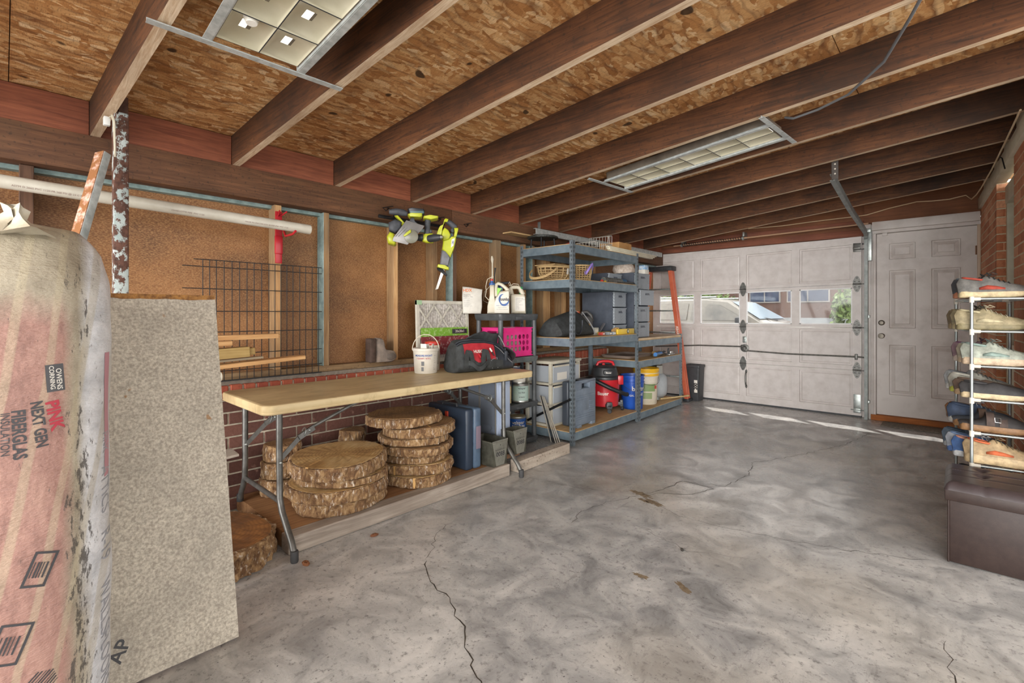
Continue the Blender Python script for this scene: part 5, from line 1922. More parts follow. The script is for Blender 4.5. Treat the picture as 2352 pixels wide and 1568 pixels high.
m.cyl((c[0], 0, c[1] - .05), (c[0], 0, c[1]), .016, n=14)
m.obj('cap', MAT('green_cap', '2f8a4e', .4), j2)
m = MB()
m.tube([(c[0] - .012, 0, c[1] + .02), (c[0] - .025, -.01, c[1] + .045), (c[0] - .07, -.01, c[1] + .05), (c[0] - .10, -.01, c[1] + .03), (c[0] - .115, -.02, c[1] + .05), (c[0] - .105, -.015, c[1] + .068), (c[0] - .095, -.01, c[1] + .045), (c[0] - .11, 0, c[1] + .03)], .0032, 8)
m.obj('hose', m_offw, j2, smooth=60)
m = MB()
slab(m, JZ((1005, 1120), (1005, 880), (1170, 880), (1175, 1120)), -.0515, -.0505, .0003)
m.obj('paper_label', m_label, j2)
for k in range(9):
 q = JZ((1010, 905 + 22 * k))[0]
 lettering('label_text', ('HERBICIDE LABEL', 'KEEP OUT OF REACH', 'OF CHILDREN', 'CAUTION', 'first aid', 'directions for use', 'storage', 'contents', 'net 1 gal')[k], .009, m_inkl, j2, lambda u, v, q=q: Vector((q[0] + u + .004, -.0522, q[1] + v)), ax='LEFT')
sp_ = thing('sprayer_wand', 'tall thin white sprayer wand standing behind the weed killer jug', 'wand', (-3.13, 3.08, TOPZ + .001))
m = MB()
m.tube([(0, 0, 0), (0, 0, .25), (.0, .003, .33), (-.002, .004, .47)], .0065, 8)
m.tube([(0, .003, .33), (0, .003, .345)], .010, 8)
m.obj('tube', m_offw, sp_)
m = MB()
m.tube([(-.002, .004, .46), (-.002, .002, .50), (-.002, -.002, .53)], [.006, .014, .007], 10)
m.obj('spray_tip', m_offw, sp_, smooth=60)
sg = thing('pump_sprayer', 'black pump sprayer handle with a thin black lance behind the cream jugs', 'sprayer', (-3.13, 3.19, TOPZ + .0005), R(45))
m = MB()
m.tube([(-.06, 0, .001), (-.06, 0, .20), (-.055, 0, .24)], [.035, .035, .02], 16)
m.obj('tank', m_bp, sg, smooth=50)
m = MB()
m.tube([(-.055, 0, .24), (-.055, 0, .268), (.0, 0, .285), (.06, 0, .288), (.085, -.0, .295)], [.012, .012, .013, .013, .008], 12)
m.tube([(.03, 0, .285), (.035, 0, .25)], .009, 10)
m.obj('handle', m_black, sg, smooth=60)
m = MB()
m.tube([(-.058, 0, .24), (-.056, .002, .36), (-.05, .0, .43)], [.006, .005, .008], 8)
m.obj('lance', m_blackm, sg)
m = MB()
m.tube([(-.05, -.002, .275), (-.10, -.03, .255), (-.15, -.04, .20), (-.16, -.04, .12), (-.12, -.05, .10)], .0032, 6)
m.obj('hose', m_offw, sg, smooth=60)
bj = thing('blue_jug', 'small blue jug half hidden between the two cream jugs', 'jug', (-3.075, 3.135, TOPZ + .0005))
m = MB()
m.lathe([(.001, 0), (.05, 0), (.052, .01), (.05, .15), (.03, .20), (.02, .21), (.02, .24), (.001, .24)], 24)
m.obj('body', MAT('pale_blue_plastic', '8fb3cf', .35), bj, smooth=50)
m = MB()
m.lathe([(.001, .24), (.022, .24), (.022, .262), (.001, .264)], 18)
m.obj('cap', m_blue, bj)
hb = thing('hardware_bag', 'flat white bag with orange lettering leaning at the back of the black shelf unit', 'bag', (-3.145, 2.85, TOPZ + .001), R(48))
m = MB()
HB = [(-.085, .0), (.075, .0), (.085, .06), (.083, .16), (.088, .215), (-.03, .235), (-.088, .24), (-.092, .15)]
slab(m, HB, -.018, .018, .012)
m.obj('pouch', MAT('white_pouch', 'd9d4ca', .4, col2='bdb8ae', vs=9, bmp=.2, bs=20), hb, smooth=60)
lettering('bag_brand', 'HDX', .036, MAT('orange_print', 'd8702f', .5), hb, lambda u, v: Vector((-.045 + u, -.0195, .205 + v)), .0008)
for k in range(7):
 lettering('bag_text', ('Allergen Plus', 'Pleated Air Filter', 'installation guide', 'remove old filter', 'slide new filter in', 'arrow shows airflow', 'replace every 3 months')[k], .012 if k < 2 else .008, m_inkl, hb, lambda u, v, k=k: Vector((-.078 + u, -.0195, .165 - .016 * k + v)), ax='LEFT')
# ---- cans, bottles and the things on the lower trays
m_can = MAT('can_steel', 'a9a8a4', .35, .8)
def paint_can(label, loc, r, h, mbody, rz=0, texts=(), handle=True, lidmat=None):
 o = thing('paint_can', label, 'paint can', loc, rz)
 m = MB()
 m.lathe([(.001, 0), (r * .97, 0), (r, .004), (r, .008), (r * .985, .012), (r * .985, h - .012), (r, h - .008), (r * 1.01, h - .003), (r, h), (r * .93, h), (r * .92, h - .005), (.001, h - .006)], 40)
 m.obj('can_body', m_can, o, smooth=40)
 m = MB()
 m.lathe([(r * .99, .016), (r * .992, h - .016)], 40, caps=False)
 m.obj('wrap_label', mbody, o, smooth=40)
 m = MB()
 m.lathe([(.001, h - .005), (r * .86, h - .005), (r * .88, h - .001), (r * .80, h + .001), (.001, h - .002)], 36)
 m.obj('lid', lidmat or m_can, o, smooth=40)
 for t, z, s, mt in texts:
  lettering('can_lettering', t, s, mt, o, wrapcyl(z, r * .998, R(-37)), .0004, cut=.012)
 if handle:
  m = MB()
  m.tube([(r * 1.02 * math.cos(a), r * 1.02 * math.sin(a), h - .025 - .03 * math.sin((a - R(-120)) / R(180) * math.pi)) for a in [R(-120 + 7.5 * k) for k in range(25)]], .002, 6)
  m.obj('wire_handle', m_dgalv, o)
  for a in (R(-120), R(60)):
   m = MB()
   m.ball((r * math.cos(a), r * math.sin(a), h - .025), .007, 8, 6)
   m.obj('handle_ear', m_can, o)
 return o
Y3, Y2 = .3855, .0625
m_vals = MAT('deep_blue_label', '1c4a8c', .35)
paint_can('blue paint can with white lettering on the lowest tray of the black shelf unit', (-2.95, 3.22, Y2 + .0005), .085, .195, m_vals, texts=(('valspar', .145, .042, m_label), ('SIGNATURE', .112, .024, m_label), ('PAINT + PRIMER', .088, .012, m_label), ('INTERIOR', .035, .014, m_label)), lidmat=MAT('tan_lid', 'b09f78', .5, col2='8f8060', vs=20))
o = MB()
paint_can('pale teal paint can on the second tray of the black shelf unit', (-2.93, 3.245, Y3 + .0005), .076, .165, MAT('pale_teal_label', '9db7ad', .45, col2='b5c6bd', vs=6), texts=(('valspar', .13, .026, m_ink), ('ULTRA', .09, .02, m_ink), ('INTERIOR', .05, .012, m_ink)), handle=False)
paint_can('white paint can stacked on the pale teal can', (-2.94, 3.235, Y3 + .168), .062, .125, m_label, texts=(('SEMI-GLOSS', .05, .012, m_ink),), handle=False)
paint_can('dark stain can standing on the cream carton of the black shelf unit', (-2.97, 3.10, Y3 + .1535), .045, .13, MAT('dark_label', '3a2d28', .4), texts=(('STAIN', .07, .016, m_label),), handle=False)
paint_can('blue and white paint can on the second tray under the pink crate', (-3.075, 3.325, Y3 + .2), .052, .11, m_vals, handle=False)
bpc = thing('tin_box', 'squat cream tin standing behind the pale teal can', 'tin', (-3.075, 3.325, Y3 + .0005))
m = MB()
m.box(-.05, -.05, 0, .05, .05, .198, bev=.006)
m.obj('tin_body', m_offw, bpc)
paint_can('wide blue paint can lid just visible under the crate tray', (-3.08, 3.20, Y3 + .0005), .055, .33, m_vals, texts=(('PAINT', .29, .02, m_label),), handle=False)
cb = thing('carton', 'cream carton with red print on the second tray beside the teal can', 'carton', (-2.97, 3.10, Y3 + .0005), R(50))
m = MB()
m.box(-.042, -.03, 0, .042, .03, .152, bev=.002)
m.obj('box_body', MAT('cream_carton', 'cdb98c', .6, col2='bba574', vs=12), cb)
m = MB()
m.box(-.036, -.0312, .05, .010, -.0302, .14)
m.obj('printed_panel', MAT('carton_print', 'b8583c', .6, col2='e0cf9e', vs=30), cb)
ob = thing('orange_bottle', 'yellow bottle with an orange cap at the near corner of the second tray', 'bottle', (-2.93, 3.01, Y3 + .0005))
m = MB()
m.lathe([(.001, 0), (.034, 0), (.036, .005), (.036, .14), (.030, .165), (.016, .18), (.016, .19), (.001, .19)], 24)
m.obj('body', MAT('yellow_bottle', 'cfae55', .35, col2='d99a4a', vs=14), ob, smooth=50)
m = MB()
m.lathe([(.001, .19), (.018, .19), (.018, .222), (.012, .23), (.001, .23)], 18)
m.obj('cap', MAT('orange_cap', 'd0642a', .4), ob)
m = MB()
f = wrapcyl(.03, .0366, R(-40))
m.loft([[f(-.035 + .07 * i / 8, 0), f(-.035 + .07 * i / 8, .09)] for i in range(9)], closed=False)
m.obj('label', MAT('bottle_label', 'e3cfa0', .5, col2='b9502c', vs=30), ob, smooth=0, recalc=False)
wb = thing('wire_bail_pail', 'small white pail with a curled wire handle behind the blue paint can', 'pail', (-2.95, 3.02, Y2 + .0005))
m = MB()
m.lathe([(.001, 0), (.062, 0), (.066, .004), (.07, .12), (.072, .125), (.068, .127), (.064, .12), (.058, .01), (.001, .008)], 32)
m.obj('body', m_offw, wb, smooth=40)
m = MB()
m.tube([(.07 * math.cos(a), .02 * math.sin(a), .12 + .09 * math.sin(a)) for a in [math.pi * k / 18 for k in range(19)]], .002, 6)
m.obj('handle', m_dgalv, wb)
for k, (x, y, z, m_, r) in enumerate(((-3.10, 3.10, .20, m_vals, .03), (-3.10, 3.20, .24, MAT('copper_tube', 'a0583a', .35, .7), .012), (-3.10, 3.28, .25, m_offw, .016))):
 o = thing(('spray_can', 'copper_tube', 'caulk_tube')[k], ('dark blue spray can at the back of the lowest tray', 'short copper tube standing at the back of the lowest tray', 'white caulk tube standing at the back of the lowest tray')[k], ('can', 'tube', 'tube')[k], (x, y, Y2 + .0005))
 m = MB()
 m.lathe([(.001, 0), (r, 0), (r, z - .03), (r * .6, z - .012), (r * .5, z), (.001, z)], 18)
 m.obj('body', m_, o, smooth=40)
# clear storage tote standing on its end
m_clear, nt, b_ = _new('clear_tote_plastic')
tr = N(nt, 'BsdfTransparent')
tr.inputs['Color'].default_value = (.80, .83, .88, 1)
ms = N(nt, 'MixShader')
ms.inputs[0].default_value = .42
b_.inputs['Base Color'].default_value = c4(hexc('9ba3b0'))
b_.inputs['Roughness'].default_value = .25
nt.links.new(tr.outputs[0], ms.inputs[1])
nt.links.new(b_.outputs[0], ms.inputs[2])
nt.links.new(ms.outputs[0], nt.nodes['Material Output'].inputs['Surface'])
tt = thing('storage_tote', 'clear plastic tote with a pale blue lid, stood on end behind the metal feeders', 'tote', (-2.76, 2.685, .0875))
m = MB()
for a in ((-.18, -.07, .0, .15, -.067, .56), (-.18, .055, 0, .15, .058, .56), (-.18, -.07, 0, -.177, .058, .56), (-.18, -.07, 0, .15, .058, .004), (-.18, -.07, .557, .15, .058, .56)):
 m.box(*a)
m.obj('box_walls', m_clear, tt, smooth=0)
m = MB()
m.box(.152, -.078, -.0, .168, .066, .57, bev=.006)
m.box(.168, -.06, .02, .173, .05, .55, bev=.004)
m.obj('lid', MAT('pale_blue_lid', 'a3b4cf', .3, col2='b7c3d8', vs=5), tt)
m = MB()
m.box(.14, -.08, -.0, .152, -.068, .57, bev=.003)
m.box(-.05, -.0735, .0, -.03, -.070, .56, bev=.001)
m.obj('rim', MAT('grey_rim', '7d7a76', .4), tt)
gb = thing('fuel_bottle', 'white and blue fuel bottle with lettering, inside the clear tote', 'bottle', (-2.70, 2.678, .0925))
m = MB()
m.lathe([(.001, 0), (.042, 0), (.044, .005), (.044, .13), (.028, .165), (.015, .175), (.015, .20), (.001, .20)], 24)
m.obj('body', MAT('white_fuel_bottle', 'c9d3dd', .35), gb, smooth=50)
m = MB()
m.lathe([(.0445, .01), (.0445, .075)], 28, caps=False)
m.obj('label', MAT('light_blue_label', '6f9cc4', .4), gb, smooth=50)
lettering('label_text', 'Coleman', .022, m_label, gb, wrapcyl(.045, .0452, R(-60)), .0004, cut=.012)
o = thing('dark_duffel', 'folded dark fabric packed in the clear tote above the fuel bottle', 'fabric', (-2.78, 2.675, .30))
m = MB()
m.box(-.11, -.055, 0, .13, .045, .24, bev=.03, seg=4)
m.obj('fabric_bundle', MAT('dark_fabric', '4b4743', .9, col2='6a655e', vs=14, bmp=.4, bs=60), o)
o = thing('folded_cloth', 'grey folded cloth at the bottom of the clear tote', 'cloth', (-2.84, 2.675, .0925))
m = MB()
m.box(-.08, -.055, 0, .07, .045, .20, bev=.03, seg=4)
m.obj('cloth_bundle', MAT('mid_grey_fabric', '6f6a68', .9, col2='8a8480', vs=14, bmp=.4, bs=60), o)
# thin stakes leaning between the units
for k in range(5):
 o = thing('metal_stake', ('thin metal stake leaning nearest the blue paint can', 'second thin metal stake from the blue paint can', 'middle thin metal stake between the two shelf units', 'black thin stake leaning between the two shelf units', 'outermost thin metal stake, next to the steel shelf')[k], 'stake', (0, 0, 0), group='stakes between the shelf units')
 m = MB()
 y = 3.428 + .009 * k
 m.tube([(-2.60 - .035 * k, y - .005, .006), (-2.80 - .02 * k, y, .42)], .005, 8)
 m.obj('rod', m_blackm if k == 3 else MAT('pale_stake_metal', 'b3aca0', .35, .5), o)
# ================================================================ STEEL SHELVES AND WHAT THEY HOLD
m_sb = MAT('blue_grey_steel', '697984', .42, .3, col2='82919a', vs=12)
m_sp = MAT('grey_post_steel', '6d7880', .4, .45, col2='868f95', vs=16)
m_slot = MAT('slot_dark', '1f2224', .8)
m_pb = WOOD('particle_board', 'b8925f', 'd9b989', 1, scale=1.5, bmp=.15)
SA = R(2.2)
SO = Vector((-2.519, 3.493, 0))
def SL(lx, ly, z=0):
 return (SO.x + lx * math.cos(SA) - ly * math.sin(SA), SO.y + lx * math.sin(SA) + ly * math.cos(SA), z)
def steel_unit(label, ly0, wid, dep, zs, tops):
 """local origin at the front post by the room's near end; x back = -dep"""
 o = thing('steel_shelf_unit', label, 'shelf unit', SL(0, ly0), SA)
 for k, (x, sx) in enumerate(((0, -1), (-dep, 1))):
  for j, (y, sy) in enumerate(((0, 1), (wid, -1))):
   m = MB()
   h = tops[j]
   m.box(x, y, .0, x + sx * .003, y + sy * .038, h)
   m.box(x, y, .0, x + sx * .038, y + sy * .003, h)
   m.mi = 1
   n = int(h / .038)
   for q in range(n):
    z = .03 + q * .038
    if z < h - .03:
     for f in (.010, .026):
      if q % 2 == 0 or f == .010:
       m.box(x - sx * .0008, y + sy * f, z, x - sx * .0002, y + sy * (f + .006), z + .020)
       m.box(x + sx * f, y - sy * .0008, z, x + sx * (f + .006), y - sy * .0002, z + .020)
   m.obj('post', [m_sp, m_slot], o, smooth=0)
 for z in zs:
  b = z - .012
  m = MB()
  m.box(-dep + .004, .004, b, -.004, wid - .004, z, bev=.001, seg=1)
  m.obj('shelf_board', m_pb, o, smooth=0)
  for nm, a in (('front_beam', (-.010, .004, -.0005, wid - .004)), ('rear_beam', (-dep + .0005, .004, -dep + .010, wid - .004)), ('side_beam', (-dep + .01, .0005, -.01, .010)), ('side_beam', (-dep + .01, wid - .010, -.01, wid - .0005))):
   m = MB()
   m.box(a[0], a[1], b - .068, a[2], a[3], b + .006, bev=.002, seg=1)
   if nm == 'front_beam':
    m.box(-.024, a[1], b - .069, -.006, a[3], b - .064)
   m.obj(nm, m_sb, o, smooth=0)
 return o
steel_unit('tall blue grey steel shelf unit between the black shelf unit and low shelf', 0, 1.292, .615, (.122, .970, 1.505, 1.822), (1.85, 1.85))
u2 = steel_unit('low steel shelf unit with three boards, standing next to the garage door', 1.31, 1.235, .60, (.098, .668, .895), (.60, .93))
m = MB()
m.box(-.59, .01, .8955, -.005, 1.225, .915, bev=.002)
m.obj('thick_top', WOOD('pale_board', 'c9ad84', 'e3d0b2', 1, scale=1.2), u2, smooth=0)
bt_ = thing('steel_strut', 'dark slanting steel strut bolted across the tall shelf unit at its near end', 'strut')
m = MB()
m.bar(SL(-.52, -.006, .16), SL(-.02, -.006, .42), .006, .022)
m.obj('strut_bar', m_blackm, bt_, smooth=0)
def woven(name, a, b):
 m, nt, b_ = _new(name)
 v = coords(nt, (1, 1, 1))
 ck = N(nt, 'TexChecker')
 ck.inputs['Scale'].default_value = 62
 nt.links.new(v, ck.inputs['Vector'])
 w1 = N(nt, 'TexWave', wave_type='BANDS', bands_direction='DIAGONAL')
 w1.inputs['Scale'].default_value = 18
 nt.links.new(v, w1.inputs['Vector'])
 c = mix(nt, ck.outputs['Fac'], hexc(a), hexc(b))
 c = mix(nt, ramp(nt, w1.outputs['Fac'], [(.3, (.25, .25, .25)), (.7, (0, 0, 0))]), c, hexc('4e535a'))
 nt.links.new(c, b_.inputs['Base Color'])
 b_.inputs['Roughness'].default_value = .45
 bump(nt, b_, ck.outputs['Fac'], .6, .004)
 return m
m_wov = woven('woven_grey_plastic', '8f969e', 'aab1b8')
m_twr = MAT('slate_plastic', '454a54', .4, col2='525863', vs=10)
def drawer_tower(label, loc, w_, d_, rows, out=None):
 """front faces +x; y from 0 to w_"""
 o = thing('drawer_tower', label, 'drawer unit', loc, SA)
 h = rows[-1][1]
 m = MB()
 m.box(-d_, 0, 0, -.02, .006, h)
 m.box(-d_, w_ - .006, 0, -.02, w_, h)
 m.box(-d_, .006, 0, -d_ + .006, w_ - .006, h)
 m.box(-d_, 0, h - .006, -.015, w_, h)
 m.box(-d_, .006, 0, -.02, w_ - .006, .006)
 for a, b in rows:
  m.box(-d_ + .05, -.003, a + .02, -.08, .0, b - .03, bev=.001)
 m.obj('carcass', m_twr, o, smooth=0)
 for k, (a, b) in enumerate(rows):
  x = (out or {}).get(k, 0)
  m = MB()
  a_, b_ = a + .008, b - .008
  m.box(-.014 + x, .004, a_, x, w_ - .004, b_, bev=.004)
  m.box(-.018 + x, .0, b_ - .008, x + .005, w_, b_ + .004, bev=.002)
  m.box(-d_ + .03 + x, .012, a_ + .004, -.012 + x, .018, b_ - .02)
  m.box(-d_ + .03 + x, w_ - .018, a_ + .004, -.012 + x, w_ - .012, b_ - .02)
  m.box(-d_ + .03 + x, .018, a_ + .004, -.012 + x, w_ - .018, a_ + .010)
  dr_ = m.obj('drawer', m_wov, o, smooth=0)
  m = MB()
  m.box(x, w_ * .36, b_ - .052, x + .010, w_ * .64, b_ - .044, bev=.002)
  m.box(x - .001, w_ * .36, b_ - .044, x + .001, w_ * .64, b_ - .030)
  m.obj('pull', m_twr, dr_)
 return o
drawer_tower('three-drawer woven grey plastic tower standing under the upper board of the tall shelf', SL(-.13, .985, .9705), .275, .40, ((0, .10), (.10, .285), (.285, .455)))
drawer_tower('low woven grey drawer box on the upper board of the tall shelf', SL(-.185, .975, 1.5055), .285, .40, ((0, .125),))
drawer_tower('four-drawer woven grey plastic tower on the low shelf, one drawer pulled out', SL(-.06, 1.345, .9155), .36, .42, ((0, .175), (.175, .36), (.36, .545), (.545, .735)), {2: .055})
# black duffel on the middle board
df = thing('duffel_bag', 'slumped black duffel bag with a looped handle on the middle board of the tall shelf', 'bag', SL(-.28, .30, .9705), SA + R(90))
m = MB()
m.loft([bagring(x, w_, h, 0, sh) for x, w_, h, sh in ((-.27, .20, .10, .5), (-.262, .28, .15, .45), (-.20, .32, .18, .4), (-.10, .33, .205, .35), (0, .33, .225, .32), (.10, .33, .245, .3), (.18, .33, .235, .3), (.24, .32, .18, .4), (.29, .30, .12, .5), (.31, .20, .05, .6))])
m.obj('body', m_cloth, df, smooth=60)
m = MB()
m.tube([(-.13 + .02 * math.sin(t * 3), -.165 - .012 * math.sin(t), .16 - .14 * math.sin(t)) if False else (-.06 - .085 * math.cos(t), -.172 - .006 * math.sin(t), .155 - .135 * math.sin(t)) for t in [math.pi * k / 16 for k in range(17)]], .007, 8)
m.obj('handle', m_vinyl, df, smooth=60)
m = MB()
m.tube([(.12, -.11, .235), (.19, -.14, .15), (.24, -.165, .07), (.27, -.16, .01)], .005, 8)
m.tube([(.10, .0, .245), (.17, .0, .25), (.23, .0, .19), (.29, .0, .10)], .006, 8)
m.obj('piping', m_pipe, df, smooth=60)
ju = thing('oil_jug', 'dark grey oil jug with an orange cap behind the duffel on the middle board', 'jug', SL(-.40, .80, .9705), R(45))
m = MB()
slab(m, [(-.085, 0), (.09, 0), (.10, .02), (.10, .16), (.07, .19), (-.06, .20), (-.085, .18)], -.045, .045, .015)
m.obj('body', MAT('charcoal_jug', '4c4a49', .4, col2='5b5957', vs=12), ju)
m = MB()
m.tube([(-.03, 0, .19), (.0, 0, .235), (.04, 0, .24), (.085, 0, .20), (.098, 0, .14)], [.022, .02, .018, .02, .022], 12)
m.obj('handle', MAT('charcoal_jug2', '4c4a49', .4), ju, smooth=60)
m = MB()
m.lathe([(.001, .19), (.026, .19), (.026, .245), (.001, .247)], 18, Matrix.Translation((-.06, 0, 0)))
m.obj('cap', MAT('rust_orange_cap', 'c25a30', .4), ju)
SM = [('spark_plug_box', 'small red box at the front of the middle board', 'box', (-.10, .675, .9705), (.05, .05, .030), 'b0403a'),
      ('grey_box', 'small grey box lying beside the red box on the middle board', 'box', (-.08, .765, .9705), (.07, .06, .032), '80878c'),
      ('label_box', 'pale grey box lying between the grey box and the twine', 'box', (-.075, .850, .9705), (.06, .05, .030), 'aab3ba'),
      ('wood_block', 'unpainted wooden block standing before the oil jug', 'block', (-.30, .70, .9705), (.05, .09, .115), 'c9a26a'),
      ('clear_cup', 'small clear plastic box of bits before the wooden block', 'box', (-.21, .70, .9705), (.07, .09, .075), 'b9b9ad'),
      ('paper_stack', 'stack of brown papers beside the duffel bag', 'paper', (-.52, .615, .9705), (.06, .04, .14), 'a98a64')]
for nm, lab, cat, l, s_, c in SM:
 o = thing(nm, lab, cat, SL(*l), SA)
 m = MB()
 m.box(-s_[0] / 2, -s_[1] / 2, 0, s_[0] / 2, s_[1] / 2, s_[2], bev=.003)
 m.obj('box_body', MAT(nm, c, .5, col2=c, vs=10), o)
 m = MB()
 m.box(s_[0] / 2, -s_[1] * .3, s_[2] * .25, s_[0] / 2 + .0008, s_[1] * .3, s_[2] * .75)
 m.obj('face_label', m_label if nm != 'wood_block' else MAT('end_grain', 'a67c48', .8), o)
tw = thing('twine_ball', 'ball of tan twine on the middle board in front of the yellow level', 'twine', SL(-.10, .965, .9705 + .034))
m = MB()
for k in range(26):
 a = math.pi * k / 26
 n_ = Vector((math.cos(a * 3.1), math.sin(a * 2.3), math.cos(a * 1.7 + 1))).normalized()
 u1 = n_.orthogonal().normalized()
 u2_ = n_.cross(u1)
 m.tube([(u1 * math.cos(t) * 1.35 + u2_ * math.sin(t)) * .031 for t in [2 * math.pi * q / 18 for q in range(18)]], .0034, 5, loop=True)
m.ball((0, 0, 0), (.032, .032, .030), 16, 10)
for v in m.bm.verts:
 v.co.y *= 1.25
 v.co.z = max(v.co.z, -.0338)
m.obj('twine', MAT('tan_twine', 'c9a36c', .9, col2='a88250', vs=60), tw, smooth=60)
lv = thing('spirit_level', 'yellow spirit level lying along the front of the middle board', 'level', SL(-.045, 1.06, .9705), SA)
m = MB()
m.box(-.012, -.17, 0, .012, .20, .058, bev=.003)
m.obj('body', MAT('level_yellow', 'd9b32c', .35, col2='e0c04a', vs=8), lv)
m = MB()
m.cyl((.0125, .05, .03), (.0150, .05, .03), .024, n=20)
m.obj('vial_ring', m_black, lv)
m = MB()
m.cyl((.0152, .05, .03), (.0158, .05, .03), .014, n=20)
m.obj('vial', MAT('vial_glass', 'd6dcc0', .1), lv)
o = thing('caulk_tool', 'yellow handled tool lying behind the twine ball', 'tool', SL(-.17, .82, .9705 + .016), SA)
m = MB()
m.cyl((0, -.10, 0), (0, .14, 0), .015, n=12)
m.obj('handle', MAT('handle_yellow', 'd8b53a', .4), o, smooth=50)
m = MB()
m.cyl((0, .14, 0), (0, .158, 0), .006, n=8)
m.obj('shank', m_galv, o)
o = thing('dark_bracket', 'dark grey angled plastic piece leaning by the oil jug', 'bracket', SL(-.24, .845, .9705), SA)
m = MB()
m.bar((0, 0, .012), (.02, .09, .115), .03, .014, bev=.003)
m.box(-.015, -.02, 0, .015, .02, .014, bev=.002)
m.obj('arm', m_greyp, o)
o = thing('saw_case_rod', 'pink and brown sticks leaning behind the duffel bag', 'stick', SL(-.50, .66, .9705), SA)
m = MB()
m.bar((0, 0, .004), (.02, .09, .24), .012, .006)
m.obj('stick', MAT('pinkish_stick', 'b9877a', .7), o)
# ---- upper board: baskets, rods, bits
m_bam = WOOD('bamboo', 'a98450', 'dcc392', 1, scale=3, bmp=.1)
bs = thing('bamboo_basket', 'oval woven bamboo basket with a bent handle and paper tag, on the upper board', 'basket', SL(-.34, .21, 1.5065), SA)
m = MB()
A_, B_, H_ = .15, .21, .12
for k in range(18):
 a = 2 * math.pi * k / 18
 m.tube([(A_ * (.25 + .75 * math.sin(t) ** .7) * math.cos(a), B_ * (.25 + .75 * math.sin(t) ** .7) * math.sin(a), .004 + H_ * (1 - math.cos(t))) for t in [math.pi / 2 * (q + .2) / 6.2 for q in range(7)]], .0055, 5)
m.obj('rib', m_bam, bs, smooth=60)
m = MB()
for q in range(1, 8):
 t = math.pi / 2 * (q + .2) / 7.4
 f = .25 + .75 * math.sin(t) ** .7
 m.tube([((A_ * f + .003 * (-1) ** k) * math.cos(2 * math.pi * k / 36), (B_ * f + .003 * (-1) ** k) * math.sin(2 * math.pi * k / 36), .006 + H_ * (1 - math.cos(t))) for k in range(36)], .0045, 5, loop=True)
m.obj('weave', m_bam, bs, smooth=60)
m = MB()
m.tube([(A_ * 1.02 * math.cos(2 * math.pi * k / 40), B_ * 1.02 * math.sin(2 * math.pi * k / 40), H_ + .008) for k in range(40)], .009, 8, loop=True)
m.obj('rim', m_bam, bs, smooth=60)
m = MB()
m.loft([[(A_ * .9 * math.cos(a) * 1.05 + dx, -.19 - .13 * math.sin(a), H_ - .02 - .09 * math.sin(a) + dz) for dx, dz in ((-.004, -.011), (.004, -.011), (.004, .011), (-.004, .011))] for a in [math.pi * k / 16 for k in range(17)]])
m.obj('handle', m_bam, bs, smooth=60)
m = MB()
m.cube((.155, -.02, .085), (.002, .035, .055), (0, .1, .1))
m.obj('paper_tag', m_label, bs)
o = thing('bamboo_tray', 'flat bamboo tray resting on the oval basket', 'lid', SL(-.34, .19, 1.647), SA)
m = MB()
m.box(-.12, -.16, 0, .12, .18, .010, bev=.003)
m.obj('lid_panel', m_bam, o, smooth=0)
b2 = thing('round_basket', 'round open-weave basket with a purple ribbon beside the oval basket', 'basket', SL(-.29, .555, 1.5065), SA)
m = MB()
for k in range(26):
 a = 2 * math.pi * k / 26
 m.tube([(.105 * math.cos(a), .105 * math.sin(a), .004), (.122 * math.cos(a), .122 * math.sin(a), .10), (.125 * math.cos(a), .125 * math.sin(a), .175)], .004, 5)
m.obj('stake', m_bam, b2)
m = MB()
for q in range(8):
 z = .012 + .022 * q
 r = .106 + .0025 * q
 m.tube([(r * math.cos(2 * math.pi * k / 32), r * math.sin(2 * math.pi * k / 32), z) for k in range(32)], .0042 if q < 7 else .008, 6, loop=True)
m.obj('weave', m_bam, b2, smooth=60)
m = MB()
m.lathe([(.001, .002), (.104, .002), (.104, .006), (.001, .006)], 28)
m.obj('base', m_bam, b2)
m = MB()
m_pur = MAT('purple_ribbon', '8a72c4', .5, col2='a48fd6', vs=14)
for a0, a1, w_ in ((0, 3.4, .035), (3.0, 6.2, .03)):
 m.loft([[(.135 + .03 * math.sin(a), -.03 + .055 * math.cos(a) * (1 if a0 == 0 else -1.3), .13 + .045 * math.sin(a * 1.4 + a0) - w_ / 2 + w_ * j) for j in (0, 1)] for a in [a0 + (a1 - a0) * k / 14 for k in range(15)]], closed=False)
m.obj('ribbon', m_pur, b2, smooth=60, thick=.003)
for nm, lab, l, col_, s_ in (('toy_ball', 'small red and yellow ball on the upper board beside the round basket', (-.13, .73, 1.5055), 'c33b2c', .018), ('toy_ball', 'small yellow ball next to the red one on the upper board', (-.12, .78, 1.5055), 'd9b42f', .014)):
 o = thing(nm, lab, 'ball', SL(l[0], l[1], l[2] + s_))
 m = MB()
 m.ball((0, 0, 0), s_, 14, 10)
 m.obj('ball', MAT(nm, col_, .4), o, smooth=60)
o = thing('duct_pipe', 'grey metal pipe with a blue end lying on the upper board before the drawer box', 'pipe', SL(-.122, .80, 1.5055 + .0345), SA)
m = MB()
m.cyl((-.03, 0, 0), (-.02, .36, 0), .032, n=20)
m.obj('pipe_body', m_galv, o, smooth=50)
m = MB()
m.cyl((-.0202, .355, 0), (-.0185, .44, 0), .033, n=20)
m.obj('blue_end', MAT('steel_blue', '3d6688', .4), o, smooth=50)
o = thing('rod', 'thin dark rod with a black end cap, sticking out past the shelf post', 'rod', SL(-.054, .80, 1.5055 + .017), SA)
m = MB()
m.cyl((-.0, -.10, 0), (-.018, .50, .004), .009, n=10)
m.obj('rod_body', m_dgalv, o)
m = MB()
m.cyl((-.018, .49, .004), (-.0195, .525, .004), .013, n=12)
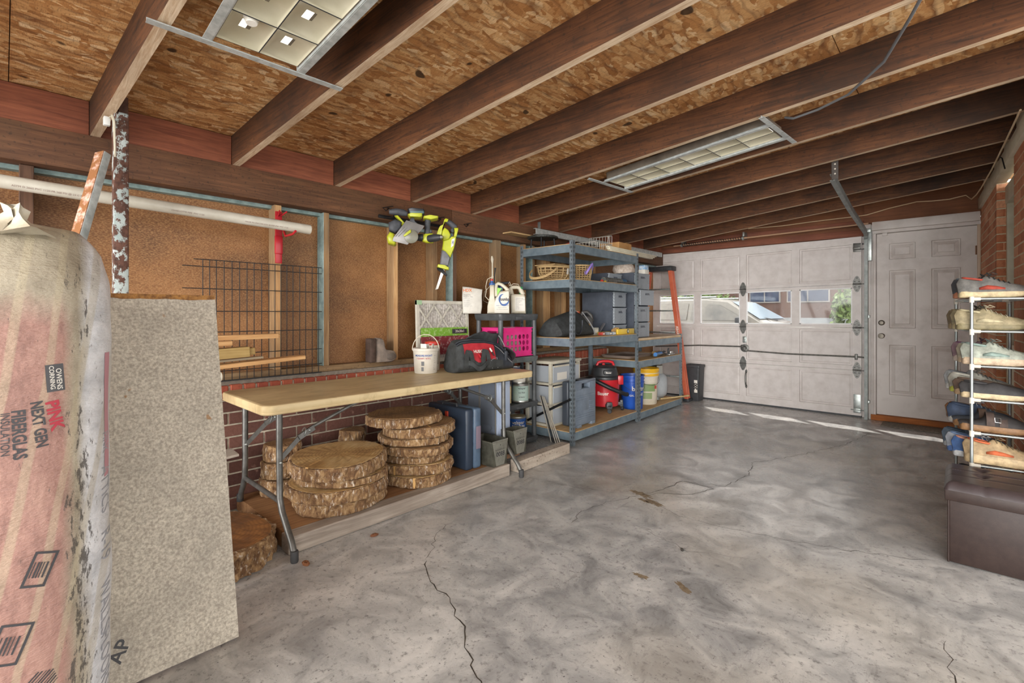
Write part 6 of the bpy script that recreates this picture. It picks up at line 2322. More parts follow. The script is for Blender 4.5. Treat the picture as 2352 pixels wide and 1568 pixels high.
m.obj('end_cap', m_black, o)
o = thing('pruning_shears', 'open pruning shears lying on the upper board', 'shears', SL(-.10, .74, 1.5055), SA)
m = MB()
m.tube([(.035, .0, .006), (.045, .09, .006), (.05, .16, .012)], .005, 6)
m.obj('blade_arm', m_steel, o)
m = MB()
m.tube([(.05, -.0, .018), (.04, .09, .018), (.035, .16, .018)], .005, 6)
m.obj('blade_arm', m_steel, o)
# ---- top board: stand, red cloth, wire basket, carton
ps = thing('plant_stand', 'black round woven stool top on thin legs, on the top board of the tall shelf', 'stand', SL(-.445, .14, 1.8236), SA)
m = MB()
m.lathe([(.001, .095), (.145, .095), (.152, .10), (.152, .112), (.14, .118), (.001, .12)], 36)
m.obj('seat', MAT('black_weave', '1c1e1c', .5, col2='3c403a', vs=70, lo=.45, hi=.6, bmp=.8, bs=90), ps, smooth=30)
for a in (30, 120, 210, 300):
 m = MB()
 m.cyl((.12 * math.cos(R(a)), .12 * math.sin(R(a)), 0), (.11 * math.cos(R(a)), .11 * math.sin(R(a)), .098), .008, n=10)
 m.obj('leg', m_blackm, ps)
o = thing('red_cloth', 'crumpled red cloth lying on the top board beside the tall shelf post', 'cloth', SL(-.16, .20, 1.8225), SA)
m = MB()
m.loft([[(.08 * (1 - .3 * k) * math.cos(a) * (1 + .2 * math.sin(3 * a)), .14 * (1 - .3 * k) * math.sin(a), .001 + .014 * k + (.008 * noise.noise((math.cos(a) * 4, math.sin(a) * 4, k)) if k else 0)) for a in [2 * math.pi * j / 30 for j in range(30)]] for k in range(4)])
m.obj('cloth', m_redc, o, smooth=60)
m = MB()
m.cube((.05, -.02, .048), (.03, .04, .002), (.3, .4, .2))
m.obj('white_tag', m_label, o)
wbk = thing('wire_basket', 'white wire basket with a raised back, on the top board beside the cardboard box', 'basket', SL(-.20, .535, 1.8225), SA)
m_ww = MAT('white_wire', 'b9b5ab', .4, .2)
W_, L_2, HB_ = .11, .33, .085
def wire(m, pts, r=.0022):
 m.tube(pts, r, 5)
m = MB()
for z, r in ((.004, .0028), (HB_, .0035)):
 m.tube([(-W_, 0, z), (W_, 0, z), (W_, L_2, z), (-W_, L_2, z)], r, 6, loop=True)
wire(m, [(-W_, L_2 * .72, HB_), (-W_, L_2 * .78, .17), (-W_, L_2, .18), (W_, L_2, .18), (W_, L_2 * .78, .17), (W_, L_2 * .72, HB_)], .0035)
m.obj('frame', m_ww, wbk)
for k in range(9):
 y = L_2 * k / 8
 t_ = HB_ if k < 6 else (.165 if k == 6 else .178)
 m = MB()
 wire(m, [(-W_, y, t_), (-W_, y, .004), (W_, y, .004), (W_, y, t_)])
 m.obj('hoop_wire', m_ww, wbk)
for k in range(1, 6):
 x = -W_ + 2 * W_ * k / 6
 m = MB()
 wire(m, [(x, 0, HB_), (x, 0, .004), (x, L_2, .004), (x, L_2, .18)])
 m.obj('hoop_wire', m_ww, wbk)
m_cb = MAT('cardboard', 'ad7f4c', .8, col2='c2945e', vs=10)
cbx = thing('cardboard_box', 'open cardboard box at the far end of the top board', 'box', SL(-.19, 1.125, 1.8225), SA)
m = MB()
for a in ((-.12, -.14, 0, .12, -.136, .13), (-.12, .136, 0, .12, .14, .13), (-.12, -.136, 0, -.116, .136, .13), (.116, -.136, 0, .12, .136, .13), (-.116, -.136, 0, .116, .136, .004)):
 m.box(*a)
m.obj('box_walls', m_cb, cbx, smooth=0)
for s_ in (1,):
 m = MB()
 m.cube((.06 if s_ < 0 else -.02, .195 * s_ - .02, .125 + .02 * (s_ > 0)), (.20, .11, .003), (R(-8 * s_), 0, 0))
 m.obj('flap', m_cb, cbx, smooth=0)
for k in range(3):
 o = thing('trim_strip', ('white trim strip lying uppermost on the top board, poking out past the shelf end', 'white trim strip between two others along the edge of the top board', 'short white trim strip lowest of the strips along the edge of the top board')[k], 'trim strip', SL(-.027, .66 + .02 * k, 1.8225 + .0165 * (2 - k)), SA, group='white trim strips on the top board')
 m = MB()
 m.box(-.022, .0, 0, .02, 1.12 - .07 * k, .016, bev=.003)
 m.obj('strip', m_trimw, o)
o = thing('wood_strip', 'thin reddish wood strip tucked under the beam above the black stand', 'strip', (-3.06, 3.30, 1.955))
m = MB()
m.box(-.13, -.02, 0, -.02, .30, .012)
m.obj('strip', m_pb, o, smooth=0)
# ---- bottom board: clear drawers, grey case, vacuum
cdw = thing('clear_drawer_tower', 'cream framed tower of three clear drawers on the bottom board of the tall shelf', 'drawer unit', SL(-.265, .03, .1225), SA)
m_clr2, nt, b_ = _new('clear_drawer_plastic')
tr = N(nt, 'BsdfTransparent')
tr.inputs['Color'].default_value = (.86, .88, .9, 1)
ms = N(nt, 'MixShader')
ms.inputs[0].default_value = .5
b_.inputs['Base Color'].default_value = c4(hexc('dde3ea'))
b_.inputs['Roughness'].default_value = .3
nt.links.new(tr.outputs[0], ms.inputs[1])
nt.links.new(b_.outputs[0], ms.inputs[2])
nt.links.new(ms.outputs[0], nt.nodes['Material Output'].inputs['Surface'])
m_crm = MAT('cream_plastic', 'cfc9b8', .45, col2='bdb6a3', vs=8)
TD, TWD, THt = .31, .50, .62
m = MB()
for x in (-TD, -.03):
 for y in (0, TWD - .03):
  m.box(x, y, 0, x + .03, y + .03, THt - .03, bev=.003)
for z in (0, .195, .39):
 m.box(-TD, 0, z, 0, TWD, z + .022, bev=.003)
m.obj('frame', m_crm, cdw, smooth=0)
m = MB()
m.box(-TD - .012, -.012, THt - .03, .012, TWD + .012, THt, bev=.008)
m.obj('top', m_crm, cdw)
for k in range(3):
 z = .024 + .195 * k
 m = MB()
 m.box(-TD + .02, .034, z, .004, .038, z + .155)
 m.box(-TD + .02, TWD - .038, z, .004, TWD - .034, z + .155)
 m.box(-.000, .032, z, .006, TWD - .032, z + .160, bev=.001)
 m.box(-TD + .02, .038, z, -.0, TWD - .038, z + .004)
 d_ = m.obj('drawer', m_clr2, cdw, smooth=0)
 m = MB()
 m.box(.006, .034, z + .145, .018, TWD - .034, z + .162, bev=.003)
 m.obj('lip', m_crm, d_)
 if k == 2:
  m = MB()
  m.box(.0065, .09, z + .02, .0075, .25, z + .09)
  m.obj('note', m_label, d_)
 o = thing('drawer_contents', ('pale odds and ends inside the lowest clear drawer', 'dark cloth inside the middle clear drawer', 'white parts inside the top clear drawer')[k], 'contents', SL(-.265 - .14, .03 + TWD / 2, .1225 + z + .005), SA)
 m = MB()
 for q in range(7):
  m.cube((.05 * math.sin(q * 2.3), -.16 + .053 * q, .045 + .01 * math.sin(q)), (.07, .05, .06), (q * .25, q * .13, q * .4), bev=.008)
 lo = min(v.co.z for v in m.bm.verts)
 for v in m.bm.verts:
  v.co.z = max(.001, v.co.z - lo)
 m.obj('heap', (MAT('olive_bits', '8f8564', .8, col2='c5b98f', vs=20), MAT('dark_cloth', '3c424a', .9), MAT('white_bits', 'd2d2cc', .6, col2='a7a69e', vs=20))[k], o)
gc = thing('power_tool_case', 'large grey ribbed plastic case standing on the bottom board behind the tall shelf post', 'case', SL(-.05, .13, .1225), SA)
m_gc = MAT('slate_case', '6b7684', .42, col2='7b8693', vs=10)
m = MB()
m.box(-.085, 0, .01, -.01, .37, .36, bev=.02, seg=3)
m.box(-.085, .0, .36 - .02, -.01, .12, .44, bev=.015)
m.box(-.085, .25, .36 - .02, -.01, .37, .44, bev=.015)
m.box(-.085, .0, .405, -.01, .37, .44, bev=.012)
m.obj('front_shell', m_gc, gc)
m = MB()
m.box(-.165, 0, .01, -.089, .37, .43, bev=.02, seg=3)
m.obj('rear_shell', MAT('dark_slate_case', '3d434c', .42), gc)
m = MB()
for k in range(12):
 m.box(-.012, .02 if (k < 3 or k > 8) else .24, .07 + .020 * k, -.005, .345, .078 + .020 * k, bev=.002)
m.obj('rib', m_gc, gc)
m = MB()
m.box(-.012, .04, .15, -.006, .22, .25, bev=.002)
m.obj('badge_panel', m_gc, gc)
for y in (.03, .27):
 m = MB()
 m.box(-.10, y, .0, .0, y + .07, .03, bev=.005)
 m.obj('foot', m_gc, gc)
vc = thing('shop_vacuum', 'red shop vacuum with a black motor head and hose, on the bottom board', 'vacuum', SL(-.30, 1.08, .1225), R(48))
m_vred = MAT('vacuum_red', 'b8202a', .3, coat=.3, col2='c42c34', vs=6)
m = MB()
m.lathe([(.001, .055), (.138, .055), (.150, .065), (.158, .20), (.165, .34), (.168, .352), (.001, .352)], 48)
m.obj('tank', m_vred, vc, smooth=40)
m = MB()
m.lathe([(.001, .352), (.174, .352), (.176, .362), (.174, .378), (.150, .392), (.140, .43), (.128, .475), (.09, .50), (.001, .504)], 44)
m.box(-.05, -.158, .405, .05, -.11, .455, bev=.01)
m.obj('motor_head', MAT('vacuum_black', '2a2c2e', .4, col2='3c3e41', vs=10), vc, smooth=40)
m = MB()
m.tube([(-.09, -.01, .495), (-.075, -.012, .53), (-.03, -.014, .542), (.04, -.014, .542), (.085, -.012, .53), (.10, -.01, .495)], .016, 12)
m.box(-.03, -.02, .50, .0, .01, .52, bev=.006)
m.obj('carry_handle', MAT('handle_red', 'c4242c', .35), vc, smooth=60)
m = MB()
m.box(.105, -.16, .30, .165, -.125, .40, bev=.01)
m.obj('latch', m_vred, vc)
m = MB()
pts = [(-.165, -.04, .30), (-.21, -.06, .31), (-.225, -.10, .36), (-.20, -.15, .375), (-.12, -.20, .335), (.0, -.225, .275), (.10, -.225, .235), (.17, -.20, .205), (.20, -.18, .20)]
P_ = []
for i in range(len(pts) - 1):
 for q in range(8):
  P_.append(Vector(pts[i]).lerp(Vector(pts[i + 1]), q / 8))
m.tube(P_, [.021 + .0022 * (i % 2) for i in range(len(P_))], 12)
m.obj('hose', MAT('hose_black', '1f2022', .45), vc, smooth=60)
m = MB()
m.cyl((-.13, -.03, .30), (-.18, -.045, .30), .035, n=18)
m.obj('hose_port', m_bp, vc)
lettering('vacuum_brand', 'Bauer', .052, m_label, vc, wrapcyl(.205, .1605, R(-112), .05), .0010, cut=.012)
lettering('vacuum_brand', 'Bauer', .026, m_label, vc, lambda u, v: Vector((-.0 + u, -.1592, .43 + v)), .0006)
for a in (-90, -10, 90, 170):
 m = MB()
 ca, sa = math.cos(R(a)), math.sin(R(a))
 M_ = Matrix.Rotation(R(a), 4, 'Z')
 m.box(.10, -.035, .06, .20, .035, .10, bev=.012, M=M_)
 m.box(.165, -.03, .045, .20, .03, .12, bev=.010, M=M_)
 ft = m.obj('caster_arm', m_bp, vc)
 m = MB()
 m.lathe([(.001, -.011), (.022, -.011), (.024, -.006), (.024, .006), (.022, .011), (.001, .011)], 18, Matrix.Translation((.195 * ca, .195 * sa, .0245)) @ Matrix.Rotation(R(a + 60), 4, 'Z') @ Matrix.Rotation(R(90), 4, 'X'))
 m.obj('caster_wheel', m_black, ft, smooth=50)
def pail(label, loc, r, h, mbody, extra=None, rz=0):
 o = thing('bucket', label, 'bucket', loc, rz)
 m = MB()
 m.lathe([(.001, 0), (r * .86, 0), (r * .88, .005), (r * .97, h * .78), (r * 1.03, h * .79), (r * 1.03, h * .81), (r * .98, h * .82), (r * .985, h * .88), (r * 1.04, h * .885), (r * 1.04, h * .905), (r * .99, h * .91), (r, h * .97), (r * 1.04, h * .975), (r * 1.04, h), (r * .96, h), (r * .94, h * .95), (r * .84, .01), (.001, .008)], 44)
 m.obj('body', mbody, o, smooth=40)
 m = MB()
 m.tube([(r * 1.05 * math.cos(a), r * 1.05 * math.sin(a), h * .80 - .10 * math.sin((a - R(-125)) / R(180) * math.pi)) for a in [R(-125 + 7.5 * k) for k in range(25)]], .0025, 6)
 m.obj('wire_handle', m_dgalv, o)
 return o
UB = .0985
pl = pail('blue plastic bucket with white lettering behind the middle shelf post', SL(-.185, 1.51, UB), .135, .385, MAT('bucket_blue', '1e4fb0', .35, col2='2a5cbd', vs=6), rz=0)
lettering('bucket_lettering', 'bottom', .075, m_label, pl, wrapcyl(.235, .129, R(-12), .05), .002, cut=.015)
lettering('bucket_lettering', 'LINE', .045, m_label, pl, wrapcyl(.17, .126, R(-14), .05), .0012, cut=.015)
lettering('bucket_print', '5 GAL', .03, m_label, pl, wrapcyl(.16, .127, R(-68), .05), .0006, cut=.015)
m_wp = MAT('milky_bucket', 'd6cfc0', .35, col2='c7bda8', vs=6)
py_ = pail('white bucket with a yellow rim and a printed label on the low shelf', SL(-.20, 1.90, UB), .148, .42, m_wp)
m = MB()
m.lathe([(.1515, .34), (.1555, .345), (.1565, .365), (.1525, .372), (.1535, .392), (.1575, .398), (.158, .43), (.150, .432), (.140, .424), (.139, .36), (.1505, .338)], 44, caps=False)
m.obj('yellow_rim', MAT('rim_yellow', 'dba31c', .35, col2='e4b12a', vs=6), py_, smooth=40)
for k, (u0, u1, z0, z1, c) in enumerate(((-.15, .09, .06, .27, 'c9bfae'), (-.14, -.09, .19, .23, 'b8463c'), (-.08, .06, .16, .25, '7f9460'), (-.14, .02, .07, .145, '8a9a6a'), (.05, .085, .19, .23, 'b8463c'))):
 f = wrapcyl(0, .1352 + .0007 * min(k, 1), R(-40), .048)
 m = MB()
 m.loft([[f(u0 + (u1 - u0) * i / 12, z0), f(u0 + (u1 - u0) * i / 12, z1)] for i in range(13)], closed=False)
 m.obj('label_print', MAT('pail_print', c, .5, col2=c, vs=20), py_, smooth=0, recalc=False)
pr_ = thing('propane_tank', 'grey propane tank at the far end of the low shelf', 'tank', SL(-.24, 2.25, UB))
m = MB()
m.lathe([(.001, .03), (.09, .03), (.135, .05), (.152, .09), (.155, .12), (.155, .24), (.15, .28), (.12, .325), (.06, .345), (.03, .35), (.03, .37), (.001, .37)], 40)
m.obj('body', MAT('tank_grey', 'a9adb0', .4, col2='989da0', vs=8), pr_, smooth=50)
m = MB()
m.lathe([(.10, .0), (.108, .0), (.108, .05), (.10, .05), (.10, .0)], 32, caps=False)
m.obj('foot_ring', m_galv, pr_, smooth=40)
m = MB()
m.loft([[((r) * math.cos(a), r * math.sin(a), z) for r, z in ((.10, .31), (.10, .43), (.095, .43), (.095, .31))] for a in [R(-50 + 10 * k) for k in range(28)]])
m.obj('collar', MAT('tank_collar', 'a9a79f', .45), pr_, smooth=40)
m = MB()
m.cyl((0, 0, .36), (0, 0, .41), .016, n=12)
m.cyl((-.03, 0, .415), (.03, 0, .415), .014, n=12)
m.obj('valve', m_dgalv, pr_)
st = thing('wooden_stick', 'round wooden stick lying on the low shelf, its end poking out towards the garage door', 'stick', SL(-.075, 2.26, UB + .0135))
m = MB()
m.tube([(-.05, -.10, .006), (.14, .32, .018)], .0115, 12)
m.obj('shaft', WOOD('stick_wood', 'b09463', 'd6c091', 1), st, smooth=60)
# middle board of the low shelf
pnl = thing('flat_tray', 'shallow grey tray lying on the middle board of the low shelf', 'tray', SL(-.36, 1.72, .6685), SA)
m = MB()
m.loft([[(x, y, z) for x, y in rrect(-.2 + i, -.30 + i, .2 - i, .30 - i, .04)] for i, z in ((.02, 0), (.0, .03), (.004, .032), (.024, .008))])
m.obj('tray_body', MAT('brownish_grey_tray', '8d7f76', .5), pnl)
cg = thing('caulking_gun', 'caulking gun with a blue tube lying on the middle board of the low shelf', 'caulking gun', SL(-.075, 1.985, .670), SA + R(8))
m = MB()
m.cyl((0, -.13, .03), (0, .10, .03), .024, n=16)
m.obj('blue_tube', MAT('tube_blue', '3f78b8', .35), cg, smooth=50)
m = MB()
m.loft([[(.03 * math.cos(a), y, .03 + .029 * math.sin(a)) for a in [R(180 + 18 * k) for k in range(11)]] for y in (-.14, .12)], closed=False)
m.tube([(0, .12, .03), (0, .30, .035)], .005, 8)
m.obj('frame', m_dgalv, cg, smooth=50, thick=.002)
m = MB()
m.tube([(0, .13, .03), (.02, .16, .05), (.03, .19, .045)], .010, 8)
m.tube([(0, .15, .03), (.025, .17, .025), (.04, .21, .014)], .008, 8)
m.obj('grip', m_black, cg, smooth=60)
o = thing('brown_block', 'short pale timber offcut beside the caulking gun', 'block', SL(-.23, 2.30, .6685), SA)
m = MB()
m.box(-.05, -.05, 0, .05, .07, .035, bev=.003)
m.obj('block_body', m_pb, o, smooth=0)
o = thing('plane_tool', 'bright metal hand plane at the far front of the middle board of the low shelf', 'hand plane', SL(-.05, 2.28, .6685), SA)
m = MB()
m.box(-.025, -.08, 0, .025, .10, .018, bev=.004)
m.box(-.02, -.03, .018, .02, .05, .05, bev=.006)
m.obj('sole', m_steel, o)
m = MB()
m.tube([(0, -.06, .018), (0, -.075, .05), (0, -.05, .085)], .010, 8)
m.obj('handle', m_black, o, smooth=60)
# on top of the drawer tower
o = thing('cloth_bundle', 'pale patterned cloth bundle on top of the four-drawer tower', 'cloth', SL(-.28, 1.48, .9155 + .736), SA)
m = MB()
m.loft([[(.12 * f * math.cos(a) * (1 + .12 * math.sin(3 * a + k)), .13 * f * math.sin(a), .001 + z) for a in [2 * math.pi * j / 26 for j in range(26)]] for k, (f, z) in enumerate(((.95, 0), (1.05, .04), (.9, .10), (.55, .14), (.1, .15)))])
m.obj('cloth', MAT('patterned_cloth', 'b7a595', .9, col2='d8cbbf', vs=30, lo=.4, hi=.6, bmp=.3), o, smooth=60)
o = thing('tissue_box', 'small blue and white tissue box at the corner of the four-drawer tower', 'box', SL(-.105, 1.645, .9155 + .736), SA)
m = MB()
m.box(-.04, -.055, 0, .04, .055, .05, bev=.002)
m.obj('box_body', m_label, o)
m = MB()
m.box(-.037, -.05, .0505, .037, .05, .10, bev=.002)
m.obj('blue_box', MAT('box_blue', '5fa3d6', .45, col2='d7dfe8', vs=26), o)
# ---- ladder, bin by the garage door
ld = thing('step_ladder', 'orange folded step ladder with a black top cap, between the low shelf and garage door', 'ladder', (-3.075, 6.37, 0))
m_org = MAT('orange_fibreglass', 'c05c40', .45, col2='cf6d4d', vs=10)
for s_ in (1, -1):
 for dy, nm in ((-.045, 'front_rail'), (.03, 'rear_rail')):
  m = MB()
  m.bar((.395 * s_, dy, .03), (.16 * s_, dy, 1.80), .055 if dy < 0 else .035, .03, up=(0, 1, 0), bev=.004)
  m.obj(nm, m_org, ld, smooth=0)
 m = MB()
 m.box(.395 * s_ - .04, -.08, 0, .395 * s_ + .04, .06, .04, bev=.006)
 m.obj('shoe', m_black, ld)
for k in range(5):
 z = .32 + .30 * k
 hw = .395 - .235 * (z - .03) / 1.77 - .03
 m = MB()
 m.box(-hw, -.085, z, hw, -.015, z + .018, bev=.003)
 m.obj('step', m_galv, ld)
m = MB()
m.box(-.20, -.095, 1.785, .20, .075, 1.85, bev=.012)
m.obj('top_cap', m_black, ld)
lettering('rail_print', 'WERNER', .045, m_label, ld, lambda u, v: Vector((.275 - .128 * (u) / 1.0 + v, -.0605, .93 + u)), .001)
tb_ = thing('waste_bin', 'narrow black waste bin with a white 200 sticker, against the garage door beside the shelf', 'bin', (-2.665, 6.545, 0))
m = MB()
m.loft([[(x, y, z) for x, y in rrect(-a, -b, a, b, .025)] for a, b, z in ((.092, .085, .0), (.095, .088, .01), (.108, .100, .45), (.116, .108, .455), (.116, .108, .485), (.105, .098, .487), (.09, .085, .487), (.088, .083, .47))])
m.obj('bin_body', MAT('bin_black', '2d2e30', .5, col2='3c3d40', vs=12), tb_)
def onbin(u0, z0):
 return lambda u, v: Vector((u0 - v, -.1005 - .025 * (z0 + u - .2) * 1.0, z0 + u))
m = MB()
f = onbin(.06, .20)
m.poly([f(-.085, -.022), f(.085, -.022), f(.085, .022), f(-.085, .022)], [(0, 1, 2, 3)])
m.obj('sticker', m_label, tb_, smooth=0, recalc=False)
f2 = onbin(.06, .20)
lettering('sticker_number', '200', .062, MAT('sticker_black', '141414', .5), tb_, lambda u, v: f2(u, v) + Vector((0, -.0012, 0)), .003)
# ================================================================ CEILING FIXTURES, TRACKS, WIRES
m_refl = MAT('cream_reflector', 'd5cfb8', .32, .25, col2='c3bda2', vs=4)
m_chan = MAT('white_channel', 'c2c6c4', .4, .2, col2='9ea3a1', vs=30)
m_tube, nt, b_ = _new('fluorescent_tube')
b_.inputs['Base Color'].default_value = (.9, .9, .85, 1)
b_.inputs['Emission Color'].default_value = (1, .97, .9, 1)
b_.inputs['Emission Strength'].default_value = 1.6
def fixture(label, x0, x1, yc, hw, ya, yb, skew=0.0):
 o = thing('ceiling_light', label, 'ceiling light', (x0, yc, zr(x0) - .003), rot=(0, -math.atan(KX), skew))
 L = (x1 - x0) / math.cos(math.atan(KX))
 a, b = ya - yc, yb - yc
 m = MB()
 m.box(.03, -hw, .002, L - .03, -hw + .004, .066)
 m.box(.03, hw - .004, .002, L - .03, hw, .066)
 m.box(.03, -hw, .062, L - .03, hw, .066)
 m.box(.03, -hw, .002, .034, hw, .066)
 m.box(L - .034, -hw, .002, L - .03, hw, .066)
 m.obj('housing', MAT('shade_toned_housing', '6e6459', .5, .3, col2='8b8072', vs=8), o, smooth=0)  # brown tone puts the shade on the housing into its colour
 for x in (0, L):
  m = MB()
  m.box(x - .014, a, -.012, x + .014, b, -.009)
  m.box(x - .002, a, -.009, x + .002, b, .0, bev=.0)
  m.obj('cross_channel', m_chan, o, smooth=0)
 for s_ in (-1, 1):
  m = MB()
  m.box(.014, s_ * (hw + .018) - .014, -.010, L - .014, s_ * (hw + .018) + .014, -.007)
  m.box(.014, s_ * (hw + .004) - .004, -.009, L - .014, s_ * (hw + .004) + .004, .012)
  m.obj('side_rail', m_chan, o, smooth=0)
 m = MB()
 nx = 6
 x_a, x_b = .034, L - .034
 cw = (x_b - x_a) / nx
 for i in range(nx):
  for j in (0, 1):
   cx0, cx1 = x_a + cw * i + .001, x_a + cw * (i + 1) - .001
   cy0, cy1 = (-hw + .006, -.001) if j == 0 else (.001, hw - .006)
   rings = []
   for f, z in ((0, .001), (.05, .010), (.16, .021), (.37, .031)):
    dx, dy = (cx1 - cx0) * f, (cy1 - cy0) * f
    rings.append([(cx0 + dx, cy0 + dy, z), (cx1 - dx, cy0 + dy, z), (cx1 - dx, cy1 - dy, z), (cx0 + dx, cy1 - dy, z)])
   m.loft(rings, caps=False)
 m.obj('louver', m_refl, o, smooth=60, recalc=False)
 m = MB()
 for i in range(1, nx):
  m.box(x_a + cw * i - .0015, -hw + .004, -.001, x_a + cw * i + .0015, hw - .004, .001)
 m.box(x_a, -.0015, -.001, x_b, .0015, .001)
 m.obj('divider', m_black, o, smooth=0)
 for y in (-hw / 2, hw / 2):
  m = MB()
  m.cyl((.05, y, .046), (L - .05, y, .046), .013, n=14)
  m.obj('lamp_tube', m_tube, o, smooth=50)
 return o
fx_ = fixture('louvered ceiling light hung under the rafters nearest the rusty post', -1.985, -.785, .67, .150, .330, 1.020, -.01)
m = MB()
m.lathe([(.001, -.03), (.018, -.03), (.026, -.01), (.028, .02), (.02, .04), (.012, .05), (.001, .052)], 18, Matrix.Translation((.19, -.075, .03)))
m.obj('round_bulb', MAT('milky_bulb', 'f0ede4', .3), fx_, smooth=60)
fixture('long louvered ceiling light between the rafters near the middle of the room', -1.955, -.77, 3.245, .128, 2.935, 3.505, -.065)
# cable looped under the rafters
cb_ = thing('power_cable', 'grey power cable looping under the rafters to the far ceiling light', 'cable')
m = MB()
cp = [(-.02, 2.16, 2.345), (-.10, 2.27, 2.325), (-.133, 2.357, 2.312), (-.235, 2.619, 2.285), (-.392, 2.83, 2.262), (-.538, 2.93, 2.262), (-.66, 2.97, 2.262), (-.72, 3.02, 2.30)]
P_ = []
for i in range(len(cp) - 1):
 for q in range(6):
  P_.append(Vector(cp[i]).lerp(Vector(cp[i + 1]), q / 6))
m.tube(P_, .0065, 8)
m.obj('cable', MAT('cable_grey', '6f7174', .35, .3), cb_, smooth=60)
m = MB()
m.box(-.06, 2.20, 2.318, -.02, 2.245, 2.340, bev=.004)
m.obj('clamp', m_galv, cb_)
# garage door tracks
m_trk = MAT('track_steel', '9a9e9c', .55, .5, col2='7c817f', vs=14)
def rail(label, pts, w_=.05, mt=None):
 o = thing('door_track', label, 'track')
 m = MB()
 P = [Vector(p) for p in pts]
 rings = []
 for i, p in enumerate(P):
  t = (P[min(i + 1, len(P) - 1)] - P[max(i - 1, 0)]).normalized()
  s_ = Vector((1, 0, 0))
  n = t.cross(s_).normalized()
  prof = [(-.016, -w_ / 2), (.016, -w_ / 2), (.018, -w_ / 2 + .01), (.018, w_ / 2 - .01), (.016, w_ / 2), (-.016, w_ / 2), (-.016, w_ / 2 - .004), (.013, w_ / 2 - .004), (.013, -w_ / 2 + .004), (-.016, -w_ / 2 + .004)]
  rings.append([p + s_ * a + n * b for a, b in prof])
 m.loft(rings)
 m.obj('channel', mt or m_trk, o, smooth=30)
 return o
tr_ = rail('galvanised garage door track rising beside the entry door and back under the rafters', [(-.752, 6.635, .002), (-.752, 6.635, 1.0), (-.752, 6.635, 1.95), (-.752, 6.62, 2.03), (-.75, 6.58, 2.075), (-.747, 6.50, 2.095), (-.72, 5.3, 2.147), (-.676, 4.18, 2.195)])
for z in (.18, 1.14, 2.02):
 m = MB()
 m.box(-.742, 6.628, z, -.722, 6.69, z + .035, bev=.002)
 m.obj('wall_bracket', m_galv, tr_)
m = MB()
m.box(-.738, 6.60, 1.78, -.700, 6.66, 2.09, bev=.002)
m.box(-.738, 6.52, 2.09, -.700, 6.66, 2.13, bev=.002)
m.obj('flag_bracket', m_galv, tr_)
hg = thing('track_hanger', 'perforated dark steel strap holding the free end of the garage door track', 'bracket')
m = MB()
m.box(-.674, 4.148, 2.17, -.634, 4.152, 2.46)
m.box(-.676, 4.148, 2.17, -.673, 4.19, 2.46)
m.mi = 1
for k in range(7):
 m.cyl((-.654, 4.1475, 2.21 + .035 * k), (-.654, 4.1465, 2.21 + .035 * k), .006, n=8)
m.obj('strap', [MAT('dark_strap', '4a4440', .5, .6), MAT('hole_light', 'b0a89a', .6)], hg, smooth=0)
rail('white garage door track under the rafters above the tall shelf unit', [(-3.085, 3.63, 2.012), (-3.085, 4.5, 2.016), (-3.085, 5.6, 2.02), (-3.085, 6.4, 2.022)], .06, m_chan)
hg = thing('track_hanger', 'short steel strap holding the white track below the rafter', 'bracket')
m = MB()
m.box(-3.105, 3.70, 2.034, -3.07, 3.703, 2.115)
m.obj('strap', m_galv, hg, smooth=0)
sp = thing('door_spring', 'black coil spring on a shaft above the garage door', 'spring')
m = MB()
P_ = []
for k in range(260):
 t = k / 259
 a = t * 2 * math.pi * 26
 P_.append((-2.83 + .80 * t, 6.52 + .017 * math.cos(a), 2.150 + .012 * t + .017 * math.sin(a)))
m.tube(P_, .0045, 5)
m.obj('coil', MAT('spring_black', '2b2d30', .4, .5), sp, smooth=60)
m = MB()
m.cyl((-2.95, 6.52, 2.148), (-.72, 6.52, 2.182), .010, n=10)
m.obj('shaft', MAT('tan_conduit', 'a88468', .5), sp)
for x, z in ((-2.83, 2.15), (-2.02, 2.162)):
 m = MB()
 m.cyl((x - .012, 6.52, z), (x + .012, 6.52, z), .026, n=14)
 m.box(x - .012, 6.52, z, x + .012, 6.64, z + .08, bev=.003)
 m.obj('spring_bracket', m_galv, sp)
wr = thing('cream_wire', 'thin cream wire sagging along the header above both doors', 'wire')
m = MB()
cp = [(-2.0, 6.66, 2.30), (-1.60, 6.65, 2.285), (-1.29, 6.65, 2.294), (-.9, 6.65, 2.297), (-.75, 6.65, 2.30), (-.55, 6.65, 2.345), (-.32, 6.65, 2.38), (-.2, 6.65, 2.368), (-.065, 6.65, 2.365), (.06, 6.65, 2.385), (.10, 6.60, 2.33), (.128, 6.3, 2.315), (.15, 5.9, 2.298), (.19, 5.2, 2.296), (.225, 4.4, 2.298), (.25, 3.8, 2.302)]
m.tube(cp, .0055, 6)
m.obj('wire', MAT('cream_wire2', 'd6bd97', .5), wr, smooth=60)
wr = thing('black_wire', 'short black wire hanging off the cream trim over the brick wall', 'wire')
m = MB()
m.tube([(.215, 4.85, 2.31), (.225, 4.75, 2.27), (.235, 4.68, 2.18)], .004, 6)
m.obj('wire', m_blackm, wr, smooth=60)
# cobweb-grey grime flecks are part of the boards; doormat
dm = thing('door_mat', 'flat dark speckled mat on the floor before the entry door', 'mat', (-.60, 6.34, .0005))
m = MB()
m.box(0, 0, 0, .72, .30, .008, bev=.002)
m.obj('mat', MAT('grimy_mat', '5c544c', .9, col2='8c8478', vs=70, bmp=.5, bs=120), dm)
